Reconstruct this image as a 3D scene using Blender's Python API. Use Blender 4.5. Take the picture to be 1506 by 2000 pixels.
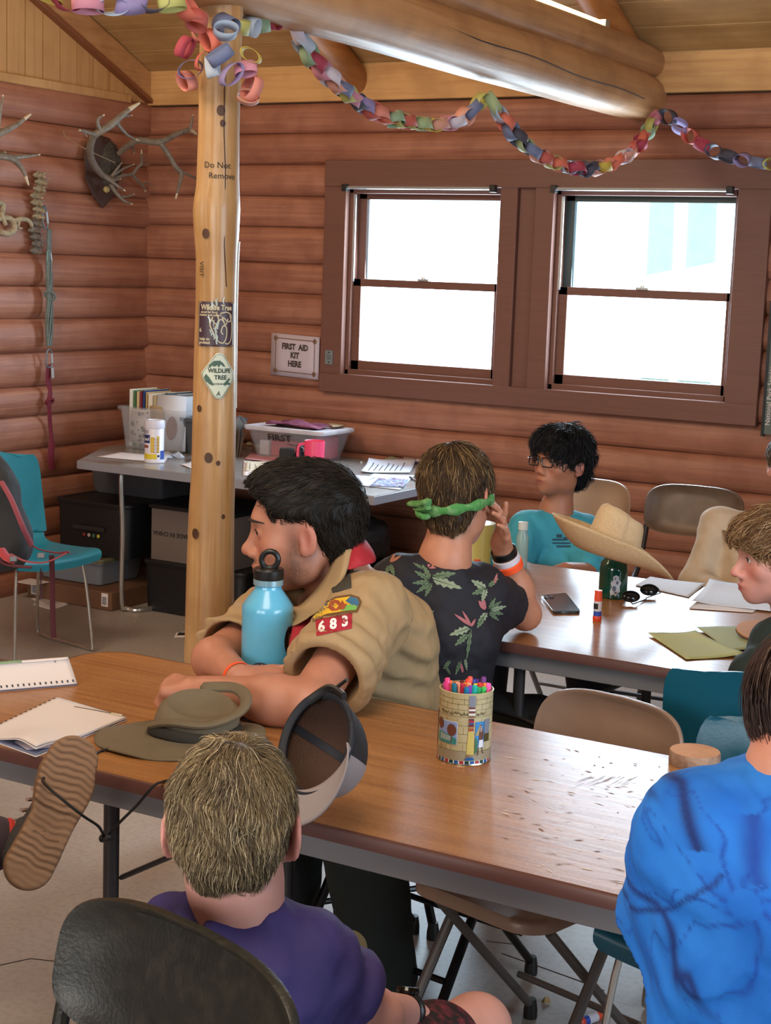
import bpy, bmesh, math, random
import numpy as np
from mathutils import Vector, Matrix
from mathutils.bvhtree import BVHTree
for _o in list(bpy.data.objects): bpy.data.objects.remove(_o)
SC = bpy.context.scene
C = SC.collection
random.seed(7); RNG = np.random.RandomState(7)
pi = math.pi
# ------------------------------------------------------------------ camera, world, lights, exposure
F = 3114.265; YAW, PITCH, ROLL, CAMH = 0.5214, 0.1502, -0.0362, 1.68
_cy, _sy, _cp, _sp = math.cos(YAW), math.sin(YAW), math.cos(PITCH), math.sin(PITCH)
FW = np.array([-_sy*_cp, _cy*_cp, -_sp]); _r = np.array([_cy, _sy, 0.]); _d = np.cross(FW, _r)
_c, _s = math.cos(ROLL), math.sin(ROLL)
RT = _c*_r + _s*_d; DN = -_s*_r + _c*_d
EYE = np.array([0, 0, CAMH])
cam = bpy.data.cameras.new('camera'); camo = bpy.data.objects.new('camera', cam); C.objects.link(camo)
cam.sensor_fit = 'VERTICAL'; cam.sensor_height = 24; cam.lens = 24*F/2000; cam.clip_start = .05
camo.matrix_world = Matrix((( RT[0], -DN[0], -FW[0], 0), (RT[1], -DN[1], -FW[1], 0), (RT[2], -DN[2], -FW[2], CAMH), (0, 0, 0, 1)))
SC.camera = camo
SC.view_settings.view_transform = 'Standard'; SC.view_settings.look = 'None'
SC.view_settings.exposure = 0.12; SC.view_settings.gamma = 1.0; SC.view_settings.use_curve_mapping = False
w = bpy.data.worlds.new('sky'); SC.world = w; w.use_nodes = True
w.node_tree.nodes['Background'].inputs[0].default_value = (.52, .79, 1.0, 1)
w.node_tree.nodes['Background'].inputs[1].default_value = 4.6
def area(name, loc, look, sx, sy, power, col):
    l = bpy.data.lights.new(name, 'AREA'); l.shape = 'RECTANGLE'; l.size = sx; l.size_y = sy; l.energy = power; l.color = col
    o = bpy.data.objects.new(name, l); C.objects.link(o); o.location = loc
    l.specular_factor = .25 if name == 'window_daylight' else 1
    o.rotation_euler = (Vector(look) - Vector(loc)).to_track_quat('-Z', 'Y').to_euler(); return o
# daylight through the windows seen in the photograph
for _x in (-3.78, -2.66):
    area('window_daylight', (_x, 7.0, 1.63), (_x+.15, 0, .9), .8, .8, 45, (.66, .84, 1))
# interior fill added out of view: rear, right and warm overhead area lamps
area('rear_fill', (-1.6, -2.6, 1.9), (-2.2, 4, 1.1), 3.2, 1.3, 110, (1, .86, .75))
area('right_fill', (2.3, 2.2, 1.7), (-3, 3.6, 1.0), 2.4, 1.2, 75, (.78, .88, 1))
area('overhead_fill', (-1.2, 1.2, 3.3), (-2.4, 3.6, 0), 1.4, 1.4, 50, (1, .84, .66))
area('overhead_fill', (-4.0, 2.6, 3.3), (-4.4, 6.0, 1.2), 1.2, 1.2, 58, (1, .78, .55))

# ------------------------------------------------------------------ helpers
def ray(px, py): return RT*(px-753) + DN*(py-1000) + FW*F
def PZ(px, py, z): r = ray(px, py); return EYE + r*(z-CAMH)/r[2]
def PY(px, py, y): r = ray(px, py); return EYE + r*y/r[1]
def PX(px, py, x): r = ray(px, py); return EYE + r*x/r[0]
PSC = 1.0   # body size factor of the figure being modelled
def PD(px, py, d): return EYE + ray(px, py)*d*PSC/F
def A(*v): return np.array(v, float)
def nz(v): v = np.asarray(v, float); return v/np.linalg.norm(v)
def lin(c):
    if isinstance(c, str):
        c = c.lstrip('#'); c = [int(c[i:i+2], 16)/255 for i in (0, 2, 4)]
    return tuple((x/12.92 if x <= .04045 else ((x+.055)/1.055)**2.4) for x in c)
MATS = {}
def mat(name, col, rough=.6, metal=0, spec=.5, noise=None, bump=None, alpha=1, trans=0, emit=0, attr=None, sss=0, coat=0, grain=None):
    """procedural principled material; noise=(scale, colour2, amount), bump=(scale, strength), grain=(axis scale tuple, colour2, amount)"""
    if name in MATS: return MATS[name]
    m = bpy.data.materials.new(name); m.use_nodes = True; nt = m.node_tree; N = nt.nodes; L = nt.links
    b = N['Principled BSDF']; c = lin(col)
    b.inputs['Base Color'].default_value = (*c, 1); b.inputs['Roughness'].default_value = rough
    b.inputs['Metallic'].default_value = metal; b.inputs['Specular IOR Level'].default_value = spec
    b.inputs['Alpha'].default_value = alpha; b.inputs['Transmission Weight'].default_value = trans
    if sss: b.inputs['Subsurface Weight'].default_value = sss; b.inputs['Subsurface Radius'].default_value = (.012, .005, .003); b.inputs['Subsurface Scale'].default_value = 1
    if coat: b.inputs['Coat Weight'].default_value = coat; b.inputs['Coat Roughness'].default_value = .12
    if emit: b.inputs['Emission Color'].default_value = (*c, 1); b.inputs['Emission Strength'].default_value = emit
    tc = N.new('ShaderNodeTexCoord'); cur = None
    if attr:
        a = N.new('ShaderNodeAttribute'); a.attribute_name = attr; cur = a.outputs['Color']
    def mix(fac, c2, base):
        mx = N.new('ShaderNodeMix'); mx.data_type = 'RGBA'
        L.new(fac, mx.inputs[0])
        if base is None: mx.inputs[6].default_value = (*c, 1)
        else: L.new(base, mx.inputs[6])
        mx.inputs[7].default_value = (*lin(c2), 1); return mx.outputs[2]
    def ramp(sock, lo, hi, amt):
        r = N.new('ShaderNodeMapRange'); r.inputs[1].default_value = lo; r.inputs[2].default_value = hi; r.inputs[4].default_value = amt
        L.new(sock, r.inputs[0]); return r.outputs[0]
    if grain:
        for gs, c2, amt, lo, hi in ([grain] if not isinstance(grain, list) else grain):
            mp = N.new('ShaderNodeMapping'); mp.inputs['Scale'].default_value = gs; L.new(tc.outputs['Object'], mp.inputs[0])
            n = N.new('ShaderNodeTexNoise'); n.inputs['Scale'].default_value = 1; n.inputs['Detail'].default_value = 6; n.inputs['Roughness'].default_value = .6; n.inputs['Distortion'].default_value = .6
            L.new(mp.outputs[0], n.inputs['Vector']); cur = mix(ramp(n.outputs[0], lo, hi, amt), c2, cur)
    if noise:
        for sc_, c2, amt in ([noise] if not isinstance(noise, list) else noise):
            n = N.new('ShaderNodeTexNoise'); n.inputs['Scale'].default_value = sc_; n.inputs['Detail'].default_value = 5
            L.new(tc.outputs['Object'], n.inputs['Vector']); cur = mix(ramp(n.outputs[0], .45, .65, amt), c2, cur)
    if cur is not None: L.new(cur, b.inputs['Base Color'])
    if bump:
        n = N.new('ShaderNodeTexNoise'); n.inputs['Scale'].default_value = 1; n.inputs['Detail'].default_value = 4
        mp = N.new('ShaderNodeMapping'); s_ = bump[0]; mp.inputs['Scale'].default_value = s_ if isinstance(s_, tuple) else (s_, s_, s_)
        L.new(tc.outputs['Object'], mp.inputs[0]); L.new(mp.outputs[0], n.inputs['Vector'])
        bp = N.new('ShaderNodeBump'); bp.inputs['Strength'].default_value = bump[1]; bp.inputs['Distance'].default_value = .01
        L.new(n.outputs[0], bp.inputs['Height']); L.new(bp.outputs[0], b.inputs['Normal'])
    MATS[name] = m; return m
def empty(name, loc, label=None, cat=None, group=None, rz=0):
    o = bpy.data.objects.new(name, None); C.objects.link(o); o.location = tuple(loc); o.rotation_euler = (0, 0, rz)
    o.empty_display_size = .05
    tag(o, label, cat, group); return o
def tag(o, label=None, cat=None, group=None, kind=None):
    for k, v in (('label', label), ('category', cat), ('group', group), ('kind', kind)):
        if v: o[k] = v
    return o
class MB:
    def __init__(s): s.v = []; s.f = []; s.m = []; s.cur = 0
    def add(s, vs, fs):
        n = len(s.v); s.v += [tuple(map(float, v)) for v in vs]; s.f += [tuple(n+i for i in f) for f in fs]; s.m += [s.cur]*len(fs); return s
    def box(s, lo, hi):
        x0, y0, z0 = lo; x1, y1, z1 = hi
        return s.add([(x, y, z) for z in (z0, z1) for y in (y0, y1) for x in (x0, x1)],
                     [(0, 2, 3, 1), (4, 5, 7, 6), (0, 1, 5, 4), (2, 6, 7, 3), (0, 4, 6, 2), (1, 3, 7, 5)])
    def obox(s, c, u, v, w_):
        c, u, v, w_ = map(np.asarray, (c, u, v, w_))
        if np.dot(np.cross(u, v), w_) < 0: w_ = -w_
        return s.add([c+a*u+b*v+d*w_ for d in (-1, 1) for b in (-1, 1) for a in (-1, 1)],
                     [(0, 2, 3, 1), (4, 5, 7, 6), (0, 1, 5, 4), (2, 6, 7, 3), (0, 4, 6, 2), (1, 3, 7, 5)])
    def tube(s, pts, r, n=10, caps=True, flat=None, up=None):
        pts = [A(*p) for p in pts]; m = len(pts)
        rs = [r]*m if np.isscalar(r) else list(r)
        T = [nz(pts[min(i+1, m-1)]-pts[max(i-1, 0)]) for i in range(m)]
        u = nz(np.cross(T[0], up if up is not None else ((0, 0, 1) if abs(T[0][2]) < .9 else (1, 0, 0)))); vs = []
        for i in range(m):
            u = nz(u-T[i]*np.dot(u, T[i])); v = np.cross(T[i], u)
            fl = 1 if flat is None else flat
            for k in range(n):
                a = 2*pi*k/n; vs.append(pts[i]+rs[i]*(math.cos(a)*u+fl*math.sin(a)*v))
        fs = [(i*n+k, i*n+(k+1) % n, (i+1)*n+(k+1) % n, (i+1)*n+k) for i in range(m-1) for k in range(n)]
        if caps: fs += [tuple(range(n-1, -1, -1)), tuple(range((m-1)*n, m*n))]
        return s.add(vs, fs)
    def lathe(s, prof, c=(0, 0, 0), n=32, ax=None, a0=0, a1=2*pi):
        """prof: list of (radius, height) from bottom to top, around axis ax at c"""
        c = A(*c); R = frame_z(ax) if ax is not None else np.eye(3)
        full = abs(a1-a0-2*pi) < 1e-6; k_ = n if full else n+1
        vs = [c+R@A(r*math.cos(a0+(a1-a0)*k/n), r*math.sin(a0+(a1-a0)*k/n), h) for r, h in prof for k in range(k_)]
        fs = [(i*k_+k, i*k_+(k+1) % k_, (i+1)*k_+(k+1) % k_, (i+1)*k_+k) for i in range(len(prof)-1) for k in range(n)]
        if full:
            if prof[0][0] > 1e-5: fs.append(tuple(range(n-1, -1, -1)))
            if prof[-1][0] > 1e-5: fs.append(tuple(range((len(prof)-1)*n, len(prof)*n)))
        return s.add(vs, fs)
    def prism(s, poly, f0, f1):
        """2D polygon extruded between two mappings f0(x,y), f1(x,y)"""
        n = len(poly); vs = [f0(*p) for p in poly]+[f1(*p) for p in poly]
        return s.add(vs, [tuple(range(n-1, -1, -1)), tuple(range(n, 2*n))]+[(i, (i+1) % n, n+(i+1) % n, n+i) for i in range(n)])
    def grid(s, fn, nu, nv, closed_u=False):
        vs = [fn(i/(nu if closed_u else nu), j/nv) for j in range(nv+1) for i in range(nu if closed_u else nu+1)]
        w_ = nu if closed_u else nu+1
        fs = [(j*w_+i, j*w_+(i+1) % w_, (j+1)*w_+(i+1) % w_, (j+1)*w_+i) for j in range(nv) for i in range(nu)]
        return s.add(vs, fs)
    def build(s, name, m, parent=None, bevel=0, solid=0, sub=0, sharp=35, **tags):
        me = bpy.data.meshes.new(name); vs = s.v
        if parent is not None:
            vs = (np.array(vs)-W0(parent))
            rz = parent.rotation_euler[2]
            if rz: c_, s_ = math.cos(-rz), math.sin(-rz); vs = vs@np.array([[c_, -s_, 0], [s_, c_, 0], [0, 0, 1]]).T
            vs = [tuple(v) for v in vs]
        else:
            ctr = np.array(vs); b = A((ctr[:, 0].min()+ctr[:, 0].max())/2, (ctr[:, 1].min()+ctr[:, 1].max())/2, ctr[:, 2].min()); vs = [tuple(v) for v in ctr-b]
        me.from_pydata(vs, [], s.f)
        ms = m if isinstance(m, (list, tuple)) else [m]
        for q in ms: me.materials.append(q)
        if len(ms) > 1: me.polygons.foreach_set('material_index', s.m)
        me.polygons.foreach_set('use_smooth', [True]*len(me.polygons)); me.update()
        me.set_sharp_from_angle(angle=math.radians(sharp))
        o = bpy.data.objects.new(name, me); C.objects.link(o)
        if parent is not None: o.parent = parent; o['_w'] = list(W0(parent))
        else: o.location = tuple(b)
        if solid: q = o.modifiers.new('solid', 'SOLIDIFY'); q.thickness = solid; q.offset = 0
        if bevel: q = o.modifiers.new('bevel', 'BEVEL'); q.width = bevel; q.segments = 2; q.limit_method = 'ANGLE'; q.angle_limit = .6
        if sub: q = o.modifiers.new('sub', 'SUBSURF'); q.levels = sub; q.render_levels = sub
        return tag(o, **tags)
def W0(o):
    if o.parent is None: return A(*o.location)
    return W0(o.parent)+A(*o.location)
def frame_z(z):
    z = nz(z); x = nz(np.cross((0, 1, 0) if abs(z[1]) < .9 else (1, 0, 0), z)); return np.stack([x, np.cross(z, x), z], 1)
def struct(o): o['kind'] = 'structure'; return o
def wob(P, f=1.0, seed=0.0):
    """cheap smooth pseudo noise on (N,3) points, about -1..1"""
    P = P*f; x, y, z = P[..., 0]+seed, P[..., 1]+seed*1.7, P[..., 2]-seed*.6
    a = x+.8*np.sin(1.3*y+.5*z+seed); b = y+.8*np.sin(1.7*z+.4*x+2); c = z+.8*np.sin(1.1*x+.7*y+4)
    return (np.sin(1.9*a+1.1*b)+np.sin(2.3*b-1.3*c+1)+np.sin(1.7*c+2.1*a+2)+.5*np.sin(4.1*a-3.3*b+2.9*c))/3
def setattr_color(o, cols):
    at = o.data.color_attributes.new('col', 'FLOAT_COLOR', 'POINT'); at.data.foreach_set('color', np.concatenate([cols, np.ones((len(cols), 1))], 1).astype(np.float32).ravel())
def text_mesh(txt, size=1.0, bold=0.0):
    cu = bpy.data.curves.new('t', 'FONT'); cu.body = txt; cu.size = size; cu.align_x = 'CENTER'; cu.align_y = 'CENTER'; cu.offset = bold; cu.resolution_u = 2
    ob = bpy.data.objects.new('t', cu); C.objects.link(ob); dg = bpy.context.evaluated_depsgraph_get()
    me = bpy.data.meshes.new_from_object(ob.evaluated_get(dg)); v = [tuple(q.co) for q in me.vertices]; f = [tuple(p.vertices) for p in me.polygons]
    bpy.data.objects.remove(ob); bpy.data.curves.remove(cu); bpy.data.meshes.remove(me); return v, f
def put_text(mb, txt, size, fn, bold=0, sx=1):
    """flat lettering mapped by fn(x,y)->point"""
    v, f = text_mesh(txt, size, bold); q = [fn(p[0]*sx, p[1]) for p in v]; ok = [not np.isnan(p[0]) for p in q]; mb.add([p if o else A(0, 0, 0) for p, o in zip(q, ok)], [t for t in f if all(ok[i] for i in t)]); clean(mb)
def plane_fn(c, u, v, off=0):
    c, u, v = A(*c), nz(u), nz(v); n = np.cross(u, v); return lambda x, y: c+u*x+v*y+n*off
def catmull(pts, k=6):
    pts = [A(*p) for p in pts]; out = []
    for i in range(len(pts)-1):
        p0, p1, p2, p3 = pts[max(i-1, 0)], pts[i], pts[i+1], pts[min(i+2, len(pts)-1)]
        for j in range(k):
            t = j/k; out.append(.5*((2*p1)+(-p0+p2)*t+(2*p0-5*p1+4*p2-p3)*t*t+(-p0+3*p1-3*p2+p3)*t**3))
    out.append(pts[-1]); return out
# ------------------------------------------------------------------ implicit surfaces (one continuous skin per body or garment)
def rc(a, b, ra, rb):
    ra, rb = ra*PSC, rb*PSC
    a, b = A(*a), A(*b); ab = b-a; L2 = ab@ab+1e-12
    def f(P):
        t = np.clip(((P-a)@ab)/L2, 0, 1); q = P-a-t[:, None]*ab
        return np.sqrt((q*q).sum(1))-(ra+(rb-ra)*t)
    f.bb = (np.minimum(a-ra, b-rb), np.maximum(a+ra, b+rb)); return f
def el(c, r, R=None):
    c, r = A(*c), A(*r)*PSC
    def f(P):
        q = P-c
        if R is not None: q = q@R
        k0 = np.sqrt(((q/r)**2).sum(1)); k1 = np.sqrt(((q/(r*r))**2).sum(1))+1e-9
        return k0*(k0-1)/k1
    m = r.max(); f.bb = (c-m, c+m); return f
def rb(c, h, R=None, rad=.01):
    c, h = A(*c), A(*h)-rad
    def f(P):
        q = P-c
        if R is not None: q = q@R
        q = np.abs(q)-h; return np.sqrt((np.maximum(q, 0)**2).sum(1))+np.minimum(q.max(1), 0)-rad
    m = np.linalg.norm(h)+rad; f.bb = (c-m, c+m); return f
def smin(a, b, k):
    if k <= 0: return np.minimum(a, b)
    h = np.maximum(k-np.abs(a-b), 0)/k; return np.minimum(a, b)-h*h*k*.25
def U(fs, k=.02):
    """smooth union; each item may be f or (f, own k)"""
    fs = [x if isinstance(x, tuple) else (x, k) for x in fs]
    def f(P):
        d = fs[0][0](P)
        for g, kk in fs[1:]:
            lo, hi = g.bb; mask = np.all((P > lo-.06) & (P < hi+.06), 1)
            if mask.any(): d[mask] = smin(d[mask], g(P[mask]), kk)
            # beyond the box keep a coarse bound so that far cells stay outside
            far = ~mask
            if far.any():
                q = np.maximum(np.maximum(lo-P[far], P[far]-hi), 0); d[far] = np.minimum(d[far], np.sqrt((q*q).sum(1))+.0)
        return d
    f.bb = (np.min([g.bb[0] for g, _ in fs], 0), np.max([g.bb[1] for g, _ in fs], 0)); return f
def SUB(f1, f2, k=.005):
    def f(P): return -smin(-f1(P), f2(P), k)
    f.bb = f1.bb; return f
def INT(f1, f2, k=.004):
    def f(P): return -smin(-f1(P), -f2(P), k)
    f.bb = f1.bb; return f
def HS(p, n):
    """half space kept on the side opposite to n"""
    p, n = A(*p), nz(n)
    def f(P): return (P-p)@n
    f.bb = (A(-9, -9, -9), A(9, 9, 9)); return f
def DISP(f1, fn):
    def f(P): return f1(P)+fn(P)
    f.bb = f1.bb; return f
def mesh_sdf(f, h=.005, bb=None, pad=.02):
    lo, hi = bb if bb is not None else f.bb; lo = np.asarray(lo)-pad; hi = np.asarray(hi)+pad
    B = 8; nb = np.ceil((hi-lo)/(h*B)).astype(int); n = nb*B
    bc = np.stack(np.meshgrid(*[lo[i]+(np.arange(nb[i])+.5)*h*B-h/2 for i in range(3)], indexing='ij'), -1).reshape(-1, 3)
    d = f(bc); V = np.repeat(np.repeat(np.repeat(d.reshape(nb), B, 0), B, 1), B, 2).astype(np.float32)
    act = np.argwhere(np.abs(d.reshape(nb)) < h*B*1.05+.012)
    loc = np.stack(np.meshgrid(*[np.arange(B)]*3, indexing='ij'), -1).reshape(-1, 3)
    for s in range(0, len(act), 400):
        ids = (act[s:s+400, None, :]*B+loc[None]).reshape(-1, 3); V[ids[:, 0], ids[:, 1], ids[:, 2]] = f(lo+ids*h)
    V[0], V[-1], V[:, 0], V[:, -1], V[:, :, 0], V[:, :, -1] = [1.]*6
    ins = V < 0; cs = np.zeros(np.array(V.shape)-1, int)
    for dx in (0, 1):
        for dy in (0, 1):
            for dz in (0, 1): cs += ins[dx:dx+cs.shape[0], dy:dy+cs.shape[1], dz:dz+cs.shape[2]]
    cells = np.argwhere((cs > 0) & (cs < 8)); idx = -np.ones(cs.shape, int); idx[tuple(cells.T)] = np.arange(len(cells))
    acc = np.zeros((len(cells), 3)); cnt = np.zeros(len(cells))
    cor = [(a, b, c) for a in (0, 1) for b in (0, 1) for c in (0, 1)]
    for i, p in enumerate(cor):
        for q in cor[i+1:]:
            if sum(abs(p[t]-q[t]) for t in range(3)) != 1: continue
            va = V[tuple((cells+p).T)]; vb = V[tuple((cells+q).T)]; m = (va < 0) != (vb < 0)
            t = va[m]/(va[m]-vb[m]); acc[m] += A(*p)+t[:, None]*(A(*q)-A(*p)); cnt[m] += 1
    vs = lo+(cells+acc/cnt[:, None])*h; fs = []
    for ax in range(3):
        b, c = [(1, 2), (2, 0), (0, 1)][ax]
        sl0 = [slice(None)]*3; sl1 = [slice(None)]*3; sl0[ax] = slice(0, -1); sl1[ax] = slice(1, None)
        e = ins[tuple(sl0)] != ins[tuple(sl1)]; ed = np.argwhere(e); ed = ed[(ed[:, b] > 0) & (ed[:, c] > 0)]
        ed = ed[(ed[:, b] < cs.shape[b]) & (ed[:, c] < cs.shape[c])]
        fl = ins[tuple(ed.T)]; q = []
        for db, dc in ((1, 1), (0, 1), (0, 0), (1, 0)):
            t = ed.copy(); t[:, b] -= db; t[:, c] -= dc; q.append(idx[tuple(t.T)])
        q = np.stack(q, 1); q[~fl] = q[~fl][:, ::-1]; fs.append(q)
    fs = np.concatenate(fs); fs = fs[(fs >= 0).all(1)]; return vs, fs
def np_mesh(name, vs, fs, m, parent=None, smooth=True, colors=None, **tags):
    me = bpy.data.meshes.new(name); o0 = W0(parent) if parent is not None else A((vs[:, 0].min()+vs[:, 0].max())/2, (vs[:, 1].min()+vs[:, 1].max())/2, vs[:, 2].min())
    v = np.asarray(vs)-o0; fs = np.asarray(fs); k = fs.shape[1]
    me.vertices.add(len(v)); me.vertices.foreach_set('co', v.astype(np.float32).ravel())
    me.loops.add(fs.size); me.loops.foreach_set('vertex_index', fs.ravel().astype(np.int32))
    me.polygons.add(len(fs)); me.polygons.foreach_set('loop_start', (np.arange(len(fs))*k).astype(np.int32))
    me.polygons.foreach_set('use_smooth', np.ones(len(fs), bool) if smooth else np.zeros(len(fs), bool))
    for q in (m if isinstance(m, (list, tuple)) else [m]): me.materials.append(q)
    me.update(calc_edges=True); me.validate()
    o = bpy.data.objects.new(name, me); C.objects.link(o)
    if parent is not None: o.parent = parent
    else: o.location = tuple(o0)
    if colors is not None: setattr_color(o, colors)
    return tag(o, **tags)
def relax(vs, fs, it=1):
    for _ in range(it):
        a = np.zeros_like(vs); c = np.zeros(len(vs))
        for i in range(4):
            for j in (1, 3): np.add.at(a, fs[:, i], vs[fs[:, (i+j) % 4]]); np.add.at(c, fs[:, i], 1)
        vs = vs*.4+.6*a/np.maximum(c, 1)[:, None]
    return vs
def sdf_obj(name, f, m, parent=None, h=.005, it=1, bb=None, colorfn=None, **tags):
    vs, fs = mesh_sdf(f, h, bb); vs = relax(vs, fs, it)
    return np_mesh(name, vs, fs, m, parent, colors=colorfn(vs) if colorfn else None, **tags)
def bvh_of(o):
    w0 = W0(o); return BVHTree.FromPolygons([tuple(A(*v.co)+w0) for v in o.data.vertices], [tuple(p.vertices) for p in o.data.polygons])
def projector(bvh, c, u, v, d, off=.0012):
    """map (x,y) on plane c,u,v along direction d onto the surface"""
    c, u, v, d = A(*c), nz(u), nz(v), nz(d)
    def f(x, y):
        p = c+u*x+v*y; h, nrm, i, ds = bvh.ray_cast(Vector(p-d*.25), Vector(d), .8)
        if h is None: return A(np.nan, np.nan, np.nan)
        return A(*h)-d*off
    return f
def fine_poly(poly, step):
    """triangulate a 2D polygon with interior points so that it can follow a curved surface"""
    bm = bmesh.new(); f = bm.faces.new([bm.verts.new((x, y, 0)) for x, y in poly]); bmesh.ops.triangulate(bm, faces=[f])
    for _ in range(7):
        es = [e for e in bm.edges if e.calc_length() > step]
        if not es: break
        bmesh.ops.subdivide_edges(bm, edges=es, cuts=1); bmesh.ops.triangulate(bm, faces=[q for q in bm.faces if len(q.verts) > 3])
    bm.verts.index_update(); r = [tuple(q.co)[:2] for q in bm.verts], [tuple(q.index for q in p.verts) for p in bm.faces]; bm.free(); return r
def decal(mb, poly, fn, step=.012):
    v, f = fine_poly(poly, step); q = [fn(*p) for p in v]; ok = [not np.isnan(p[0]) for p in q]; mb.add([p if o else A(0, 0, 0) for p, o in zip(q, ok)], [t for t in f if all(ok[i] for i in t)]); clean(mb)
def clean(mb):
    use = sorted({i for f in mb.f for i in f})
    if len(use) < len(mb.v): mp = {o: n for n, o in enumerate(use)}; mb.v = [mb.v[i] for i in use]; mb.f = [tuple(mp[i] for i in f) for f in mb.f]
def ngon(cx, cy, rx, ry=None, n=24, a0=0): ry = ry or rx; return [(cx+rx*math.cos(a0+2*pi*i/n), cy+ry*math.sin(a0+2*pi*i/n)) for i in range(n)]
def rect(x0, y0, x1, y1): return [(x0, y0), (x1, y0), (x1, y1), (x0, y1)]
# ------------------------------------------------------------------ the room
WY, WX, RX, RY = 6.95, -5.55, 2.6, -2.9
LOGC = '#9c6851'
M_log = mat('stained_log', LOGC, .55, grain=[((1.1, 26, 26), '#77432f', .8, .42, .72), ((.5, 60, 60), '#b98262', .6, .5, .75), ((1.5, 150, 150), '#3a1f16', .6, .66, .72)], noise=[(1.6, '#85503b', .55), (9, '#5e2d20', .25)], bump=((2, 50, 50), .25))
M_logY = mat('stained_log_left', LOGC, .55, grain=[((26, 1.1, 26), '#7d4631', .8, .42, .72), ((60, .5, 60), '#c08a66', .65, .5, .75), ((150, 1.5, 150), '#3a1f16', .6, .66, .72)], noise=[(1.6, '#93593f', .55), (7, '#6e3826', .3)], bump=((50, 2, 50), .25))
M_chink = mat('dark_joint', '#2c1712', .9)
M_floor = mat('worn_concrete', '#a89d94', .42, noise=[(1.3, '#8a7d74', .7), (14, '#a39a8e', .35), (60, '#6f665e', .25)], bump=(30, .04))
M_trim = mat('brown_painted_trim', '#6a4437', .5, grain=((3, 60, 60), '#5a382c', .4, .4, .7), bump=((2, 40, 40), .1))
M_pine = mat('pale_pine_board', '#c79a62', .6, grain=[((1.2, 22, 30), '#a87440', .7, .45, .7)], noise=[(5, '#8a5a30', .35)])
M_pineY = mat('pine_board_upright', '#bd915c', .6, grain=[((22, 22, 1.2), '#a06f42', .6, .45, .7)], noise=[(4, '#8f6238', .3)])
M_ceil = mat('ceiling_pine', '#bb9562', .65, grain=[((1.0, 20, 20), '#96703f', .6, .42, .7)], noise=[(4, '#8a6435', .4)])
M_beam = mat('peeled_log', '#b98a5c', .5, grain=[((25, 1.0, 25), '#95653e', .7, .45, .7)], noise=[(6, '#7a4f2e', .35)], bump=((30, 2, 30), .25))
M_postw = mat('varnished_pole', '#b08a5c', .42, grain=[((26, 26, 1.0), '#90602f', .75, .45, .72), ((70, 70, 2.5), '#d8b07a', .5, .5, .7)], noise=[(5, '#7d5028', .4), (2.2, '#96703f', .5)], bump=((40, 40, 3), .3), coat=.15)

def log_face(mb, a0, a1, zs, pos, axis, side, wob_seed, n=None):
    """rows of half round logs; axis 'x' runs along X at y=pos bulging to -Y, 'y' runs along Y at x=pos bulging to +X"""
    for k in range(len(zs)-1):
        z0, z1 = zs[k], zs[k+1]; zc = (z0+z1)/2; hh = (z1-z0)/2; L = a1-a0; nu = max(2, int(L/.12)); nv = 8
        sd = wob_seed+k*3.1; bul = .045+.006*math.sin(sd*7)
        def fn(u, v):
            s = a0+L*u; ph = (v-.5)*pi*.94; w1 = .006*math.sin(s*2.1+sd)+.003*math.sin(s*6+sd*2)
            z = zc+hh*math.sin(ph)/math.sin(pi*.47)*1.0+w1*abs(math.cos(ph)); d = bul*math.cos(ph)**.75+.003*math.sin(s*3+sd)
            return (s, pos-d, z) if axis == 'x' else (pos+d, s, z)
        mb.grid(fn, nu, nv)
zb = [-.02, .13, .29, .452, .614, .754, .91, 1.071, 1.236, 1.39, 1.545, 1.70, 1.881, 2.039, 2.197, 2.351, 2.50]
zl = [-.02, .12, .27, .419, .574, .726, .894, 1.042, 1.211, 1.381, 1.541, 1.702, 1.861, 2.016, 2.181, 2.343, 2.525]
mb = MB()
log_face(mb, WX, RX, zb[:8], WY, 'x', -1, 1.0)
log_face(mb, WX, -4.30, zb[7:16], WY, 'x', -1, 22.0)
log_face(mb, -2.13, RX, zb[7:16], WY, 'x', -1, 40.0)
log_face(mb, WX, RX, zb[14:], WY, 'x', -1, 11.0)
mb.cur = 1; mb.box((WX-.1, WY+.015, -.02), (-4.30, WY+.12, 2.5)); mb.box((-2.13, WY+.015, -.02), (RX, WY+.12, 2.5)); mb.box((-4.30, WY+.015, -.02), (-2.13, WY+.12, 1.07)); mb.box((-4.30, WY+.015, 2.2), (-2.13, WY+.12, 2.5))
struct(mb.build('wall_back', [M_log, M_chink]))
mb = MB(); log_face(mb, RY, WY, zl, WX, 'y', 1, 5.0); mb.cur = 1; mb.box((WX-.12, RY, -.02), (WX-.01, WY+.1, 2.5)); struct(mb.build('wall_left', [M_logY, M_chink]))
mb = MB()   # right and rear walls behind the camera, openings added to let fill light in
mb.box((RX, RY, 0), (RX+.1, .8, 2.5)); mb.box((RX, 3.6, 0), (RX+.1, WY, 2.5)); mb.box((RX, .8, 0), (RX+.1, 3.6, 1.05)); mb.box((RX, .8, 2.3), (RX+.1, 3.6, 2.5)); struct(mb.build('wall_right', M_logY))
mb = MB(); mb.box((WX, RY-.1, 0), (-3.4, RY, 2.5)); mb.box((.2, RY-.1, 0), (RX, RY, 2.5)); mb.box((-3.4, RY-.1, 0), (.2, RY, 1.1)); mb.box((-3.4, RY-.1, 2.3), (.2, RY, 2.5)); struct(mb.build('wall_rear', M_log))
mb = MB(); mb.box((WX-.2, RY-.2, -.1), (RX+.2, WY+.2, 0)); struct(mb.build('floor', M_floor))
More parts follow.
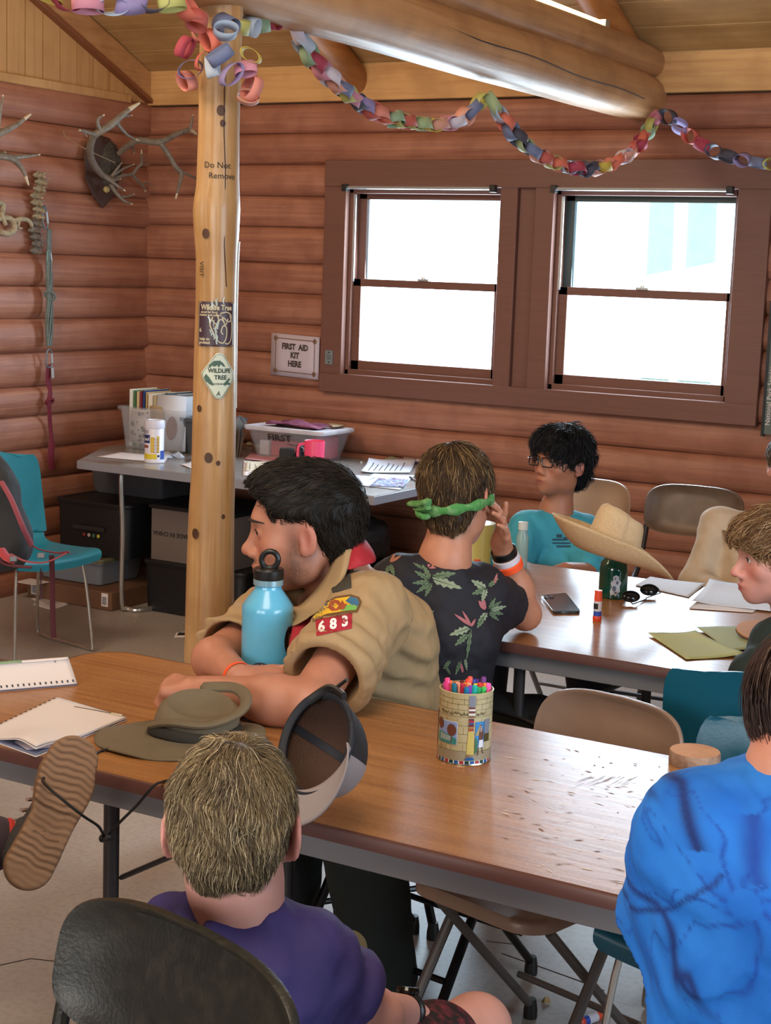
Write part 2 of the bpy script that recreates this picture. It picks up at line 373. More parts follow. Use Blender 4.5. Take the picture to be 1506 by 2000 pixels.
# cracks in the slab
mb = MB()
for pts in ([(0, 1885), (60, 1872), (130, 1880)], [(980, 1862), (1060, 1890), (1130, 1915), (1180, 1935)], [(1010, 1845), (950, 1838)]):
    mb.tube([PZ(x, y, .0005) for x, y in pts], .0022, 4, flat=.4)
struct(mb.build('trim_1', M_chink))
# ceiling: two roof slopes of boards
mb = MB(); ridge_y = 2.0; sl = .45
def roof_z(y): return 2.66+(WY-y)*sl if y > ridge_y else 2.66+(WY-ridge_y)*sl-(ridge_y-y)*sl
nb_ = 30
for i in range(nb_):
    y1 = WY+.3-(WY+.3-ridge_y)*i/nb_; y0 = WY+.3-(WY+.3-ridge_y)*(i+1)/nb_
    g = .004; mb.add([(WX-.2, y0+g, roof_z(y0+g)), (RX+.2, y0+g, roof_z(y0+g)), (RX+.2, y1-g, roof_z(y1-g)), (WX-.2, y1-g, roof_z(y1-g)),
                      (WX-.2, y0+g, roof_z(y0)+.03), (RX+.2, y0+g, roof_z(y0)+.03), (RX+.2, y1-g, roof_z(y1)+.03), (WX-.2, y1-g, roof_z(y1)+.03)],
                     [(0, 3, 2, 1), (4, 5, 6, 7), (0, 1, 5, 4), (2, 3, 7, 6), (0, 4, 7, 3), (1, 2, 6, 5)])
zr = roof_z(ridge_y); zend = roof_z(RY-.1)
mb.add([(WX-.2, ridge_y+.02, zr+.03), (RX+.2, ridge_y+.02, zr+.03), (RX+.2, RY-.2, zend+.03), (WX-.2, RY-.2, zend+.03)], [(0, 1, 2, 3)])
mb.add([(WX-.2, WY+.4, roof_z(WY+.3)+.05), (RX+.2, WY+.4, roof_z(WY+.3)+.05), (RX+.2, ridge_y, zr+.06), (WX-.2, ridge_y, zr+.06)], [(0, 1, 2, 3)])
struct(mb.build('ceiling', M_ceil))
# gables (upright boards) on both side walls
def gable(x0, x1, name):
    mb = MB(); y = RY
    while y < WY:
        yn = min(y+.125, WY); za, zb_ = roof_z(y+.003), roof_z(yn-.003)
        if zb_ > 2.5 and za > 2.5:
            mb.add([(x0, y+.003, 2.5), (x1, y+.003, 2.5), (x1, yn-.003, 2.5), (x0, yn-.003, 2.5), (x0, y+.003, za), (x1, y+.003, za), (x1, yn-.003, zb_), (x0, yn-.003, zb_)],
                   [(0, 3, 2, 1), (4, 5, 6, 7), (0, 1, 5, 4), (1, 2, 6, 5), (2, 3, 7, 6), (3, 0, 4, 7)])
        y = yn
    mb.box((min(x0, x1)-.03, RY, 2.4), (min(x0, x1), WY, 5)); return struct(mb.build(name, M_pineY))
gable(WX-.02, WX+.02, 'trim_2'); gable(RX, RX+.04, 'trim_3')
mb = MB(); mb.box((WX, RY, 2.50), (WX+.045, WY-.2, 2.545)); struct(mb.build('trim_4', M_pineY, bevel=.004))
def slope_board(x0, x1, dz0, dz1, name, m, y0=1.9, y1=WY):
    mb = MB(); mb.add([(x, y, roof_z(y)+dz) for dz in (dz0, dz1) for y in (y0, y1) for x in (x0, x1)], [(0, 2, 3, 1), (4, 5, 7, 6), (0, 1, 5, 4), (2, 6, 7, 3), (0, 4, 6, 2), (1, 3, 7, 5)]); return struct(mb.build(name, m, bevel=.004))
slope_board(WX, WX+.05, -.145, 0, 'trim_5', M_beam); slope_board(WX+.0, WX+.065, -.165, -.14, 'trim_6', mat('dark_moulding', '#7d4a2c', .5))
mb = MB(); mb.box((WX, WY-.045, 2.505), (RX, WY+.05, 2.69)); struct(mb.build('trim_7', M_pine, bevel=.003))

# window wall casing and sashes
def boards(name, lst, m=M_trim, bevel=.003):
    mb = MB()
    for lo, hi in lst: mb.box(lo, hi)
    return struct(mb.build(name, m, bevel=bevel))
F0 = WY-.075
boards('trim_8', [((-4.37, F0, 2.085), (-2.06, WY+.05, 2.215))])
boards('trim_9', [((-4.37, F0, 1.06), (-2.09, WY+.05, 1.155))])
boards('trim_10', [((-4.37, F0+.005, 1.15), (-4.245, WY+.05, 2.09))])
boards('trim_11', [((-2.24, F0+.005, 1.15), (-2.09, WY+.05, 2.09))])
boards('trim_12', [((-3.39, F0+.005, 1.15), (-3.30, WY+.05, 2.09)), ((-3.30, F0+.03, 1.15), (-3.21, WY+.05, 2.09)), ((-3.21, F0+.005, 1.15), (-3.115, WY+.05, 2.09))])
M_glass = mat('window_glass', '#ffffff', .02, trans=1, alpha=.12)
M_alu = mat('brushed_track', '#b9bfc2', .35, metal=.7)
M_blk = mat('black_plastic', '#101214', .4)
for n_, (x0, x1, frame_m) in enumerate([(-4.245, -3.39, M_trim), (-3.115, -2.24, M_trim)]):
    root = struct(boards('window_%d' % (n_+1), [((x0, WY-.03, 1.15), (x0+.022, WY+.09, 2.09)), ((x1-.02, WY-.03, 1.15), (x1, WY+.09, 2.09)), ((x0, WY-.03, 2.055), (x1, WY+.09, 2.09)), ((x0, WY-.03, 1.15), (x1, WY+.09, 1.18))]))
    def sash(z0, z1, y, s, t, bt, nm, m=M_trim):
        mb = MB(); mb.box((x0+.02, y, z0), (x0+.02+s, y+.03, z1)); mb.box((x1-.02-.022, y, z0), (x1-.02, y+.03, z1)); mb.box((x0+.02, y, z1-t), (x1-.02, y+.03, z1)); mb.box((x0+.02, y, z0), (x1-.02, y+.03, z0+bt))
        o = mb.build(nm, m, root, bevel=.002); g = MB(); g.box((x0+.02+s, y+.012, z0+bt), (x1-.04, y+.016, z1-t)); g.build('pane', M_glass, root); return o
    sash(1.605, 2.06, WY+.03, .045, .03, .03, 'upper_sash', M_trim if n_ == 0 else mat('dark_sash', '#2e3a38', .45))
    sash(1.165, 1.635, WY-.005, .045, .038, .06, 'lower_sash')
    mb = MB(); mb.box((x0+.022, WY-.028, 1.62), (x0+.034, WY-.02, 2.05)); mb.build('side_track', M_alu, root)
    mb = MB(); mb.tube([(x0+.01, F0-.015, 2.08), (x1-.03, F0-.015, 2.08)], .008, 8); mb.build('blind_rail', M_alu, root)
    for xx in (x0+.008, x1-.03):
        mb = MB(); mb.box((xx-.014, F0-.03, 2.062), (xx+.014, F0+.002, 2.096)); mb.build('rail_bracket', M_blk, root, bevel=.002)
    mb = MB(); xm = (x0+x1)/2; mb.box((xm-.03, WY-.02, 1.635), (xm+.03, WY+.005, 1.645)); mb.lathe([(.014, 0), (.012, .012), (.004, .016)], (xm, WY-.008, 1.643)); mb.build('sash_lock', M_alu, root)
# ground and trees outside
mb = MB(); mb.box((-30, 7.6, -.8), (20, 60, -.6)); struct(mb.build('ground', mat('pale_dry_ground', '#c9c2a8', .9, noise=(3, '#9aa27c', .5))))
def tree(x, y, r, lab):
    root = empty('tree', (x, y, -.65), lab, 'tree'); mb = MB(); mb.tube([(x, y, -.65), (x+.03, y, 1), (x-.02, y, 3), (x+.05, y, 6)], [r*1.25, r, r*.9, r*.6], 14)
    mb.build('trunk', mat('grey_bark', '#6d6a62', .9, noise=(8, '#494239', .6)), root); mb = MB()
    for k in range(26):
        a, b = k*2.4, random.uniform(3.2, 7); rr = (7.6-b)*.33*random.uniform(.5, 1)
        mb.tube([(x, y, b), (x+rr*.5*math.cos(a), y+rr*.5*math.sin(a), b+.05), (x+rr*math.cos(a), y+rr*math.sin(a), b-.25)], [.035, .16, .02], 6, flat=.4)
    mb.build('foliage', mat('needle_foliage', '#4a6248', .9, bump=(30, .8)), root)
tree(*[PY(1290, 470, 16)[i] for i in (0, 1)], .14, 'grey tree trunk seen through the top of the right-hand window, left one'); tree(*[PY(1370, 470, 19)[i] for i in (0, 1)], .19, 'broader tree trunk right of the other one outside the right-hand window')

# ------------------------------------------------------------------ beams, rafters and the post
def log_obj(name, pts, r, m, lab, cat, n=18, flatbot=None, **k):
    pts = [A(*p) for p in pts]; q = [pts[0]+(pts[-1]-pts[0])*t for t in np.linspace(0, 1, 40)]
    mb = MB(); T = nz(pts[-1]-pts[0]); u = nz(np.cross(T, (0, 0, 1))); v = np.cross(u, T); vs = []
    for i, p in enumerate(q):
        for j in range(n):
            a = 2*pi*j/n; rr = r*(1+.035*math.sin(a*2+i*.3)+.03*math.sin(a*3-i*.21)+.02*math.sin(i*.9+a))
            if i in (0, 39): rr *= .86
            x, y = rr*math.cos(a), rr*math.sin(a)
            if flatbot is not None: y = max(y, -flatbot+.004*math.sin(i*.7))
            vs.append(p+u*x+v*y)
    mb.add(vs, [(i*n+k_, (i+1)*n+k_, (i+1)*n+(k_+1) % n, i*n+(k_+1) % n) for i in range(39) for k_ in range(n)]+[tuple(range(n)), tuple(range(39*n+n-1, 39*n-1, -1))])
    return mb.build(name, m, label=lab, category_=None, sharp=50) if False else tag(mb.build(name, m, sharp=50), lab, cat)
BX = -2.70
beam = log_obj('log_beam', [(BX, -2.6, 2.475), (BX, 6.93, 2.475)], .112, M_beam, 'big peeled log beam with a flat pale underside running to the window wall', 'beam', flatbot=.095)
mb = MB()
for k, (yy0, yy1, th) in enumerate([(3.2, 5.2, .5), (4.4, 6.6, .15), (2.0, 4.0, .2)]):
    mb.tube([(BX+.1125*math.cos(th+.04*math.sin(i*.8))*1.0, yy0+(yy1-yy0)*i/20, 2.475+.1125*math.sin(th+.05*math.sin(i*.8)-i*.02)) for i in range(21)], .0022, 4)
mb.build('crack', M_chink, beam)
log_obj('upper_beam', [(BX+.02, -2.6, 2.635), (BX+.02, 6.93, 2.635)], .07, M_beam, 'slimmer log laid on top of the big beam', 'beam')
root = empty('glow_strip', (BX+.03, 4.6, 2.70), 'thin glowing pale yellow strip along the top of the upper beam', 'light')  # emissive strip added for a bright pale yellow line above the upper beam
mb = MB(); mb.tube([(BX+.03, 3.4, 2.715), (BX+.03, 6.3, 2.715)], .011, 8); mb.build('tube', mat('glowing_strip', '#fff3b0', .4, emit=2.2), root)
mb = MB()
for yy in (3.39, 6.31): mb = MB(); mb.box((BX+.015, yy-.02, 2.698), (BX+.045, yy+.02, 2.732)); mb.build('strip_end', M_alu, root)
for xx, lb in ((-2.75, 'orange log rafter above the right-hand window, leaning up from the wall plate'), (-4.22, 'dark log rafter end between the post and the big beam'), (-1.2, 'log rafter beyond the right edge of the big beam')):
    log_obj('log_rafter', [(xx, 1.9, roof_z(1.9)-.075), (xx, WY-.02, roof_z(WY-.02)-.075)], .072, mat('orange_log', '#b0743e', .5, grain=[((25, 1.2, 25), '#8a5228', .7, .45, .7)], noise=(5, '#7a4a28', .4)), lb, 'rafter')
PXc, PYc = -2.705, 3.70
post_prof = [(0, .078, 0, 0), (.25, .077, 0, 0), (.5, .073, .004, 0), (.7, .07, .002, 0), (.85, .068, 0, 0), (.98, .066, 0, 0), (1.08, .064, .003, 0), (1.2, .063, .002, 0), (1.4, .061, .0, 0), (1.55, .059, 0, 0), (1.70, .060, 0, 0), (1.80, .0665, -.003, 0), (1.84, .0675, -.003, 0), (1.9, .061, 0, 0), (2.05, .058, 0, 0), (2.25, .058, 0, 0), (2.42, .060, 0, 0)]
def post_r(z): return float(np.interp(z, [p[0] for p in post_prof], [p[1] for p in post_prof]))
def post_off(z): return float(np.interp(z, [p[0] for p in post_prof], [p[2] for p in post_prof]))
root = empty('post', (PXc, PYc, 0), 'tall varnished log post with knots, signs and writing, standing left of centre', 'post')
mb = MB(); nz_, na = 120, 36
def pfn(u, v):
    z = v*2.42; a = u*2*pi; r = post_r(z)*(1+.018*math.sin(2*a+z*2)+.012*math.sin(3*a-z*5)+.01*math.sin(5*a+z*3))
    r -= .004*math.exp(-((a-4.9)/.03)**2)*(1 if z > 1.3 else 0)
    r += .005*math.exp(-((a-4.45)/.25)**2-((z-1.84)/.04)**2)
    return (PXc+post_off(z)+r*math.cos(a), PYc+r*math.sin(a), z)
mb.grid(pfn, na, nz_, closed_u=True); mb.build('pole', M_postw, root, sharp=80)
CA = math.atan2(-PYc, -PXc)   # azimuth of the post face that looks at the camera
def post_map(z0, s0=0., off=.0015):
    def f(x, y):
        z = z0+y; r = post_r(z)*1.03+off; a = CA+(x+s0)/r; return A(PXc+post_off(z)+r*math.cos(a), PYc+r*math.sin(a), z)
    return f
def pz(py, px=430): return PD(px, py, 4.53)[2]
M_ink = mat('black_ink', '#1c1712', .7); M_knot = mat('dark_knot', '#4a2a15', .6, noise=(30, '#2b170b', .6))
def zp(py): r = ray(430, py); t = math.hypot(PXc, PYc)/math.hypot(r[0], r[1]); return CAMH+r[2]*t*.985
for kn, (kx, ky, kr) in enumerate([(408, 457, .011), (420, 895, .012), (455, 1010, .006), (398, 800, .008), (440, 905, .006), (395, 1045, .012), (437, 240, .008), (433, 215, .012)]):
    mb = MB(); decal(mb, ngon(0, 0, kr, kr*1.25, 18), post_map(zp(ky), (kx-430)*.00142, .001), .006); mb.build('knot', M_knot, root)
mb = MB(); put_text(mb, 'Do Not', .024, post_map(zp(330)+.01, -.003), 0); put_text(mb, 'Remove', .024, post_map(zp(342)-.002, .012), 0); mb.build('writing', M_ink, root)
mb = MB(); put_text(mb, 'VISIT', .02, lambda x, y: post_map(zp(527)-x, -.046+y)(0, 0)); mb.build('writing', M_ink, root)
mb = MB()
mb.tube([post_map(zp(y), x, 0)(0, 0) for y, x in ((150, .012), (260, .014), (330, .02), (480, .022), (560, .03))], .0015, 4); mb.build('crack', M_chink, root)
# ------------------------------------------------------------------ tables
M_top = mat('oak_laminate', '#9c6c42', .3, grain=[((1.6, 30, 30), '#7a4a22', .75, .42, .68), ((3, 90, 90), '#c58a4c', .5, .5, .7)], noise=[(3, '#8c5a2c', .35), (140, '#bd8a55', .25)], bump=((6, 50, 50), .04), coat=.05, spec=.42)
M_band = mat('brown_edge_band', '#5b3a35', .38)
M_apron = mat('grey_steel_apron', '#77777c', .45, noise=(4, '#69696f', .5))
M_leg = mat('dark_grey_steel', '#3b3a3e', .42, metal=.3)
M_blackleg = mat('black_steel', '#0f0f12', .3, metal=.4)
def rounded(x0, x1, y0, y1, r, n=8):
    p = []
    for cx, cy, a in ((x1-r, y0+r, -pi/2), (x1-r, y1-r, 0), (x0+r, y1-r, pi/2), (x0+r, y0+r, pi)):
        p += [(cx+r*math.cos(a+pi/2*i/n), cy+r*math.sin(a+pi/2*i/n)) for i in range(n+1)]
    return p
def slab(mb, poly, z0, z1): mb.prism(poly, lambda x, y: A(x, y, z0), lambda x, y: A(x, y, z1))
def folding_table(x0, x1, y0, y1, lab, H_=.737, legs=(.12, -.35), apron_col=None):
    root = empty('folding_table', ((x0+x1)/2, (y0+y1)/2, 0), lab, 'table')
    mb = MB(); slab(mb, rounded(x0+.006, x1-.006, y0+.006, y1-.006, .10), H_-.02, H_); mb.build('table_top', M_top, root, bevel=.002)
    mb = MB(); P_ = rounded(x0, x1, y0, y1, .105); Q = rounded(x0+.008, x1-.008, y0+.008, y1-.008, .098); n = len(P_)
    prof = [(0, -.024), (0, -.006), (.35, -.001), (1, .0005)]
    vs = [(P_[i][0]*(1-t)+Q[i][0]*t, P_[i][1]*(1-t)+Q[i][1]*t, H_+dz) for t, dz in prof for i in range(n)]
    mb.add(vs, [(k*n+i, k*n+(i+1) % n, (k+1)*n+(i+1) % n, (k+1)*n+i) for k in range(3) for i in range(n)]); mb.build('edge_band', M_band, root)
    a0, a1 = .022, .03
    mb = MB(); R0 = rounded(x0+a0, x1-a0, y0+a0, y1-a0, .085); R1 = rounded(x0+a1, x1-a1, y0+a1, y1-a1, .08); n = len(R0); vs = []
    for poly, z in ((R0, H_-.022), (R0, H_-.07), (R1, H_-.07), (R1, H_-.022)): vs += [(p[0], p[1], z) for p in poly]
    mb.add(vs, [(k*n+i, ((k+1) % 4)*n+i, ((k+1) % 4)*n+(i+1) % n, k*n+(i+1) % n) for k in range(4) for i in range(n)]); mb.build('apron', M_apron, root, bevel=.0015)
    for xs, sgn in ((x0+legs[0], 1), (x1+legs[1], -1)):
        for yy in (y0+.07, y1-.07):
            mb = MB(); mb.tube([(xs, yy, H_-.03), (xs, yy, .012)], .0155, 12); mb.tube([(xs, yy, .02), (xs, yy, 0)], .019, 12); mb.build('leg', M_leg, root)
            mb = MB(); mb.tube([(xs+.012*sgn, yy+(.02 if yy < (y0+y1)/2 else -.02), .5), (xs+.36*sgn, yy+(.02 if yy < (y0+y1)/2 else -.02), H_-.035)], .011, 8, flat=.5); mb.build('brace', M_leg, root)
        mb = MB(); mb.tube([(xs, y0+.07, .16), (xs, y1-.07, .16)], .011, 8); mb.build('crossbar', M_leg, root)
    return root
T1 = folding_table(-2.50, .25, 2.225, 2.99, 'near oak-topped folding table with the marker tin, hats and notebooks on it', legs=(.60, -.4))
T2 = folding_table(-2.38, .7, 3.665, 4.77, 'farther oak-topped folding table with the straw hat and phone on it', legs=(.66, -.4))
# scratches and chips on the near table top
M_scr = mat('bare_chip', '#6b4426', .6); M_scr2 = mat('pale_scratch', '#d9cbb8', .5)
mb = MB(); rr_ = random.Random(3)
for i in range(170):
    px, py = rr_.uniform(980, 1330), rr_.uniform(1440, 1760)
    if py < 1440+(px-980)*.17 or py > 1690+(px-950)*.24-12: continue
    p = PZ(px, py, .7376); a = rr_.gauss(0, .35); l = rr_.uniform(.002, .016); wd = rr_.uniform(.0006, .0028); mb.cur = rr_.random() < .3
    u = A(math.cos(a), math.sin(a), 0)*l; v = A(-math.sin(a), math.cos(a), 0)*wd
    mb.add([p-u, p-v*.8, p+u*.9, p+v], [(0, 1, 2, 3)])
for i in range(26):
    p = PZ(1140+i*4.2, 1520+rr_.uniform(-6, 10), .7376); q = p+A(-.006, -.035-rr_.random()*.02, 0); mb.cur = 0; mb.add([p-A(.0006, 0, 0), p+A(.0006, 0, 0), q], [(0, 1, 2)])
tag(mb.build('scratch', [M_scr, M_scr2], T1), kind='stuff')
# grey work table against the walls
M_gtop = mat('grey_laminate', '#8d8a88', .25, noise=(5, '#827b74', .4), coat=.2); M_gedge = mat('grey_edge', '#85858d', .4)
M_chr = mat('chrome_tube', '#b9b4ac', .25, metal=.85)
T3 = empty('work_table', (-4.2, 6.3, 0), 'grey laminate table in the corner under the first aid sign', 'table')
mb = MB(); slab(mb, [(-5.02, 5.78), (-3.36, 5.75), (-3.36, 6.88), (-5.3, 6.88), (-5.3, 6.3)][:5], .697, .735); mb.build('table_top', M_gedge, T3, bevel=.003)
mb = MB(); slab(mb, [(-5.01, 5.785), (-3.365, 5.755), (-3.365, 6.875), (-5.295, 6.875), (-5.295, 6.3)], .735, .737); mb.build('laminate', M_gtop, T3)
for xx, yy in ((-4.86, 5.93), (-3.55, 5.93)):
    mb = MB(); mb.tube(catmull([(xx, yy+.04, .695), (xx-.01, yy, .66), (xx, yy, .4), (xx, yy, .06), (xx+.02, yy+.02, .015), (xx+.09, yy+.09, .012), (xx+.12, yy+.55, .012), (xx+.03, yy+.7, .05), (xx, yy+.72, .4), (xx, yy+.7, .69)], 6), .0125, 10); mb.build('leg', M_chr, T3)
# ------------------------------------------------------------------ chairs
def xf(loc, rz):
    c, s = math.cos(rz), math.sin(rz); R = A((c, -s, 0), (s, c, 0), (0, 0, 1)) if False else np.array([[c, -s, 0], [s, c, 0], [0, 0, 1.]])
    L = A(*loc); return lambda p: L+R@A(*p)
def folding_chair(loc, rz, m, mf, lab, top=.80, wid=.43, seat=.44, bh=.2, group=None, hollow=True):
    """sitter faces local -Y"""
    root = empty('folding_chair', loc, lab, 'chair', group); X_ = xf(loc, rz); hw = wid/2
    def back(u, v):   # rounded panel, gently curved; rolled rim
        a = u*2*pi; s = 1-v; n = 4.2
        ca, sa = math.cos(a), math.sin(a); x = s*(hw)*np.sign(ca)*abs(ca)**(2/n*1.2); z = s*(bh/2)*np.sign(sa)*abs(sa)**(2/n*1.6)
        return X_((x, .235+.035*(1-(x/hw)**2)+.02*(z/.1), top-bh/2+z))
    def bk(x, z, dy): return X_((x, .235+.035*(1-(x/hw)**2)+.02*(z/.1)+dy, top-bh/2+z))
    out = []; N_ = 48
    for i in range(N_):
        a = 2*pi*i/N_; ca, sa = math.cos(a), math.sin(a); e = .62 if sa > 0 else .5
        out.append((hw*np.sign(ca)*abs(ca)**.5, bh/2*np.sign(sa)*abs(sa)**e))
    mb = MB(); vs = []; fs = []; rings = [(.0, .004), (.5, .004), (.86, .004), (.92, -.004), (.985, -.006), (1.0, 0), (.985, .008), (.92, .009), (.86, .006), (.5, .006), (0, .006)]
    for s, dy in rings[1:-1]:
        vs += [bk(x*s, z*s, dy) for x, z in out]
    nr = len(rings)-2
    fs = [(r*N_+i, r*N_+(i+1) % N_, (r+1)*N_+(i+1) % N_, (r+1)*N_+i) for r in range(nr-1) for i in range(N_)]
    fs += [tuple(range(N_-1, -1, -1)), tuple(range((nr-1)*N_, nr*N_))]
    mb.add(vs, fs); mb.build('backrest', m, root, sharp=60)
    mb = MB(); sp = rounded(-hw+.02, hw-.02, -.2, .17, .07)
    n = len(sp); vs = [X_((x*k, y*k, seat+dz)) for k, dz in ((1, -.018), (1, 0), (.97, .008), (.8, .002)) for x, y in sp]
    mb.add(vs, [(r*n+i, r*n+(i+1) % n, (r+1)*n+(i+1) % n, (r+1)*n+i) for r in range(3) for i in range(n)]+[tuple(range(n-1, -1, -1)), tuple(range(3*n, 4*n))]); mb.build('seat', m, root, sharp=60)
    for sx in (-1, 1):
        mb = MB(); mb.tube(catmull([X_((sx*(hw-.012), .24, top-bh+.03)), X_((sx*(hw-.006), .19, seat+.1)), X_((sx*(hw-.004), .05, seat-.03)), X_((sx*(hw-.004), -.2, .03))], 5), .0115, 10); mb.build('leg', mf, root)
        mb = MB(); mb.tube([X_((sx*(hw-.03), -.14, seat-.02)), X_((sx*(hw-.03), .24, .03))], .0105, 10); mb.build('leg', mf, root)
        for yy, ix in ((-.2, .004), (.24, .03)):
            mb = MB(); q = X_((sx*(hw-ix), yy, 0)); mb.lathe([(.016, 0), (.016, .02), (.012, .045)], q, 12); mb.build('foot_cap', mat('rubber_cap', '#15130f', .5), root)
    for yy, zz, ix in ((-.15, .12, .01), (.19, .12, .03)):
        mb = MB(); mb.tube([X_((-hw+ix, yy, zz)), X_((hw-ix, yy, zz))], .008, 8); mb.build('crossbar', mf, root)
    return root
M_olv = mat('worn_black_enamel', '#23221d', .42, metal=.2, noise=[(40, '#3a372d', .5), (9, '#1a1a18', .4)], bump=(180, .12))
M_tan = mat('tan_enamel', '#8f7462', .4, metal=.1, noise=(20, '#7f6656', .3)); M_tanl = mat('greyed_tan_tube', '#67625e', .4, metal=.4)
M_brn = mat('brown_grey_enamel', '#5f4d40', .4, metal=.2, noise=(12, '#73604f', .5)); M_bge = mat('beige_enamel', '#a5866a', .45)
folding_chair((-1.165, 1.21, 0), math.radians(-15), M_olv, M_olv, 'worn dark folding chair with the purple-shirted boy sitting on it', top=.885, wid=.46, seat=.44, bh=.18)
CHAIR_T = folding_chair((-1.29, 2.90, 0), math.radians(-14), M_tan, M_tanl, 'empty tan metal folding chair pushed under the near table', top=.785, wid=.39, bh=.23)
folding_chair((-2.32, 5.34, 0), 0, M_bge, M_tanl, 'beige folding chair behind the boy in the teal shirt', top=.925, wid=.34, seat=.5, bh=.24)
folding_chair((-2.03, 5.75, 0), math.radians(3), M_brn, M_leg, 'empty brownish folding chair behind the straw hat', top=.885, wid=.40, seat=.46, bh=.2)
folding_chair((-1.42, 5.36, 0), 0, M_brn, M_leg, 'folding chair under the person in the cream long-sleeved shirt', top=.78, wid=.38, seat=.46)
folding_chair((-2.06, 3.38, 0), math.radians(55), M_blackleg, M_blackleg, 'black folding chair under the person in the dark floral shirt', top=.74, wid=.4, seat=.44, bh=.16)
folding_chair((-1.70, 3.17, 0), math.radians(-8), M_blackleg, M_blackleg, 'black folding chair under the person in the khaki uniform shirt', top=.62, wid=.42, seat=.44, bh=.12)
def shell_chair(loc, rz, m, lab, top=.80, wid=.42, seatz=.43, green=False, mleg=None):
    """one piece plastic shell on chrome legs, sitter faces local -Y"""
    root = empty('plastic_chair', loc, lab, 'chair'); X_ = xf(loc, rz); hw = wid/2
    prof = catmull([(-.235, seatz-.035), (-.22, seatz+.004), (-.1, seatz-.004), (.06, seatz-.012), (.13, seatz+.0), (.175, seatz+.06), (.20, seatz+.16), (.235, top-.06), (.25, top)], 5); L = len(prof)
    def shell(t_):
        def fn(u, v):
            i = v*(L-1); k = min(int(i), L-2); p = prof[k]*(1-(i-k))+prof[k+1]*(i-k); s = (u-.5)*2
            wloc = hw*(1-.10*math.exp(-((v-.52)/.08)**2))*(1 if v < .84 else math.sqrt(max(0, 1-((v-.84)/.17)**2*.75)))*(1 if v > .05 else .93+v*1.4)
            if v > .93: p = A(p[0], p[1]-.03*s*s*(v-.93)/.07)
            side = .02*s**2*(1 if v < .6 else -1); nrm = (0, .006*t_) if v < .5 else (.006*t_, 0)
            return X_((s*wloc, p[0]+(side if v > .6 else 0)+nrm[0], p[1]+(side if v <= .6 else 0)-nrm[1]))
        return fn
    mb = MB(); a, b = shell(0), shell(1); mb.grid(a, 16, 44); n1 = len(mb.v); mb.grid(b, 16, 44)
    f2 = mb.f[len(mb.f)//2:]; mb.f[len(mb.f)//2:] = [t[::-1] for t in f2]
    rim = [j*17 for j in range(45)]+[44*17+i for i in range(1, 17)]+[j*17+16 for j in range(43, -1, -1)]+[i for i in range(15, 0, -1)]
    fs = [(rim[i], rim[(i+1) % len(rim)], n1+rim[(i+1) % len(rim)], n1+rim[i]) for i in range(len(rim))]; mb.f += fs; mb.m += [0]*len(fs)
    mb.build('shell', m, root, sharp=60)
    for sx in (-1, 1):
        mb = MB(); mb.tube(catmull([X_((sx*.12, -.14, seatz-.02)), X_((sx*.17, -.17, seatz-.05)), X_((sx*.2, -.2, .05)), X_((sx*.2, -.19, .012)), X_((sx*.2, -.1, .01)), X_((sx*.2, .14, .01)), X_((sx*.2, .2, .05)), X_((sx*.165, .14, seatz-.05)), X_((sx*.12, .1, seatz-.02))], 6), .0075, 8); mb.build('leg', mleg or M_chr, root)
    return root
M_teal = mat('teal_plastic', '#1c6f7d', .32, bump=(150, .05), noise=(6, '#17616f', .5)); M_dteal = mat('deep_blue_teal_plastic', '#12586e', .35, noise=(5, '#0f4a62', .5), bump=(150, .05)); M_green = mat('green_plastic', '#0f6e50', .35)
TEALC = shell_chair((-4.68, 5.07, 0), math.radians(78), M_teal, 'teal plastic shell chair at the left with a buoyancy vest on it', top=.84, wid=.44)
shell_chair((-.99, 3.56, 0), math.radians(182), M_dteal, 'blue-teal plastic chair at the right, the rear one of the pair', top=.85, wid=.40)
shell_chair((-.86, 2.95, 0), math.radians(-4), M_dteal, 'blue-teal plastic chair at the right, the front one of the pair', top=.80, wid=.40)
shell_chair((-.46, 1.55, 0), 0, M_green, 'green plastic chair under the person in the tie-dye shirt', top=.70, wid=.44)
# ------------------------------------------------------------------ people: shared anatomy
M_skin = mat('skin', '#b07a62', .5, attr='col', sss=.12, bump=(350, .05))
M_eye = mat('eye_white', '#d8d2cc', .15); M_iris = mat('dark_iris', '#22150f', .1); M_brow = mat('dark_brow', '#1d1512', .8)
def XF(f, c, R, s=1.0, r=.3):
    c = A(*c)
    def g(P): return f((P-c)@R/s)*s
    g.bb = (c-r*s, c+r*s); return g
def frame(fwd, up=(0, 0, 1), roll=0):
    """columns: right, forward, up"""
    y = nz(fwd); x = nz(np.cross(y, up)); z = np.cross(x, y)
    if roll: c, s = math.cos(roll), math.sin(roll); x, z = c*x+s*z, -s*x+c*z
    return np.stack([x, y, z], 1)
def rotx(a): c, s = math.cos(a), math.sin(a); return np.array([[1, 0, 0], [0, c, -s], [0, s, c]])
def roty(a): c, s = math.cos(a), math.sin(a); return np.array([[c, 0, s], [0, 1, 0], [-s, 0, c]])
def rotz(a): c, s = math.cos(a), math.sin(a); return np.array([[c, -s, 0], [s, c, 0], [0, 0, 1]])
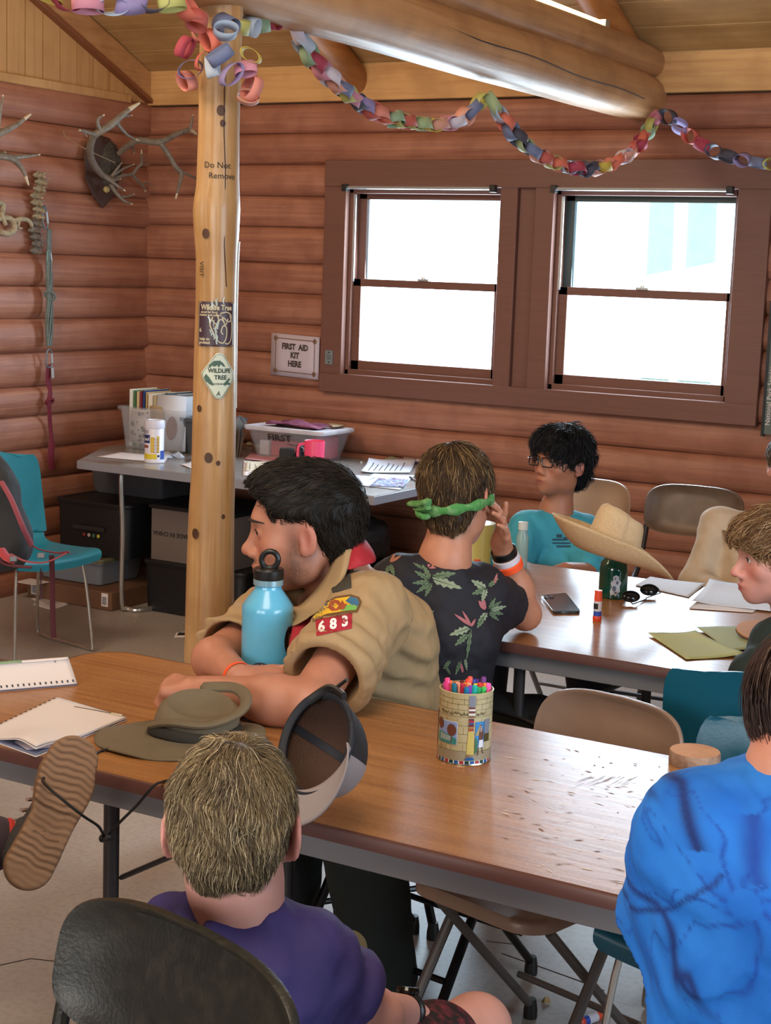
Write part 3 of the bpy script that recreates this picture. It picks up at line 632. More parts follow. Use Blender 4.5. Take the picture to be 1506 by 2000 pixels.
def head_local(nose=1.0, jaw=1.0, wide=1.0, chin=1.0, ear=1.0, lip=1.0, eo=0.0):
    w_ = wide
    L = [(el((0, -.008, .042), (.074*w_, .096, .08)), 0), (el((0, .028, -.002), (.063*w_, .066, .09)), .04), (el((0, .034, -.056), (.052*w_*jaw, .052, .05)), .03),
         (el((0, .072, -.088*chin), (.021, .02, .019)), .03), (el((0, .074, -.057), (.03, .026, .03)), .02), (rc((-.03, .084, .034), (.03, .084, .034), .011, .011), .022)]
    for sx in (-1, 1):
        L += [(el((sx*.044*w_, .053, -.016), (.022, .026, .024)), .02), (el((sx*.047*w_*jaw, .0, -.058), (.016, .028, .03)), .03)]
    L += [(rc((0, .087, .024), (0, .086+.02*nose, -.018), .0075, .010), .014), (el((0, .088+.022*nose, -.026), (.0125, .013, .0115)), .010)]
    for sx in (-1, 1): L += [(el((sx*.0135, .096+.004*nose, -.033), (.0085, .012, .0085)), .007)]
    f = U(L); f = SUB(f, U([(el((sx*.033, .101, .011), (.019, .017, .0125)), 0) for sx in (-1, 1)]), .016)
    L2 = [(f, 0)]
    f0 = f; f0.bb = (A(-.3, -.3, -.3), A(.3, .3, .3))
    for sx in (-1, 1):
        L2 += [(el((sx*.0315, .078, .011), (.0175, .0155, .0135)), .004)]
    L2 += [(el((0, .0955, -.0575), (.023, .0115*lip, .0062)), .006), (el((0, .0935, -.0685), (.019, .0118*lip, .0072)), .005)]
    f = U(L2)
    f = SUB(f, U([(el((sx*.0320, .0935, .0105), (.0145, .014, .0052)), 0) for sx in (-1, 1)]), .002)
    f = SUB(f, rc((-.022, .1065, -.0625), (.022, .1065, -.0625), .0022, .0022), .003)
    f = SUB(f, U([(el((sx*.0075, .103+.006*nose, -.0385), (.0035, .005, .004)), 0) for sx in (-1, 1)]), .003)
    ears = []
    for sx in (-1, 1):
        Re = rotz(sx*.45)@rotx(-.12); e = el((sx*(.0795*w_+eo), -.010, .0), (.0065, .0205*ear, .033*ear), Re)
        e = U([(e, 0), (el((sx*(.076*w_+eo*.5), -.004, -.024*ear), (.007, .010, .011)), .008)])
        e = SUB(e, el((sx*(.0875*w_+eo), -.004, .003), (.0075, .0115*ear, .020*ear), Re), .003); e.bb = (A(-.2, -.2, -.2), A(.2, .2, .2)); ears.append((e, .005))
    f.bb = (A(-.3, -.3, -.3), A(.3, .3, .3)); f = U([(f, 0)]+ears)
    f.bb = (A(-.3, -.3, -.3), A(.3, .3, .3)); return f
class Head:
    def __init__(s, c, fwd, up=(0, 0, 1), roll=0, sc=1.0, **k):
        global PSC
        s.c = A(*c); s.R = frame(fwd, up, roll); s.s = sc*PSC; s.k = k; o_ = PSC; PSC = 1.0; s.f = XF(head_local(**k), c, s.R, s.s, .2); PSC = o_
    def W(s, *p): return s.c+s.R@(A(*p)*s.s)
    def loc(s, P): return (P-s.c)@s.R/s.s
def hand(Wr, f, n, side, curl=(.3, .4, .3), spread=.08, thumb=(.5, .6, -.3), s=1.0, curls=None):
    """Wr wrist, f finger direction, n back-of-hand normal, side +1 thumb along cross(f,n)"""
    Wr, f, n = A(*Wr), nz(f), nz(n); n = nz(n-f*(n@f)); t = np.cross(f, n)*side; L = []
    offs = [.028, .0095, -.009, -.026]; lens = [(.042, .025, .02), (.047, .028, .022), (.043, .026, .021), (.034, .02, .018)]; mc = [.082, .086, .082, .074]
    L.append((rc(Wr-f*.01, Wr+f*.03, .024*s, .022*s), 0))
    for i in range(4):
        k = Wr+(f*mc[i]+t*offs[i])*s; L.append((rc(Wr+(t*offs[i]*.55+f*.012)*s, k, .0135*s, .0115*s), .014))
        cl = curls[i] if curls else curl; a = 0; p = k; ff = nz(f+t*spread*(1.2-i*.8)); r = .0093 if i < 3 else .0082
        for j in range(3):
            a += cl[j]; d = ff*math.cos(a)-n*math.sin(a); q = p+d*lens[i][j]*s; L.append((rc(p, q, (r-.0009*j)*s, (r-.0009*(j+1))*s), .004 if j else .008)); p = q
    b = Wr+(f*.022+t*.026-n*.006)*s; d1 = nz(f*thumb[0]+t*thumb[1]+n*thumb[2]); q = b+d1*.038*s; L.append((rc(b-d1*.015, q, .015*s, .0115*s), .014))
    d2 = nz(d1*.8+f*.5); q2 = q+d2*.03*s; L.append((rc(q, q2, .0108*s, .0095*s), .004)); L.append((rc(q2, q2+nz(d2+f*.3)*.022*s, .0095*s, .0078*s), .003)); return L
def lerpc(a, b, t): return a*(1-t[:, None])+b*t[:, None]
def bump01(x): return np.clip(x, 0, 1)
def skin_color(base, H, stub=0, lipc='#8f4a42', red='#b5604c', ears='#b0605a'):
    b = A(*lin(base)); lp = A(*lin(lipc)); rd = A(*lin(red)); ec = A(*lin(ears)); sb = A(*lin('#3d2f2a'))
    def f(V):
        P = H.loc(V); n = np.tile(b, (len(V), 1))*(1+.05*wob(V, 60))[:, None]
        def g(c, r): return np.exp(-((((P-A(*c))/A(*r))**2).sum(1)))
        n = lerpc(n, rd, .45*bump01(g((.04, .08, -.02), (.02, .03, .02))+g((-.04, .08, -.02), (.02, .03, .02))+g((0, .115, -.03), (.015, .015, .015))))
        n = lerpc(n, lp, .9*bump01(1.3*g((0, .1, -.0625), (.019, .02, .0085))))
        n = lerpc(n, ec, .5*bump01(g((.085, -.01, 0), (.015, .03, .035))+g((-.085, -.01, 0), (.015, .03, .035))))
        if stub:
            m = bump01(g((.05, .01, -.06), (.035, .035, .03))+g((-.05, .01, -.06), (.035, .035, .03))+g((0, .085, -.09), (.03, .03, .017))+1.1*g((0, .105, -.047), (.026, .03, .006))+.8*g((.066, .018, -.01), (.02, .014, .05))+.8*g((-.066, .018, -.01), (.02, .014, .05)))
            n = lerpc(n, sb, stub*m*(.8+.2*wob(V, 300)))
        return n
    return f
def eyes(H, root, gaze=(0, 1, 0), iris=None):
    for sx in (-1, 1):
        mb = MB(); c = H.W(sx*.0315, .0775, .0107); g = H.R@nz(A(*gaze)); prof = [(.0135*H.s*math.sin(a), -.0135*H.s*math.cos(a)) for a in np.linspace(0, pi, 12)]
        mb.lathe(prof, c, 20, ax=g); o = mb.build('eye', M_eye, root)
        mb = MB(); r0 = .0137*H.s; mb.lathe([(r0*math.sin(a), r0*math.cos(a)) for a in np.linspace(.52, 0, 5)], c, 18, ax=g); mb.build('iris', iris or M_iris, o)
def brows(H, root, m=M_brow, th=.0034, arch=.004, z0=.034, x0=.012, x1=.056, nm='eyebrow'):
    if nm == 'eyebrow': brows(H, root, M_brow, .0011, .0042, .0135, .017, .0475, 'eyelash')
    for sx in (-1, 1):
        vs, _ = [], 0; mb = MB(); pts = []
        for t in np.linspace(0, 1, 9):
            x = x0+(x1-x0)*t; z = z0+arch*math.sin(t*pi*.8)-.004*t*t
            y = .12
            for _k in range(40):
                d = float(H.f(np.array([H.W(sx*x, y, z)]))[0])/H.s
                if d < .0012: break
                y -= max(d*.7, .0006)
            pts.append(H.W(sx*x, y, z))
        mb.tube(pts, [th*H.s*v for v in (.7, 1, 1.15, 1.15, 1.1, 1, .85, .6, .3)], 8, flat=.6); mb.build(nm, m, root)
def grad(f, P, e=.002):
    g = np.stack([f(P+A(*d)*e)-f(P-A(*d)*e) for d in np.eye(3)], 1); return g/np.maximum(np.linalg.norm(g, axis=1), 1e-6)[:, None]
def hair(H, root, capf, n, length, flow, m, cols, r=.0006, steps=7, h=.004, sel=None, lift=.002, seed=1, curl=.15, name='hair', stick=1.0, cap=True, low=0):
    """solid cap plus strands that start on it, follow flow(p, normal) and hug the surface; local head coordinates"""
    vs, fs = mesh_sdf(capf, h, (A(-.14, -.16, -.14), A(.14, .16, .2))); vs = relax(vs, fs, 2); rs = np.random.RandomState(seed)
    idx = rs.randint(0, len(fs), n*3); w_ = rs.dirichlet([1]*4, n*3); P = (vs[fs[idx]]*w_[:, :, None]).sum(1); P = P[P[:, 2] > -.12]
    if sel is not None: P = P[sel(P)]
    P = P[:n]; n = len(P); N0 = grad(capf, P); L = length(P) if callable(length) else np.full(n, length); L = L*rs.uniform(.65, 1.15, n)
    jit = rs.normal(0, curl, (n, 3)); pts = [P-N0*.002]; cur = P+N0*.0006; off = rs.uniform(.0002, lift, n)
    cl = np.stack([wob(P, 55, 3), wob(P, 55, 9), wob(P, 55, 5)], 1)*curl*1.6
    for k in range(steps):
        Nn = grad(capf, cur); d = flow(cur, Nn)+jit+cl; d -= Nn*(d*Nn).sum(1)[:, None]*stick; d /= np.maximum(np.linalg.norm(d, axis=1), 1e-6)[:, None]
        cur = cur+d*(L/steps)[:, None]; dd = capf(cur); tgt = off*(k+1)/steps*1.5+.0004; corr = np.where(dd < tgt, tgt-dd, (tgt-dd)*.6*stick); cur = cur+Nn*corr[:, None]; pts.append(cur.copy())
    K = steps+1; S = np.stack(pts, 1); T = np.gradient(S, axis=1); T /= np.linalg.norm(T, axis=2)[:, :, None]+1e-9
    a = np.cross(T, A(.3, .5, .8)); a /= np.linalg.norm(a, axis=2)[:, :, None]+1e-9; b = np.cross(T, a)
    rad = r/H.s*np.interp(np.arange(K)/(K-1), [0, .5, .85, 1], [1, 1, .7, .15]); ring = []
    for q in range(3): ang = 2*pi*q/3; ring.append(S+(a*math.cos(ang)+b*math.sin(ang))*rad[None, :, None])
    V = np.stack(ring, 2).reshape(-1, 3); base = (np.arange(n)*K*3)[:, None, None]; kk = (np.arange(K-1)*3)[None, :, None]; q = np.arange(3)[None, None, :]; q2 = (q+1) % 3
    Fq = np.stack([base+kk+q, base+kk+q2, base+kk+3+q2, base+kk+3+q], -1).reshape(-1, 4)
    c0, c1, c2 = [A(*lin(c)) for c in cols]; t = rs.rand(n); tt = np.clip(.5+.5*wob(P, 40, 2)+rs.normal(0, .25, n), 0, 1); col = lerpc(np.tile(c0, (n, 1)), c1, tt); col = lerpc(col, c2, (rs.rand(n) < .16)*1.0)
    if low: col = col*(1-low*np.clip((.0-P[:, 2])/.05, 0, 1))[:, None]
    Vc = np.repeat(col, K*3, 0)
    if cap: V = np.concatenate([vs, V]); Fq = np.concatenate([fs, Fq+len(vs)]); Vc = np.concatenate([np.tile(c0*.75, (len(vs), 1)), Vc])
    V = H.c+(V*H.s)@H.R.T
    return np_mesh(name, V, Fq, m, root, colors=Vc)
M_hair = mat('hair', '#3a2c20', .55, attr='col', spec=.25)
def person(loc, lab, **k): return empty('person', loc, lab, 'person')
def folds(amp, fr=18, seed=0.0, dirs=None):
    def f(P):
        d = amp*wob(P, fr, seed)+amp*.5*wob(P, fr*2.3, seed+4)
        if dirs:
            for c, ax, fq, rad, am in dirs:
                q = P-A(*c); w_ = np.exp(-(q*q).sum(1)/rad**2); s = q@nz(ax); d = d+am*w_*np.sin(s*fq+2.2*wob(P, 9, seed+1))
        return d
    return f
def sleeve_cavity(a, b, r, depth=.05):
    """hollow at the open end b of a sleeve running a->b"""
    a, b = A(*a), A(*b); d = nz(b-a); return rc(b-d*depth, b+d*.03, r*.8, r)
# ------------------------------------------------------------------ person in khaki uniform shirt, chin on a blue bottle
PSC = 1.07; TZ0 = .737
sc_r = person((-1.72, 3.05, 0), 'person in khaki uniform shirt and red neckerchief, chin resting on a blue bottle')
Hs = Head(PD(596, 1042, 3.44), -RT*1.0+FW*.02+A(0, 0, -.05), roll=-.03, sc=1.12, nose=1.1, jaw=1.06)
shL, shR = PD(722, 1196, 3.36), PD(525, 1215, 3.66); nb0 = PD(668, 1138, 3.52)
elL = PZ(600, 1376, .79); wrL = PZ(398, 1348, .782); elR = PZ(418, 1288, .80); wrR = PZ(466, 1324, .80)
mid = (shL+shR)/2; pel = PD(745, 1400, 3.72); pel[2] = .56; bel = (mid+pel)/2+A(.02, .03, 0); back = PD(745, 1250, 3.60)
up_ = nz(wrL-elL)
fist = wrL+up_*.0
bodyL = [(Hs.f, 0), (rc(Hs.W(0, -.015, -.03), nb0+A(0, 0, -.01), .054, .06), .03), (rc(nb0, bel, .07, .09), .04), (rc(mid, shL, .05, .052), .03), (rc(mid, shR, .05, .052), .03),
         (rc(shL, elL, .052, .043), .02), (rc(elL, elL+(wrL-elL)*.35, .045, .046), .02), (rc(elL+(wrL-elL)*.3, wrL, .046, .029), .03), (rc(shR, elR, .05, .044), .02), (rc(elR, wrR, .045, .03), .02)]
bodyL += [(q[0], max(q[1], .004)) for q in hand(wrL, nz(up_+A(0, -.05, 0)), A(.1, -.25, 1), 1, s=1.07, curl=(1.0, 1.3, .9), thumb=(.8, .3, -.25))]
bodyL += [(q[0], max(q[1], .004)) for q in hand(wrR, nz(PZ(560, 1338, .80)-PZ(466, 1324, .80)), A(-.1, -.45, .9), -1, s=1.07, curl=(.25, .35, .25), thumb=(.9, .35, .1))]
sdf_obj('body', U(bodyL), M_skin, sc_r, h=.003, colorfn=skin_color('#b37a62', Hs, stub=.85, red='#b0604f'))
eyes(Hs, sc_r, (-.55, 1, -.12)); brows(Hs, sc_r, th=.0048, z0=.032)
PSC = 1.0
cap = el((0, -.012, .048), (.088, .112, .094)); cap = U([(cap, 0), (el((0, .04, .085), (.07, .07, .052)), .03), (el((0, -.07, -.01), (.06, .034, .07)), .03)])
cutf = U([(el((0, .130, .016), (.12, .083, .090)), 0), (rb((0, .065, -.042), (.12, .085, .078), rad=.03), .02), (rb((0, -.0, -.02), (.13, .022, .047), rad=.02), .012)]); capS = DISP(SUB(cap, cutf, .012), lambda P: .0022*wob(P, 70))
capS.bb = (A(-.2, -.2, -.2), A(.2, .2, .2))
hair(Hs, sc_r, capS, 3800, lambda P: np.where(P[:, 2] > .04, .035, .018), lambda P, N: np.stack([P[:, 0]*3, np.where(P[:, 2] > .05, .8, -.25), np.where(P[:, 2] > .06, -.15, -1.)], 1), M_hair, ('#16130f', '#231d17', '#3a3026'), r=.0007, lift=.005, seed=3)
PSC = 1.07
# shirt
M_khaki = mat('khaki_cloth', '#a88c66', .8, noise=[(500, '#94794f', .3)], bump=(260, .12))
hemL = shL+(elL-shL)*.70; hemR = shR+(elR-shR)*.72
torso = U([(rc(mid, shL, .085, .078), 0), (rc(mid, shR, .085, .078), .04), (rc(nb0+A(.01, .02, -.04), back, .085, .115), .06), (rc(back, pel, .115, .145), .06), (rc(mid, bel, .10, .12), .06), (rc(bel, pel, .12, .15), .06)])
sl = U([(torso, 0), (rc(shL, hemL, .078, .084), .05), (rc(shL+A(0, -.015, 0), hemL+A(.0, -.01, -.01), .07, .083), .04), (rc(shR, hemR, .072, .076), .05)])
dL, dR = nz(hemL-shL), nz(hemR-shR)
sl = DISP(sl, folds(.0032, 27, 1.0, [(hemL, dL, 105, .12, .012), (bel+A(0, -.1, 0), (.5, .2, 1), 100, .15, .013), (hemR, A(.2, .3, 1), 110, .11, .012), (PD(830, 1320, 3.4), (.6, 0, 1), 100, .15, .012)]))
def cutsleeve(f, hem, d, rad): return SUB(f, INT(HS(hem+d*.0, -d), el(hem+d*.1, (.16, .16, .16)), .0), .002)
sl = cutsleeve(sl, hemL+dL*.01, dL, .1); sl = cutsleeve(sl, hemR+dR*.01, dR, .1)
sl = SUB(sl, rc(shL+(elL-shL)*.55, hemL+dL*.05, .06, .075), .003); sl = SUB(sl, rc(shR+(elR-shR)*.5, hemR+dR*.05, .05, .067), .003)
nd = nz(Hs.W(0, 0, -.05)-nb0); sl = SUB(sl, rc(nb0-nd*.01, Hs.W(0, -.0, -.06), .062, .064), .012); sl = SUB(sl, el(PD(606, 1150, 3.44), (.075, .075, .06)), .015); sl = SUB(sl, rc(PZ(519, 1350, TZ0), PZ(519, 1350, TZ0)+A(0, 0, .17), .058, .058), .01)
sl.bb = (np.minimum(torso.bb[0], hemR-.1), np.maximum(torso.bb[1], hemL+.1)); sl.bb = (np.minimum(sl.bb[0], hemL-.12), sl.bb[1])
shirtS = sdf_obj('uniform_shirt', sl, M_khaki, sc_r, h=.0048)
bv = bvh_of(shirtS)
# (measured on the shirt surface)
# collar and neckerchief: folded bands that run round the neck
def band(name, ctrl, m, solid=.003, kf=6, ki=3, **k):
    """ctrl rows of (inner,outer,...) points along the band"""
    rows = [catmull(r, ki) for r in ctrl]; cols_ = [catmull([r[j] for r in rows], kf) for j in range(len(rows[0]))]; nu, nv = len(cols_)-1, len(cols_[0])-1
    mb = MB(); mb.grid(lambda u, v: cols_[int(round(u*nu))][int(round(v*nv))], nu, nv); return mb.build(name, m, sc_r if 'parent' not in k else k['parent'], solid=solid, sharp=80)
Pq = PD
band('collar', [[Pq(678, 1030, 3.42), Pq(684, 1045, 3.41), Pq(690, 1060, 3.40)], [Pq(657, 1085, 3.40), Pq(671, 1100, 3.355), Pq(676, 1118, 3.345)], [Pq(628, 1138, 3.38), Pq(654, 1152, 3.32), Pq(650, 1172, 3.31)], [Pq(590, 1180, 3.36), Pq(618, 1192, 3.30), Pq(602, 1206, 3.29)], [Pq(572, 1186, 3.37), Pq(590, 1202, 3.31), Pq(574, 1222, 3.30)], [Pq(566, 1190, 3.38), Pq(578, 1206, 3.33), Pq(568, 1218, 3.33)]], M_khaki)
M_red = mat('red_cotton', '#a3202c', .75, noise=(30, '#b8303a', .4), bump=(300, .1))
mbn = band('neckerchief', [[Pq(663, 1036, 3.47), Pq(690, 1040, 3.47), Pq(716, 1058, 3.48)], [Pq(677, 1062, 3.41), Pq(700, 1066, 3.40), Pq(730, 1080, 3.43)], [Pq(676, 1085, 3.385), Pq(700, 1092, 3.36), Pq(731, 1098, 3.40)], [Pq(670, 1112, 3.36), Pq(684, 1112, 3.35), Pq(700, 1106, 3.35)]], M_red)
mb = MB()
for pts, rr in (([(592, 1186, 3.36), (597, 1212, 3.33), (588, 1248, 3.31), (578, 1288, 3.29)], (.012, .016, .018, .012)), ([(590, 1195, 3.36), (586, 1225, 3.31), (580, 1260, 3.27), (576, 1285, 3.25)], (.012, .017, .018, .012))):
    mb.tube(catmull([PD(*p) for p in pts], 5), list(np.interp(np.linspace(0, 1, 16), [0, .33, .66, 1], rr)), 12, flat=.5)
mb.build('neckerchief_end', M_red, mbn)
# shoulder loop, patches and numerals on the sleeve
dcam = FW; M_loop = mat('dark_green_loop', '#3c382f', .8)
def pj(px, py, d=3.53, off=.0015): c = EYE+ray(px, py)*d/F; return projector(bv, c, RT, -DN, nz(c-EYE), off)
S_ = 3.53/F
def pxpoly(pts, c): return [((x-c[0])*S_, -(y-c[1])*S_) for x, y in pts]
c0 = (664, 1140); mb = MB(); decal(mb, pxpoly([(642, 1135), (646, 1126), (680, 1116), (685, 1121), (686, 1147), (650, 1158)], c0), pj(*c0, off=.004)); mb.build('shoulder_loop', M_loop, sc_r, solid=.003)
c1 = (655, 1187); f1 = pj(*c1); mb = MB()
out = [(608, 1207), (614, 1192), (630, 1178), (655, 1165), (685, 1161), (701, 1166), (706, 1176), (697, 1196), (672, 1197), (640, 1203), (612, 1214)]
ms = [mat('patch_brown_edge', '#6a4a26', .8), mat('patch_yellow', '#e3b52c', .8), mat('patch_blue', '#3a6a8c', .8), mat('patch_green', '#6fae54', .8), mat('patch_rust', '#a04a28', .8), mat('patch_cream', '#e8d8a0', .8), mat('patch_red', '#a31d2e', .8), mat('patch_white', '#ece6e2', .8)]
decal(mb, pxpoly(out, c1), f1, .006)
def sh(pts, k, lay): mb.cur = k; decal(mb, pxpoly(pts, c1), pj(*c1, off=.0016+.0005*lay), .006)
sh([(612, 1205), (618, 1193), (633, 1181), (656, 1169), (684, 1165), (697, 1169), (701, 1177), (694, 1191), (670, 1193), (640, 1198), (614, 1208)], 1, 1)
sh([(684, 1165), (697, 1169), (701, 1177), (697, 1186), (684, 1180), (674, 1174)], 2, 2); sh([(672, 1183), (684, 1180), (697, 1184), (694, 1191), (676, 1192), (664, 1192)], 3, 3)
sh([(612, 1205), (618, 1193), (626, 1187), (630, 1194), (620, 1202)], 3, 2); sh([(618, 1193), (633, 1181), (640, 1178), (632, 1190)], 2, 2)
sh([(640, 1186), (645, 1175), (654, 1171), (662, 1173), (667, 1181), (660, 1192), (648, 1193)], 4, 3); sh([(650, 1184), (653, 1178), (659, 1178), (661, 1184), (656, 1189)], 1, 4); sh([(660, 1190), (668, 1172), (673, 1180), (678, 1178), (672, 1190)], 4, 4)
mb.cur = 0; put_text(mb, 'GRAND CANYON', .011, (lambda fn: lambda x, y: fn(x-.004, y-.017+.0012*(x/.02)+.09*x))(pj(*c1, off=.0042)), sx=.9)
mb.build('council_patch', ms, sc_r)
c2 = (653, 1220); mb = MB(); mb.cur = 6; decal(mb, pxpoly([(617, 1211), (687, 1197), (686, 1227), (620, 1241)], c2), pj(*c2, off=.002), .008); mb.cur = 7
for ch, cx, cy in (('6', 629, 1224), ('8', 651, 1219), ('3', 673, 1214)):
    put_text(mb, ch, .031, (lambda fn, ox, oy: lambda x, y: fn(x+ox, y+oy+.12*x))(pj(*c2, off=.0032), (cx-c2[0])*S_, -(cy-c2[1])*S_), bold=.0012, sx=.95)
mb.build('troop_numeral_patch', ms, sc_r)
mb = MB(); dd = nz(wrR-elR); mb.lathe([(.034, -.006), (.0355, 0), (.034, .006), (.0325, 0), (.034, -.006)], wrR-dd*.002, 28, ax=dd); tag(mb.build('wristband', mat('orange_silicone', '#ff5a2a', .5), sc_r), 'orange wristband')
# trousers and shoe under the table
M_dgreen = mat('dark_green_trousers', '#18211f', .85, bump=(120, .2))
knL, ftL = PD(700, 1560, 3.25), PZ(745, 1905, .09); knR = PD(560, 1560, 3.5); ftR = PZ(560, 1790, .09); knL[2] = .52; knR[2] = .52
tr = U([(rc(pel, knL, .12, .095), 0), (rc(knL, ftL, .092, .078), .03), (rc(pel, knR, .12, .09), .05), (rc(knR, ftR, .085, .075), .03)]); tr = DISP(tr, folds(.004, 12, 3.0))
sdf_obj('trousers', tr, M_dgreen, sc_r, h=.009)
PSC = 1.0
for ft in (ftL, ftR):
    sh_ = U([(rc(ft+A(0, .02, -.04), ft+A(-.03, -.17, -.055), .042, .034), 0), (rc(ft+A(0, .02, -.02), ft+A(-.01, -.06, -.03), .04, .036), .02)]); sh_ = SUB(sh_, HS((0, 0, .004), (0, 0, 1)), .001); sdf_obj('shoe', sh_, mat('black_shoe', '#15171a', .5), sc_r, h=.006, bb=(ft-A(.12, .26, .12), ft+A(.1, .1, .06)))
# ------------------------------------------------------------------ fair-haired person in the purple shirt, seen from behind
pb = person((-1.12, 1.72, 0), 'person with short fair hair and purple shirt, seen from behind, seated in the foreground')
Hb = Head(PD(456, 1620, 2.12), FW*1.0+RT*.03+A(0, 0, -.05), roll=.02, sc=.93, ear=1.3, wide=.97, eo=.010)
nb = PD(462, 1752, 2.13); bl, br = PD(345, 1832, 2.16), PD(605, 1868, 2.15); eb = PD(735, 1985, 2.22); wb = PD(795, 1975, 2.42); ph = PD(470, 2230, 2.15); cb = PD(480, 1950, 2.13)
ebl = PD(270, 2060, 2.25); wbl = PD(380, 2090, 2.5)
bd = [(Hb.f, 0), (rc(Hb.W(0, -.02, -.03), nb, .05, .052), .03), (rc(nb, cb, .05, .075), .04), (rc(bl, br, .04, .04), .04), (rc(br, eb, .04, .034), .02), (rc(eb, wb, .036, .024), .015), (rc(bl, ebl, .04, .034), .02), (rc(ebl, wbl, .036, .024), .015), (rc(cb, ph, .075, .085), .04)]
bd += [(q[0], max(q[1], .004)) for q in hand(wb, nz(wb-eb+A(0, .05, -.06)), A(.1, 0, 1), 1, curl=(.5, .5, .3), s=.85)]+[(q[0], max(q[1], .004)) for q in hand(wbl, nz(wbl-ebl+A(0, .03, -.06)), A(.1, 0, 1), -1, curl=(.5, .5, .3), s=.85)]
kn = PD(930, 2010, 2.55); an = A(kn[0]-.05, kn[1]+.12, .08); kn2 = PD(560, 2120, 2.6); an2 = A(kn2[0], kn2[1]+.1, .08)
bd += [(rc(ph, kn, .07, .055), .03), (rc(kn, an, .052, .035), .02), (rc(ph, kn2, .07, .055), .03), (rc(kn2, an2, .052, .035), .02)]
sdf_obj('body', U(bd), M_skin, pb, h=.0042, colorfn=skin_color('#cf988a', Hb, red='#c4685a', ears='#c8506a'))
eyes(Hb, pb); brows(Hb, pb, mat('fair_brow', '#6a4f33', .8))
cap = U([(el((0, -.012, .042), (.083, .108, .092)), 0), (el((0, -.055, -.015), (.064, .048, .066)), .03)])
cut = U([(el((0, .13, -.02), (.12, .085, .085)), 0), (rb((0, .045, -.09), (.12, .062, .09), rad=.03), .02), (rb((0, -.05, -.122), (.14, .1, .05), rad=.02), .02), (rb((0, .004, -.02), (.13, .022, .038), rad=.018), .012)]); capB = DISP(SUB(cap, cut, .012), lambda P: .005*wob(P, 38, 2)); capB.bb = (A(-.2, -.2, -.2), A(.2, .2, .2))
crown = A(.01, -.045, .118)
def flB(P, N):
    d = P-crown; d /= np.linalg.norm(d, axis=1)[:, None]+1e-6; fr = (P[:, 1] > .0)[:, None]
    return d*1.0+A(0, 0, -.55)+.35*np.stack([wob(P, 30, 1), wob(P, 30, 6), 0*P[:, 0]], 1)
M_hairb = M_hair
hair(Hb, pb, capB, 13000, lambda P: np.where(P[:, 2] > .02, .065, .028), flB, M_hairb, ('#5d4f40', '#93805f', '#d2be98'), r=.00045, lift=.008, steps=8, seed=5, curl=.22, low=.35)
M_purple = mat('purple_jersey', '#38306f', .75, noise=[(9, '#45396c', .5), (300, '#2e2862', .3)], bump=(240, .12))
hb_ = br+(eb-br)*.62; db_ = nz(eb-br); hbl = bl+(ebl-bl)*.6; dbl = nz(ebl-bl)
tb = U([(rc(bl, br, .052, .052), 0), (rc(nb+A(0, .0, -.05), cb, .065, .095), .05), (rc(cb, ph, .11, .12), .06), (rc(br, hb_, .053, .059), .04), (rc(bl, hbl, .053, .058), .04)])
fb = DISP(tb, folds(.0028, 30, 5., [(PD(520, 1880, 1.95), (.5, .1, 1), 120, .11, .011), (hb_, db_, 120, .09, .009), (PD(560, 1950, 1.95), (.2, 0, 1), 110, .11, .010), (PD(400, 1850, 2.1), (.9, 0, .6), 120, .08, .009)]))
for hm, d_ in ((hb_, db_), (hbl, dbl)): fb = cutsleeve(fb, hm+d_*.01, d_, .1)
fb = SUB(fb, rc(br+(eb-br)*.4, hb_+db_*.04, .045, .056), .003); fb = SUB(fb, rc(nb+A(0, 0, -.0), Hb.W(0, -.02, -.05), .056, .062), .01); fb.bb = (tb.bb[0], tb.bb[1])
sdf_obj('t_shirt', fb, M_purple, pb, h=.0048)
# ribbed neckline
mb = MB(); 0 and mb.tube([nb+A(0, 0, .006)+RT*.058*math.cos(a)+nz(np.cross(RT, (0, 0, 1)))*-.053*math.sin(a)+A(0, 0, .006*math.sin(a)) for a in np.linspace(0, 2*pi, 33)], .006, 8, flat=1.6, caps=False)
M_short = mat('dark_red_patterned_shorts', '#1c1013', .8, noise=[(60, '#6e2230', .9)])
sdf_obj('shorts', U([(rc(ph, ph+(kn-ph)*.8, .095, .074), 0), (rc(ph, ph+(kn2-ph)*.8, .095, .075), .04)]), M_short, pb, h=.007)
wd = nz(wb-eb); wc = wb-wd*.012
mb = MB(); mb.lathe([(.027, -.011), (.03, -.008), (.03, .008), (.027, .011), (.026, 0), (.027, -.011)], wc, 24, ax=wd); wt = mb.build('watch_band', M_blk, pb)
mb = MB(); nn = nz(np.cross(wd, A(0, 1, 0))-A(0, 0, 0)); nn = nz(A(0, 0, 1)-wd*wd[2]); mb.lathe([(.017, 0), (.018, .004), (.016, .009), (.0, .0095)], wc+nn*.027, 20, ax=nn); mb.build('watch_case', mat('glossy_black', '#08090a', .1), wt)
for a_ in (an, an2):
    mb2 = U([(rc(a_+A(0, -.02, -.035), a_+A(0, .14, -.05), .036, .03), 0), (rc(a_+A(0, -.01, 0), a_+A(0, .04, -.02), .036, .034), .02)]); sdf_obj('shoe', SUB(mb2, HS((0, 0, .004), (0, 0, 1)), .001), mat('grey_shoe', '#4a4a50', .7), pb, h=.007, bb=(a_-A(.1, .1, .1), a_+A(.1, .25, .05)))

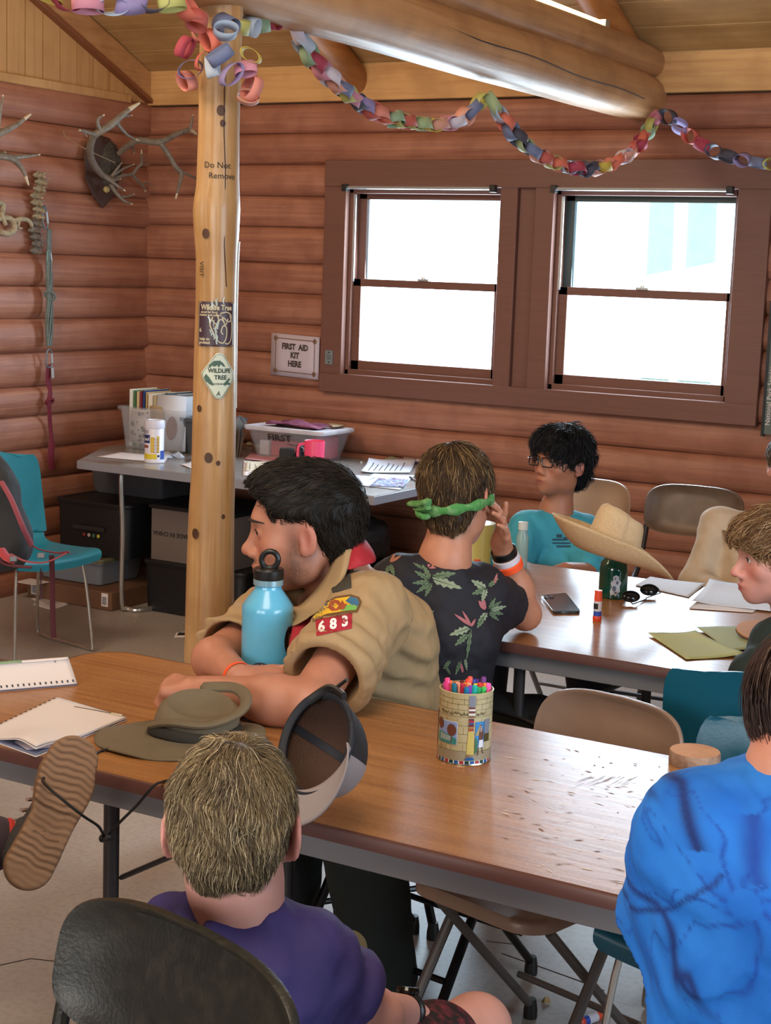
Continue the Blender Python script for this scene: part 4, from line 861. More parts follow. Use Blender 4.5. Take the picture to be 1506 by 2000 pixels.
# ------------------------------------------------------------------ person in the tie-dye shirt at the right edge
pt = person((-.45, 1.62, 0), 'person with long hair in a blue tie-dye T-shirt, seen from behind at the right edge')
Ht = Head(PD(1616, 1425, 1.92), FW*.95+RT*-.3, sc=1.0); nt_ = PD(1560, 1530, 1.9); tl, trr = PD(1372, 1640, 1.90), PD(1720, 1640, 1.92)
el_, er_ = PD(1318, 1810, 2.02), PD(1800, 1840, 2.0); wl_, wr_ = el_+A(.05, .2, .04), er_+A(-.08, .18, .04); pt_h = PD(1545, 2110, 1.95); ct = PD(1545, 1790, 1.9)
bd = [(Ht.f, 0), (rc(Ht.W(0, -.02, -.03), nt_, .05, .055), .03), (rc(nt_, ct, .06, .09), .04), (rc(tl, trr, .045, .045), .04), (rc(tl, el_, .046, .038), .02), (rc(el_, wl_, .038, .026), .02), (rc(trr, er_, .046, .038), .02), (rc(er_, wr_, .038, .026), .02), (rc(ct, pt_h, .09, .1), .04)]
bd += [(q[0], max(q[1], .004)) for q in hand(wl_, A(.3, 1, -.1), A(0, 0, 1), 1)]+[(q[0], max(q[1], .004)) for q in hand(wr_, A(-.3, 1, -.1), A(0, 0, 1), -1)]
kt1, kt2 = A(-.62, 2.02, .47), A(-.36, 2.02, .47); at1, at2 = A(-.64, 2.08, .08), A(-.34, 2.08, .08)
sdf_obj('body', U(bd), M_skin, pt, h=.005, colorfn=skin_color('#c48a72', Ht)); eyes(Ht, pt); brows(Ht, pt)
sdf_obj('trousers', U([(rc(pt_h, kt1, .10, .075), 0), (rc(pt_h, kt2, .1, .075), .04), (rc(kt1, at1, .07, .05), .02), (rc(kt2, at2, .07, .05), .02)]), mat('dark_shorts_cloth', '#23252c', .8), pt, h=.009)
for a_ in (at1, at2): sdf_obj('shoe', SUB(rc(a_+A(0, -.03, -.03), a_+A(0, .16, -.045), .04, .035), HS((0, 0, .004), (0, 0, 1)), .001), mat('grey_shoe', '#4a4a50'), pt, h=.007, bb=(a_-A(.1, .12, .1), a_+A(.1, .25, .05)))
capT = U([(el((0, -.015, .04), (.092, .112, .096)), 0), (el((0, -.065, -.09), (.075, .055, .13)), .04)]); capT = SUB(capT, U([(el((0, .13, -.03), (.11, .085, .1)), 0), (rb((0, .06, -.12), (.14, .07, .11), rad=.03), .02)]), .012); capT.bb = (A(-.2, -.2, -.25), A(.2, .2, .2))
hair(Ht, pt, capT, 4200, .17, lambda P, N: np.stack([P[:, 0]*2, P[:, 1]*.5-.1, -1+0*P[:, 0]], 1), M_hair, ('#2a1c18', '#4a3730', '#7c6a60'), r=.0008, lift=.012, seed=8, h=.006, curl=.1, stick=.85)
def tiedye():
    m = bpy.data.materials.new('tie_dye_cloth'); m.use_nodes = True; nt = m.node_tree; N = nt.nodes; L = nt.links; b = N['Principled BSDF']; b.inputs['Roughness'].default_value = .85
    a = N.new('ShaderNodeAttribute'); a.attribute_name = 'col'; L.new(a.outputs['Color'], b.inputs['Base Color'])
    n = N.new('ShaderNodeTexNoise'); n.inputs['Scale'].default_value = 260; bp = N.new('ShaderNodeBump'); bp.inputs['Strength'].default_value = .12; bp.inputs['Distance'].default_value = .01; L.new(n.outputs[0], bp.inputs['Height']); L.new(bp.outputs[0], b.inputs['Normal']); return m
tc_ = PD(1452, 1762, 1.78)
def dyecol(V):
    q = V-tc_; x = q@RT; y = -(q@DN); n1 = wob(V, 22, 1); n2 = wob(V, 70, 3); r = np.hypot(x, y)+.008*n1; a = np.arctan2(y, x)
    base = A(*lin('#0560be')); lt = A(*lin('#2078d4')); dk = A(*lin('#0b3f9a')); nv = A(*lin('#082a6c'))
    c = lerpc(np.tile(base, (len(V), 1)), lt, bump01(.5+.7*n1)); sp = np.abs(np.sin(a*4.5+2.0*n1+r*9)); k = np.exp(-(sp*r/.010)**2)*np.exp(-(r/.20)**2)
    c = lerpc(c, dk, bump01(k*.9+.12*n2)*(r > .012)); rg = np.exp(-((r-.115-.03*np.sin(a*3+n1))/.0055)**2)*bump01(.5+np.sin(a*2.3+1+n1)*1.2)
    c = lerpc(c, nv, bump01(rg)); st = np.exp(-((x+.045+.25*(y-.06)+.01*n1)/.009)**2)*((y > .05) & (y < .15)); c = lerpc(c, nv, bump01(st*1.1)); st = np.exp(-((x-.016+.01*n1)/.012)**2)*((y > .02) & (y < .09)); c = lerpc(c, dk, bump01(st*.9))
    ln = np.exp(-((y-.045*np.sin(x*22+1)-.005-.02*n1*.3)/.004)**2)*(x < -.02); c = lerpc(c, nv, bump01(ln*.9)); return c
htl = tl+(el_-tl)*.86; htr = trr+(er_-trr)*.86; tt = U([(rc(tl, trr, .075, .075), 0), (rc(nt_+A(0, 0, -.04), ct, .085, .13), .06), (rc(ct, pt_h, .135, .14), .07), (rc(tl, htl, .07, .078), .05), (rc(trr, htr, .07, .078), .05), (rc(tl+A(.05, 0, -.06), PD(1430, 1990, 1.93), .09, .10), .06)])
ft_ = DISP(tt, folds(.003, 26, 7., [(PD(1330, 1830, 1.85), (.4, 0, 1), 60, .10, .007), (PD(1420, 1950, 1.8), (1, 0, -.5), 55, .09, .006), (PD(1300, 1700, 1.85), (.3, .2, 1), 60, .07, .005)]))
dtl = nz(el_-tl); ft_ = cutsleeve(ft_, htl+dtl*.01, dtl, .1); ft_ = SUB(ft_, rc(tl+(el_-tl)*.6, htl+dtl*.05, .05, .066), .003); ft_ = SUB(ft_, rc(nt_+A(0, 0, 0), Ht.W(0, -.02, -.05), .06, .064), .01); ft_.bb = tt.bb
sdf_obj('t_shirt', ft_, tiedye(), pt, h=.0045, colorfn=dyecol)

# ------------------------------------------------------------------ person in the dark floral shirt, head on hand
pf = person((-2.0, 3.42, 0), 'person in a black floral shirt with a green headband, resting the head on one hand')
Hf = Head(PD(893, 974, 4.05), FW*.86+RT*.42+A(0, 0, -.12), roll=.14, sc=1.02); nf = PD(868, 1098, 4.03); fl_, fr_ = PD(785, 1148, 4.03), PD(935, 1165, 4.10)
ef = PZ(1026, 1200, .785); wf = PD(982, 1072, 4.16); efl = PD(760, 1290, 4.12); wfl = PD(800, 1300, 4.35); cf = PD(865, 1235, 4.08); pfh = A(-1.98, 3.45, .55)
bd = [(Hf.f, 0), (rc(Hf.W(0, -.02, -.03), nf, .053, .058), .03), (rc(nf, cf, .06, .1), .04), (rc(fl_, fr_, .05, .05), .04), (rc(fr_, ef, .048, .038), .02), (rc(ef, ef+(wf-ef)*.4, .042, .042), .02), (rc(ef+(wf-ef)*.35, wf, .042, .028), .02), (rc(fl_, efl, .048, .038), .02), (rc(efl, wfl, .04, .027), .02), (rc(cf, pfh, .1, .1), .04)]
bd += [(q[0], max(q[1], .004)) for q in hand(wf, nz(PD(986, 955, 3.99)-wf), nz(RT+.4*FW), 1, curl=(.15, .35, .25), thumb=(.5, .5, .4))]+[(q[0], max(q[1], .004)) for q in hand(wfl, nz(A(.6, .5, -.1)), A(0, 0, 1), -1)]
sdf_obj('body', U(bd), M_skin, pf, h=.0042, colorfn=skin_color('#c08468', Hf, red='#c05a4c')); eyes(Hf, pf); brows(Hf, pf, mat('fair_brow', '#6a4f33', .8))
cap = U([(el((0, -.012, .045), (.087, .112, .095)), 0), (el((0, -.06, -.03), (.062, .045, .07)), .03)]); capF = DISP(SUB(cap, U([(el((0, .13, -.02), (.12, .085, .085)), 0), (rb((0, .05, -.085), (.12, .066, .085), rad=.03), .02)]), .012), lambda P: .003*wob(P, 45, 4)); capF.bb = (A(-.2, -.2, -.2), A(.2, .2, .2))
crF = A(.0, -.05, .118)
hair(Hf, pf, capF, 5200, lambda P: np.where(P[:, 2] > .03, .055, .025), lambda P, N: (P-crF)/(np.linalg.norm(P-crF, axis=1)[:, None]+1e-6)+A(0, 0, -.5), M_hair, ('#3a2c20', '#5e4832', '#9a7c52'), r=.0008, lift=.007, seed=11, curl=.16)
# headband: twisted cloth round the head, knot and tails at the back left
M_band2 = mat('lime_bandana', '#478a44', .8, noise=(60, '#86a878', .6), bump=(200, .2))
mb = MB(); pts = []
for a in np.linspace(0, 2*pi, 49): pts.append(Hf.W(.089*math.cos(a), -.012+.113*math.sin(a), -.012+.035*math.sin(a)))
mb.tube(pts, [.0065+.002*math.sin(i*1.3) for i in range(49)], 10, flat=1.9, caps=False); hbnd = mb.build('headband', M_band2, pf)
kp = Hf.W(-.035, -.122, -.045); mb = MB(); 
for i in range(3): mb.tube([kp+RT*.016*math.cos(a+i)+DN*.014*math.sin(a+i)+FW*.010*math.cos(a*2+i*2) for a in np.linspace(0, 2*pi, 15)], .008, 8, caps=False)
mb.build('knot', M_band2, hbnd)
mb = MB(); mb.tube(catmull([kp, PD(835, 980, 3.92), PD(818, 984, 3.95), PD(797, 983, 3.98)], 4), [.008, .009, .011, .012, .013, .013, .012, .013, .013, .012, .011, .010, .006], 10, flat=.55); mb.build('tail', M_band2, hbnd)
mb = MB(); mb.tube(catmull([kp, PD(838, 992, 3.92), PD(825, 996, 3.94), PD(808, 994, 3.97)], 4), [.007, .008, .009, .010, .010, .010, .010, .010, .010, .009, .008, .007, .004], 10, flat=.5); mb.build('tail', M_band2, hbnd)
M_floral = mat('black_floral_cloth', '#17161f', .75, noise=(12, '#24232e', .5), bump=(240, .12))
M_leafa = mat('printed_leaf_green', '#667a5c', .8); M_leafb = mat('printed_leaf_pale', '#93a084', .8); M_petal = mat('printed_petal_pink', '#b06a6e', .8); M_leafd = mat('printed_vein', '#2d3a30', .8); M_petal2 = mat('printed_petal_orange', '#a8705a', .8)
hf = fr_+(ef-fr_)*.56; df = nz(ef-fr_); hfl = fl_+(efl-fl_)*.8; dfl = nz(efl-fl_)
tf = U([(rc(fl_, fr_, .078, .075), 0), (rc(nf+A(0, 0, -.05), cf, .08, .13), .06), (rc(cf, PD(868, 1330, 4.1), .135, .125), .06), (rc(fr_, hf, .070, .070), .05), (rc(fl_, hfl, .072, .078), .05)])
ff = DISP(tf, folds(.0035, 24, 9., [(hf, df, 60, .1, .006), (PD(930, 1250, 4.0), (.6, 0, 1), 50, .1, .006)])); ff = cutsleeve(ff, hf+df*.01, df, .1); ff = SUB(ff, rc(fr_+(ef-fr_)*.5, hf+df*.04, .05, .060), .003)
ff = SUB(ff, rc(nf+A(0, 0, -.0), Hf.W(0, -.02, -.06), .062, .066), .01); ff = SUB(ff, HS(PD(868, 1345, 4.1), (0, 0, 1)), .002); ff.bb = tf.bb
shF = sdf_obj('floral_shirt', ff, M_floral, pf, h=.0052); bvf = bvh_of(shF)
def leaf(fn, x, y, L, w_, a, lay=0, lobed=True):
    """a leaf outline with toothed lobes; returns polygon"""
    n = 9; up = []; dn = []
    for i in range(n+1):
        t = i/n; wd = w_*math.sin(pi*min(1, t*.92+.08))**.8*(1-.25*t)
        if lobed and 0 < i < n and i % 2: wd *= .55
        up.append((t*L, wd)); dn.append((t*L-.1*w_*(i % 2), -wd))
    P = up+dn[::-1][1:-1]; c, s = math.cos(a), math.sin(a); return [(x+p[0]*c-p[1]*s, y+p[0]*s+p[1]*c) for p in P]
SF = 4.0/F
def flower(px, py, items):
    c = (px, py)
    for k, (dx, dy, L, w_, a, mt) in enumerate(items):
        f_ = projector(bvf, PD(px, py, 3.7), RT, -DN, nz(PD(px, py, 3.7)-EYE), .0016+.0004*(k % 3)); mbF.cur = mt
        decal(mbF, leaf(None, dx*SF, dy*SF, L*SF, w_*SF, math.radians(a), lobed=mt in (1, 2)), f_, .010)
        if mt in (1, 2):
            f_ = projector(bvf, PD(px, py, 3.7), RT, -DN, nz(PD(px, py, 3.7)-EYE), .0036); mbF.cur = 3; ca, sa = math.cos(math.radians(a)), math.sin(math.radians(a))
            decal(mbF, [((dx-sa*-.6)*SF, (dy-ca*.6)*SF), ((dx+ca*L*.9)*SF, (dy+sa*L*.9)*SF), ((dx-sa*.6)*SF, (dy+ca*.6)*SF)], f_, .012)
mbF = MB()
flower(845, 1130, [(-2, 0, 62, 11, -18, 2), (0, 4, 46, 9, 8, 1), (-4, 0, 32, 6, 120, 1), (-6, -2, 34, 6, 150, 1), (-6, -6, 34, 6, 185, 1), (-4, -8, 34, 6, 215, 1), (-2, -8, 30, 6, 245, 1), (-8, 20, 46, 3, 10, 4), (-8, 22, 26, 4, 80, 4), (-2, 22, 24, 3, 55, 5), (-16, 18, 26, 4, 150, 1)])
flower(845, 1100, [(0, 0, 60, 2.6, 6, 5), (-4, 2, 24, 5, 95, 4), (2, 2, 26, 4, 70, 4)])
flower(950, 1150, [(0, 0, 34, 9, 150, 2), (0, 0, 30, 8, 200, 1), (0, 0, 26, 7, 250, 2), (4, 4, 26, 6, 40, 1), (16, 10, 22, 3, 75, 4)])
flower(955, 1190, [(0, 0, 26, 5, 60, 1), (2, 0, 28, 5, 35, 1), (4, -2, 32, 6, 15, 2), (2, -4, 28, 6, -12, 1), (0, -6, 26, 5, -40, 1), (-6, 0, 22, 6, 130, 4), (-8, 2, 22, 4, 100, 4), (-4, -6, 30, 8, 235, 2), (-10, -14, 26, 7, 240, 1)])
flower(920, 1222, [(0, 0, 40, 3.5, 145, 4), (0, 0, 34, 3, 120, 4), (0, -2, 18, 3, 60, 4), (-2, -4, 42, 9, 200, 2), (0, -6, 60, 5, 262, 1), (-6, -16, 34, 8, 222, 1)])
flower(812, 1210, [(0, 0, 40, 7, 25, 1), (0, 0, 26, 5, -30, 1), (0, -2, 30, 5, -60, 1), (-2, 6, 34, 3, 95, 5), (-4, 4, 30, 3, 120, 5), (0, -6, 30, 5, -90, 1)])
flower(775, 1060, [(0, 0, 26, 5, -30, 1), (4, -2, 22, 5, -60, 1), (0, 0, 20, 4, 10, 1), (-4, 2, 16, 4, 170, 1)]); flower(762, 1098, [(0, 0, 26, 3, 30, 5), (0, 0, 22, 3, 60, 5), (0, -4, 24, 6, -70, 1), (-2, -6, 20, 5, -110, 1)])
flower(900, 1290, [(0, 0, 30, 5, 250, 1), (8, 4, 24, 4, 280, 2), (-20, 0, 22, 5, 230, 1), (-30, -10, 20, 4, 300, 1), (4, -24, 20, 3, 100, 4)]); flower(890, 1088, [(0, 0, 30, 6, -20, 2), (2, 2, 22, 4, 20, 1), (0, 0, 20, 4, 200, 1)])
flower(760, 1150, [(0, 0, 22, 5, -60, 1), (0, 0, 20, 4, -100, 1)])
mbF.build('leaf_print', [M_floral, M_leafa, M_leafb, M_leafd, M_petal, M_petal2], shF)
dwf = nz(wf-ef)
for t_, m_, rr, hh in ((-.012, M_blk, .034, .011), (-.033, mat('white_printed_band', '#d9d2dc', .6), .036, .009), (-.052, MATS['orange_silicone'], .039, .011)):
    mb = MB(); c_ = wf+dwf*t_; mb.lathe([(rr-.003, -hh), (rr, -hh*.8), (rr, hh*.8), (rr-.003, hh), (rr-.004, 0), (rr-.003, -hh)], c_, 28, ax=dwf); mb.build('wristband', m_, pf)
kf1, af1 = A(-1.72, 3.86, .47), PZ(1010, 1420, .1); M_bpants = mat('black_trousers', '#0e0f12', .85)
kf2, af2 = A(-1.86, 3.8, .47), A(-1.86, 3.92, .08)
sdf_obj('trousers', U([(rc(pfh, kf1, .11, .08), 0), (rc(kf1, af1, .08, .055), .03), (rc(pfh, kf2, .11, .08), .04), (rc(kf2, af2, .08, .055), .03)]), M_bpants, pf, h=.009)
for a_ in (af1, af2): a_ = A(a_[0], a_[1], .08); sdf_obj('shoe', SUB(rc(a_+A(0, -.03, -.03), a_+A(.04, .16, -.045), .042, .036), HS((0, 0, .004), (0, 0, 1)), .001), MATS['black_shoe'], pf, h=.007, bb=(a_-A(.1, .12, .1), a_+A(.12, .25, .05)))

# ------------------------------------------------------------------ person in the teal shirt with glasses
pk = person((-2.30, 5.22, 0), 'person with black hair and glasses in a teal T-shirt behind the farther table')
Hk = Head(PD(1096, 908, 5.72), -RT*.72-FW*.62+A(0, 0, .02), sc=1.0, nose=.75, lip=1.15, wide=1.0); nk = PD(1086, 1000, 5.76); kl, kr_ = PD(1138, 1040, 5.80), PD(1030, 1035, 5.72)
ekl = PD(1150, 1118, 5.62); wkl = PD(1105, 1112, 5.45); ekr = PD(1005, 1110, 5.6); wkr = PD(1030, 1112, 5.4); pkh = A(-2.32, 5.3, .5); ck = PD(1085, 1110, 5.77)
bd = [(Hk.f, 0), (rc(Hk.W(0, -.02, -.03), nk, .047, .05), .03), (rc(nk, ck, .055, .085), .04), (rc(kl, kr_, .042, .042), .04), (rc(kl, ekl, .042, .034), .02), (rc(ekl, wkl, .035, .025), .02), (rc(kr_, ekr, .042, .034), .02), (rc(ekr, wkr, .035, .025), .02), (rc(ck, pkh, .085, .09), .04)]
bd += [(q[0], max(q[1], .004)) for q in hand(wkl, A(-.6, -.7, -.1), A(0, 0, 1), 1, s=.85)]+[(q[0], max(q[1], .004)) for q in hand(wkr, A(.6, -.7, -.1), A(0, 0, 1), -1, s=.85)]
sdf_obj('body', U(bd), M_skin, pk, h=.0045, colorfn=skin_color('#a06a50', Hk, lipc='#80403c', red='#a05a46')); eyes(Hk, pk, (0, 1, .05)); brows(Hk, pk, th=.0026)
cap = U([(el((0, -.012, .05), (.092, .112, .098)), 0), (el((0, .06, .075), (.075, .05, .045)), .03), (el((0, -.07, -.01), (.07, .045, .07)), .03)])
capK = DISP(SUB(cap, U([(el((0, .13, -.035), (.105, .08, .088)), 0), (rb((0, .05, -.09), (.12, .066, .082), rad=.03), .02)]), .012), lambda P: .005*wob(P, 40, 6)); capK.bb = (A(-.2, -.2, -.2), A(.2, .2, .2))
hair(Hk, pk, capK, 3200, .06, lambda P, N: np.stack([P[:, 0]*5, np.where(P[:, 1] > 0, .6, -.3), -.9+0*P[:, 0]], 1), M_hair, ('#0d0e10', '#17181c', '#2a3038'), r=.001, lift=.016, seed=13, curl=.28)
M_gf = mat('dark_glasses_frame', '#15131a', .25); M_lens = mat('clear_lens', '#ffffff', .02, alpha=.12, trans=1)
gl = None
for sx in (-1, 1):
    mb = MB(); q = [(sx*.033+a, .006+b) for a, b in rounded(-.024, .024, -.0145, .0165, .007, 4)]; P3 = [Hk.W(x, .112-.006*abs(x)/.06, z) for x, z in q]; mb.tube(P3+[P3[0]], .0026, 6, caps=False)
    if gl is None: gl = mb.build('glasses', M_gf, pk)
    else: mb.build('rim', M_gf, gl)
    mb = MB(); mb.add([Hk.W(x, .1105-.006*abs(x)/.06, z) for x, z in q], [tuple(range(len(q)))]); mb.build('lens', M_lens, gl)
    mb = MB(); mb.tube([Hk.W(sx*.057, .107, .014), Hk.W(sx*.078, .09, .014), Hk.W(sx*.083, .02, .012), Hk.W(sx*.083, -.005, .008)], [.0038, .0035, .003, .003], 6, flat=.6); mb.build('temple_arm', M_gf, gl)
mb = MB(); mb.tube([Hk.W(-.010, .113, .009), Hk.W(0, .117, .012), Hk.W(.010, .113, .009)], .0025, 6); mb.build('bridge', M_gf, gl)
M_tee = mat('teal_cotton', '#2f8ba0', .8, noise=(8, '#3a9ab0', .5), bump=(240, .1))
tk = U([(rc(kl, kr_, .064, .064), 0), (rc(nk+A(0, 0, -.05), ck, .07, .11), .05), (rc(ck, A(-2.32, 5.28, .6), .115, .12), .05), (rc(kl, kl+(ekl-kl)*.85, .062, .064), .04), (rc(kr_, kr_+(ekr-kr_)*.9, .06, .066), .04)])
fk = DISP(tk, folds(.0035, 24, 11., [(PD(1040, 1060, 5.6), (1, 0, .4), 60, .1, .005), (PD(1120, 1080, 5.6), (.5, 0, 1), 50, .1, .005)])); fk = SUB(fk, rc(nk, Hk.W(0, -.02, -.06), .053, .056), .01); fk.bb = tk.bb
shK = sdf_obj('t_shirt', fk, M_tee, pk, h=.0065)
mb = MB(); mb.tube([nk+A(0, 0, -.012)+RT*.05*math.cos(a)+FW*.045*math.sin(a)+A(0, 0, .014*math.sin(a)) for a in np.linspace(0, 2*pi, 29)], .006, 8, caps=False); mb.build('undershirt_neckline', mat('white_cotton', '#a9aeb4', .8), pk)
bvk = bvh_of(shK); fkp = projector(bvk, PD(1098, 1062, 5.4), RT, -DN, nz(PD(1098, 1062, 5.4)-EYE), .002); mb = MB()
for r_ in (rect(-.035, .012, .02, .018), rect(-.02, .022, .0, .034), rect(-.035, .0, .03, .005), rect(-.02, -.012, .03, -.006), rect(.005, .018, .03, .024)): decal(mb, r_, fkp, .02)
mb.build('chest_print', mat('navy_print', '#1d3f55', .8), shK)
kk1, ak1 = A(-2.03, 4.92, .48), A(-1.98, 4.95, .08); kk2, ak2 = A(-2.40, 4.95, .48), A(-2.42, 4.98, .08)
sdf_obj('jeans', U([(rc(pkh, kk1, .1, .075), 0), (rc(kk1, ak1, .085, .07), .03), (rc(pkh, kk2, .1, .075), .04), (rc(kk2, ak2, .08, .065), .03)]), mat('navy_denim', '#161c2a', .85), pk, h=.009)
for a_ in (ak1, ak2): sdf_obj('shoe', SUB(rc(a_+A(0, .03, -.03), a_+A(0, -.15, -.045), .042, .036), HS((0, 0, .004), (0, 0, 1)), .001), MATS['black_shoe'], pk, h=.008, bb=(a_-A(.1, .25, .1), a_+A(.1, .12, .05)))

# ------------------------------------------------------------------ person in the cream long-sleeved shirt, right edge
pc = person((-1.42, 5.22, 0), 'person in a cream long-sleeved shirt behind the farther table, at the right edge')
Hc = Head(PD(1548, 915, 5.55), -FW*.9-RT*.3, sc=1.0, nose=.9); nc = PD(1535, 1008, 5.58); cl_, cr2 = PD(1630, 1040, 5.66), PD(1405, 1030, 5.62); ecr = PD(1358, 1140, 5.50); wcr = PD(1470, 1185, 5.15); ecl = PD(1700, 1140, 5.5); wcl = PD(1600, 1160, 5.15); cc = PD(1475, 1125, 5.58); pch = A(-1.42, 5.3, .5)
bd = [(Hc.f, 0), (rc(Hc.W(0, -.02, -.03), nc, .05, .053), .03), (rc(nc, cc, .06, .09), .04), (rc(cl_, cr2, .045, .045), .04), (rc(cr2, ecr, .045, .037), .02), (rc(ecr, wcr, .038, .027), .02), (rc(cl_, ecl, .045, .037), .02), (rc(ecl, wcl, .038, .027), .02), (rc(cc, pch, .09, .09), .04)]
bd += [(q[0], max(q[1], .004)) for q in hand(wcr, A(.6, -.7, -.05), A(0, 0, 1), -1)]+[(q[0], max(q[1], .004)) for q in hand(wcl, A(-.6, -.7, -.05), A(0, 0, 1), 1)]
sdf_obj('body', U(bd), M_skin, pc, h=.0055, colorfn=skin_color('#c48e7c', Hc)); eyes(Hc, pc); brows(Hc, pc)
hair(Hc, pc, capF, 2200, .04, lambda P, N: (P-crF)/(np.linalg.norm(P-crF, axis=1)[:, None]+1e-6)+A(0, 0, -.5), M_hair, ('#3a3026', '#5e5038', '#8a7a5e'), r=.0012, lift=.006, seed=15)
M_cream = mat('cream_cotton', '#b9a68e', .8, noise=(14, '#ab967c', .5), bump=(200, .1))
tcr = U([(rc(cl_, cr2, .068, .066), 0), (rc(nc+A(0, 0, -.05), cc, .095, .155), .05), (rc(cc, A(-1.50, 5.26, .6), .155, .15), .05), (rc(cr2, ecr, .064, .052), .04), (rc(ecr, ecr+(wcr-ecr)*.9, .052, .04), .03), (rc(cl_, ecl, .064, .052), .04), (rc(ecl, ecl+(wcl-ecl)*.9, .052, .04), .03)])
fc = DISP(tcr, folds(.005, 13, 13., [(PD(1440, 1070, 5.4), (1, 0, .3), 60, .12, .006)])); fc = SUB(fc, rc(nc, Hc.W(0, -.02, -.06), .056, .06), .01); fc.bb = tcr.bb; shC = sdf_obj('long_sleeved_shirt', fc, M_cream, pc, h=.0065)
bvc = bvh_of(shC); mb = MB(); put_text(mb, 'W', .085, projector(bvc, PD(1438, 1056, 5.2), RT, -DN, nz(PD(1441, 1058, 5.2)-EYE), .002), bold=.004); put_text(mb, 'A', .085, projector(bvc, PD(1485, 1060, 5.2), RT, -DN, nz(PD(1485, 1060, 5.2)-EYE), .002), bold=.004); mb.build('chest_lettering', mat('brown_print', '#6d5638', .8), shC)
sdf_obj('trousers', U([(rc(pch, A(-1.3, 4.95, .47), .1, .075), 0), (rc(A(-1.3, 4.95, .47), A(-1.3, 5, .08), .075, .055), .03), (rc(pch, A(-1.56, 4.95, .47), .1, .075), .04), (rc(A(-1.56, 4.95, .47), A(-1.56, 5, .08), .075, .055), .03)]), M_bpants, pc, h=.01)
for xx in (-1.3, -1.56): sdf_obj('shoe', SUB(rc((xx, 5.03, .05), (xx, 4.86, .035), .042, .036), HS((0, 0, .004), (0, 0, 1)), .001), MATS['black_shoe'], pc, h=.009, bb=(A(xx-.1, 4.75, 0), A(xx+.1, 5.15, .12)))

# ------------------------------------------------------------------ fair-haired person in profile at the right edge
pp = person((-1.02, 3.62, 0), 'fair-haired person in a dark green top, in profile facing left at the right edge')
Hp = Head(PD(1522, 1092, 3.95), -RT*1.0-FW*.06+A(0, 0, -.08), sc=.98, nose=1.15, lip=1.2); npp = PD(1560, 1200, 3.98); pl_, pr_ = PD(1530, 1262, 3.82), PD(1620, 1250, 4.15); epl = PD(1475, 1325, 3.72); wpl = PD(1560, 1330, 3.7); epr = PD(1660, 1320, 4.15); wpr = PD(1600, 1320, 4.0); cp_ = PD(1600, 1370, 4.0); pph = A(cp_[0]+.02, cp_[1]+.02, .5)
bd = [(Hp.f, 0), (rc(Hp.W(0, -.02, -.03), npp, .048, .052), .03), (rc(npp, cp_, .06, .09), .04), (rc(pl_, pr_, .045, .045), .04), (rc(pl_, epl, .044, .036), .02), (rc(epl, wpl, .037, .027), .02), (rc(pr_, epr, .044, .036), .02), (rc(epr, wpr, .037, .027), .02), (rc(cp_, pph, .09, .09), .04)]
bd += [(q[0], max(q[1], .004)) for q in hand(wpl, A(.7, .3, 0), A(0, 0, 1), 1)]+[(q[0], max(q[1], .004)) for q in hand(wpr, A(-.7, .3, 0), A(0, 0, 1), -1)]
sdf_obj('body', U(bd), M_skin, pp, h=.004, colorfn=skin_color('#cf9486', Hp, red='#cc6058', lipc='#a04a48')); eyes(Hp, pp); brows(Hp, pp, mat('fair_brow', '#6a4f33', .8), th=.0024)
cap = U([(el((0, -.012, .046), (.09, .112, .096)), 0), (el((0, .07, .07), (.07, .045, .04)), .03)]); capP = DISP(SUB(cap, U([(el((0, .135, -.03), (.11, .085, .088)), 0), (rb((0, .05, -.09), (.12, .07, .086), rad=.03), .02)]), .012), lambda P: .004*wob(P, 40, 8)); capP.bb = (A(-.2, -.2, -.2), A(.2, .2, .2))
hair(Hp, pp, capP, 3600, .065, lambda P, N: np.stack([P[:, 0]*3, np.where(P[:, 2] > .03, .9, .1), -.5+0*P[:, 0]], 1), M_hair, ('#5a3f2a', '#96714c', '#d2b48c'), r=.0007, lift=.012, seed=17, curl=.25)
M_dkg = mat('dark_green_fleece', '#1b2b29', .85, bump=(160, .2))
tp_ = U([(rc(pl_, pr_, .07, .068), 0), (rc(npp+A(0, 0, -.05), cp_, .075, .12), .05), (rc(cp_, pph+A(0, 0, .1), .12, .12), .05), (rc(pl_, epl, .066, .055), .04), (rc(epl, epl+(wpl-epl)*.8, .055, .042), .03), (rc(pr_, epr, .066, .055), .04)]); tpf = SUB(DISP(tp_, folds(.005, 13, 15.)), rc(npp, Hp.W(0, -.02, -.06), .054, .058), .01); tpf.bb = tp_.bb
sdf_obj('fleece_top', tpf, M_dkg, pp, h=.0065)
kp1 = A(pph[0]-.2, pph[1]+.3, .48); kp2 = A(pph[0]-.02, pph[1]+.32, .48)
sdf_obj('trousers', U([(rc(pph, kp1, .1, .075), 0), (rc(kp1, kp1-A(0, 0, .4), .075, .055), .03), (rc(pph, kp2, .1, .075), .04), (rc(kp2, kp2-A(0, 0, .4), .075, .055), .03)]), M_bpants, pp, h=.01)
for q in (kp1, kp2): sdf_obj('shoe', SUB(rc((q[0], q[1]-.03, .05), (q[0]-.06, q[1]+.13, .035), .042, .036), HS((0, 0, .004), (0, 0, 1)), .001), MATS['black_shoe'], pp, h=.009, bb=(A(q[0]-.15, q[1]-.12, 0), A(q[0]+.1, q[1]+.25, .12)))

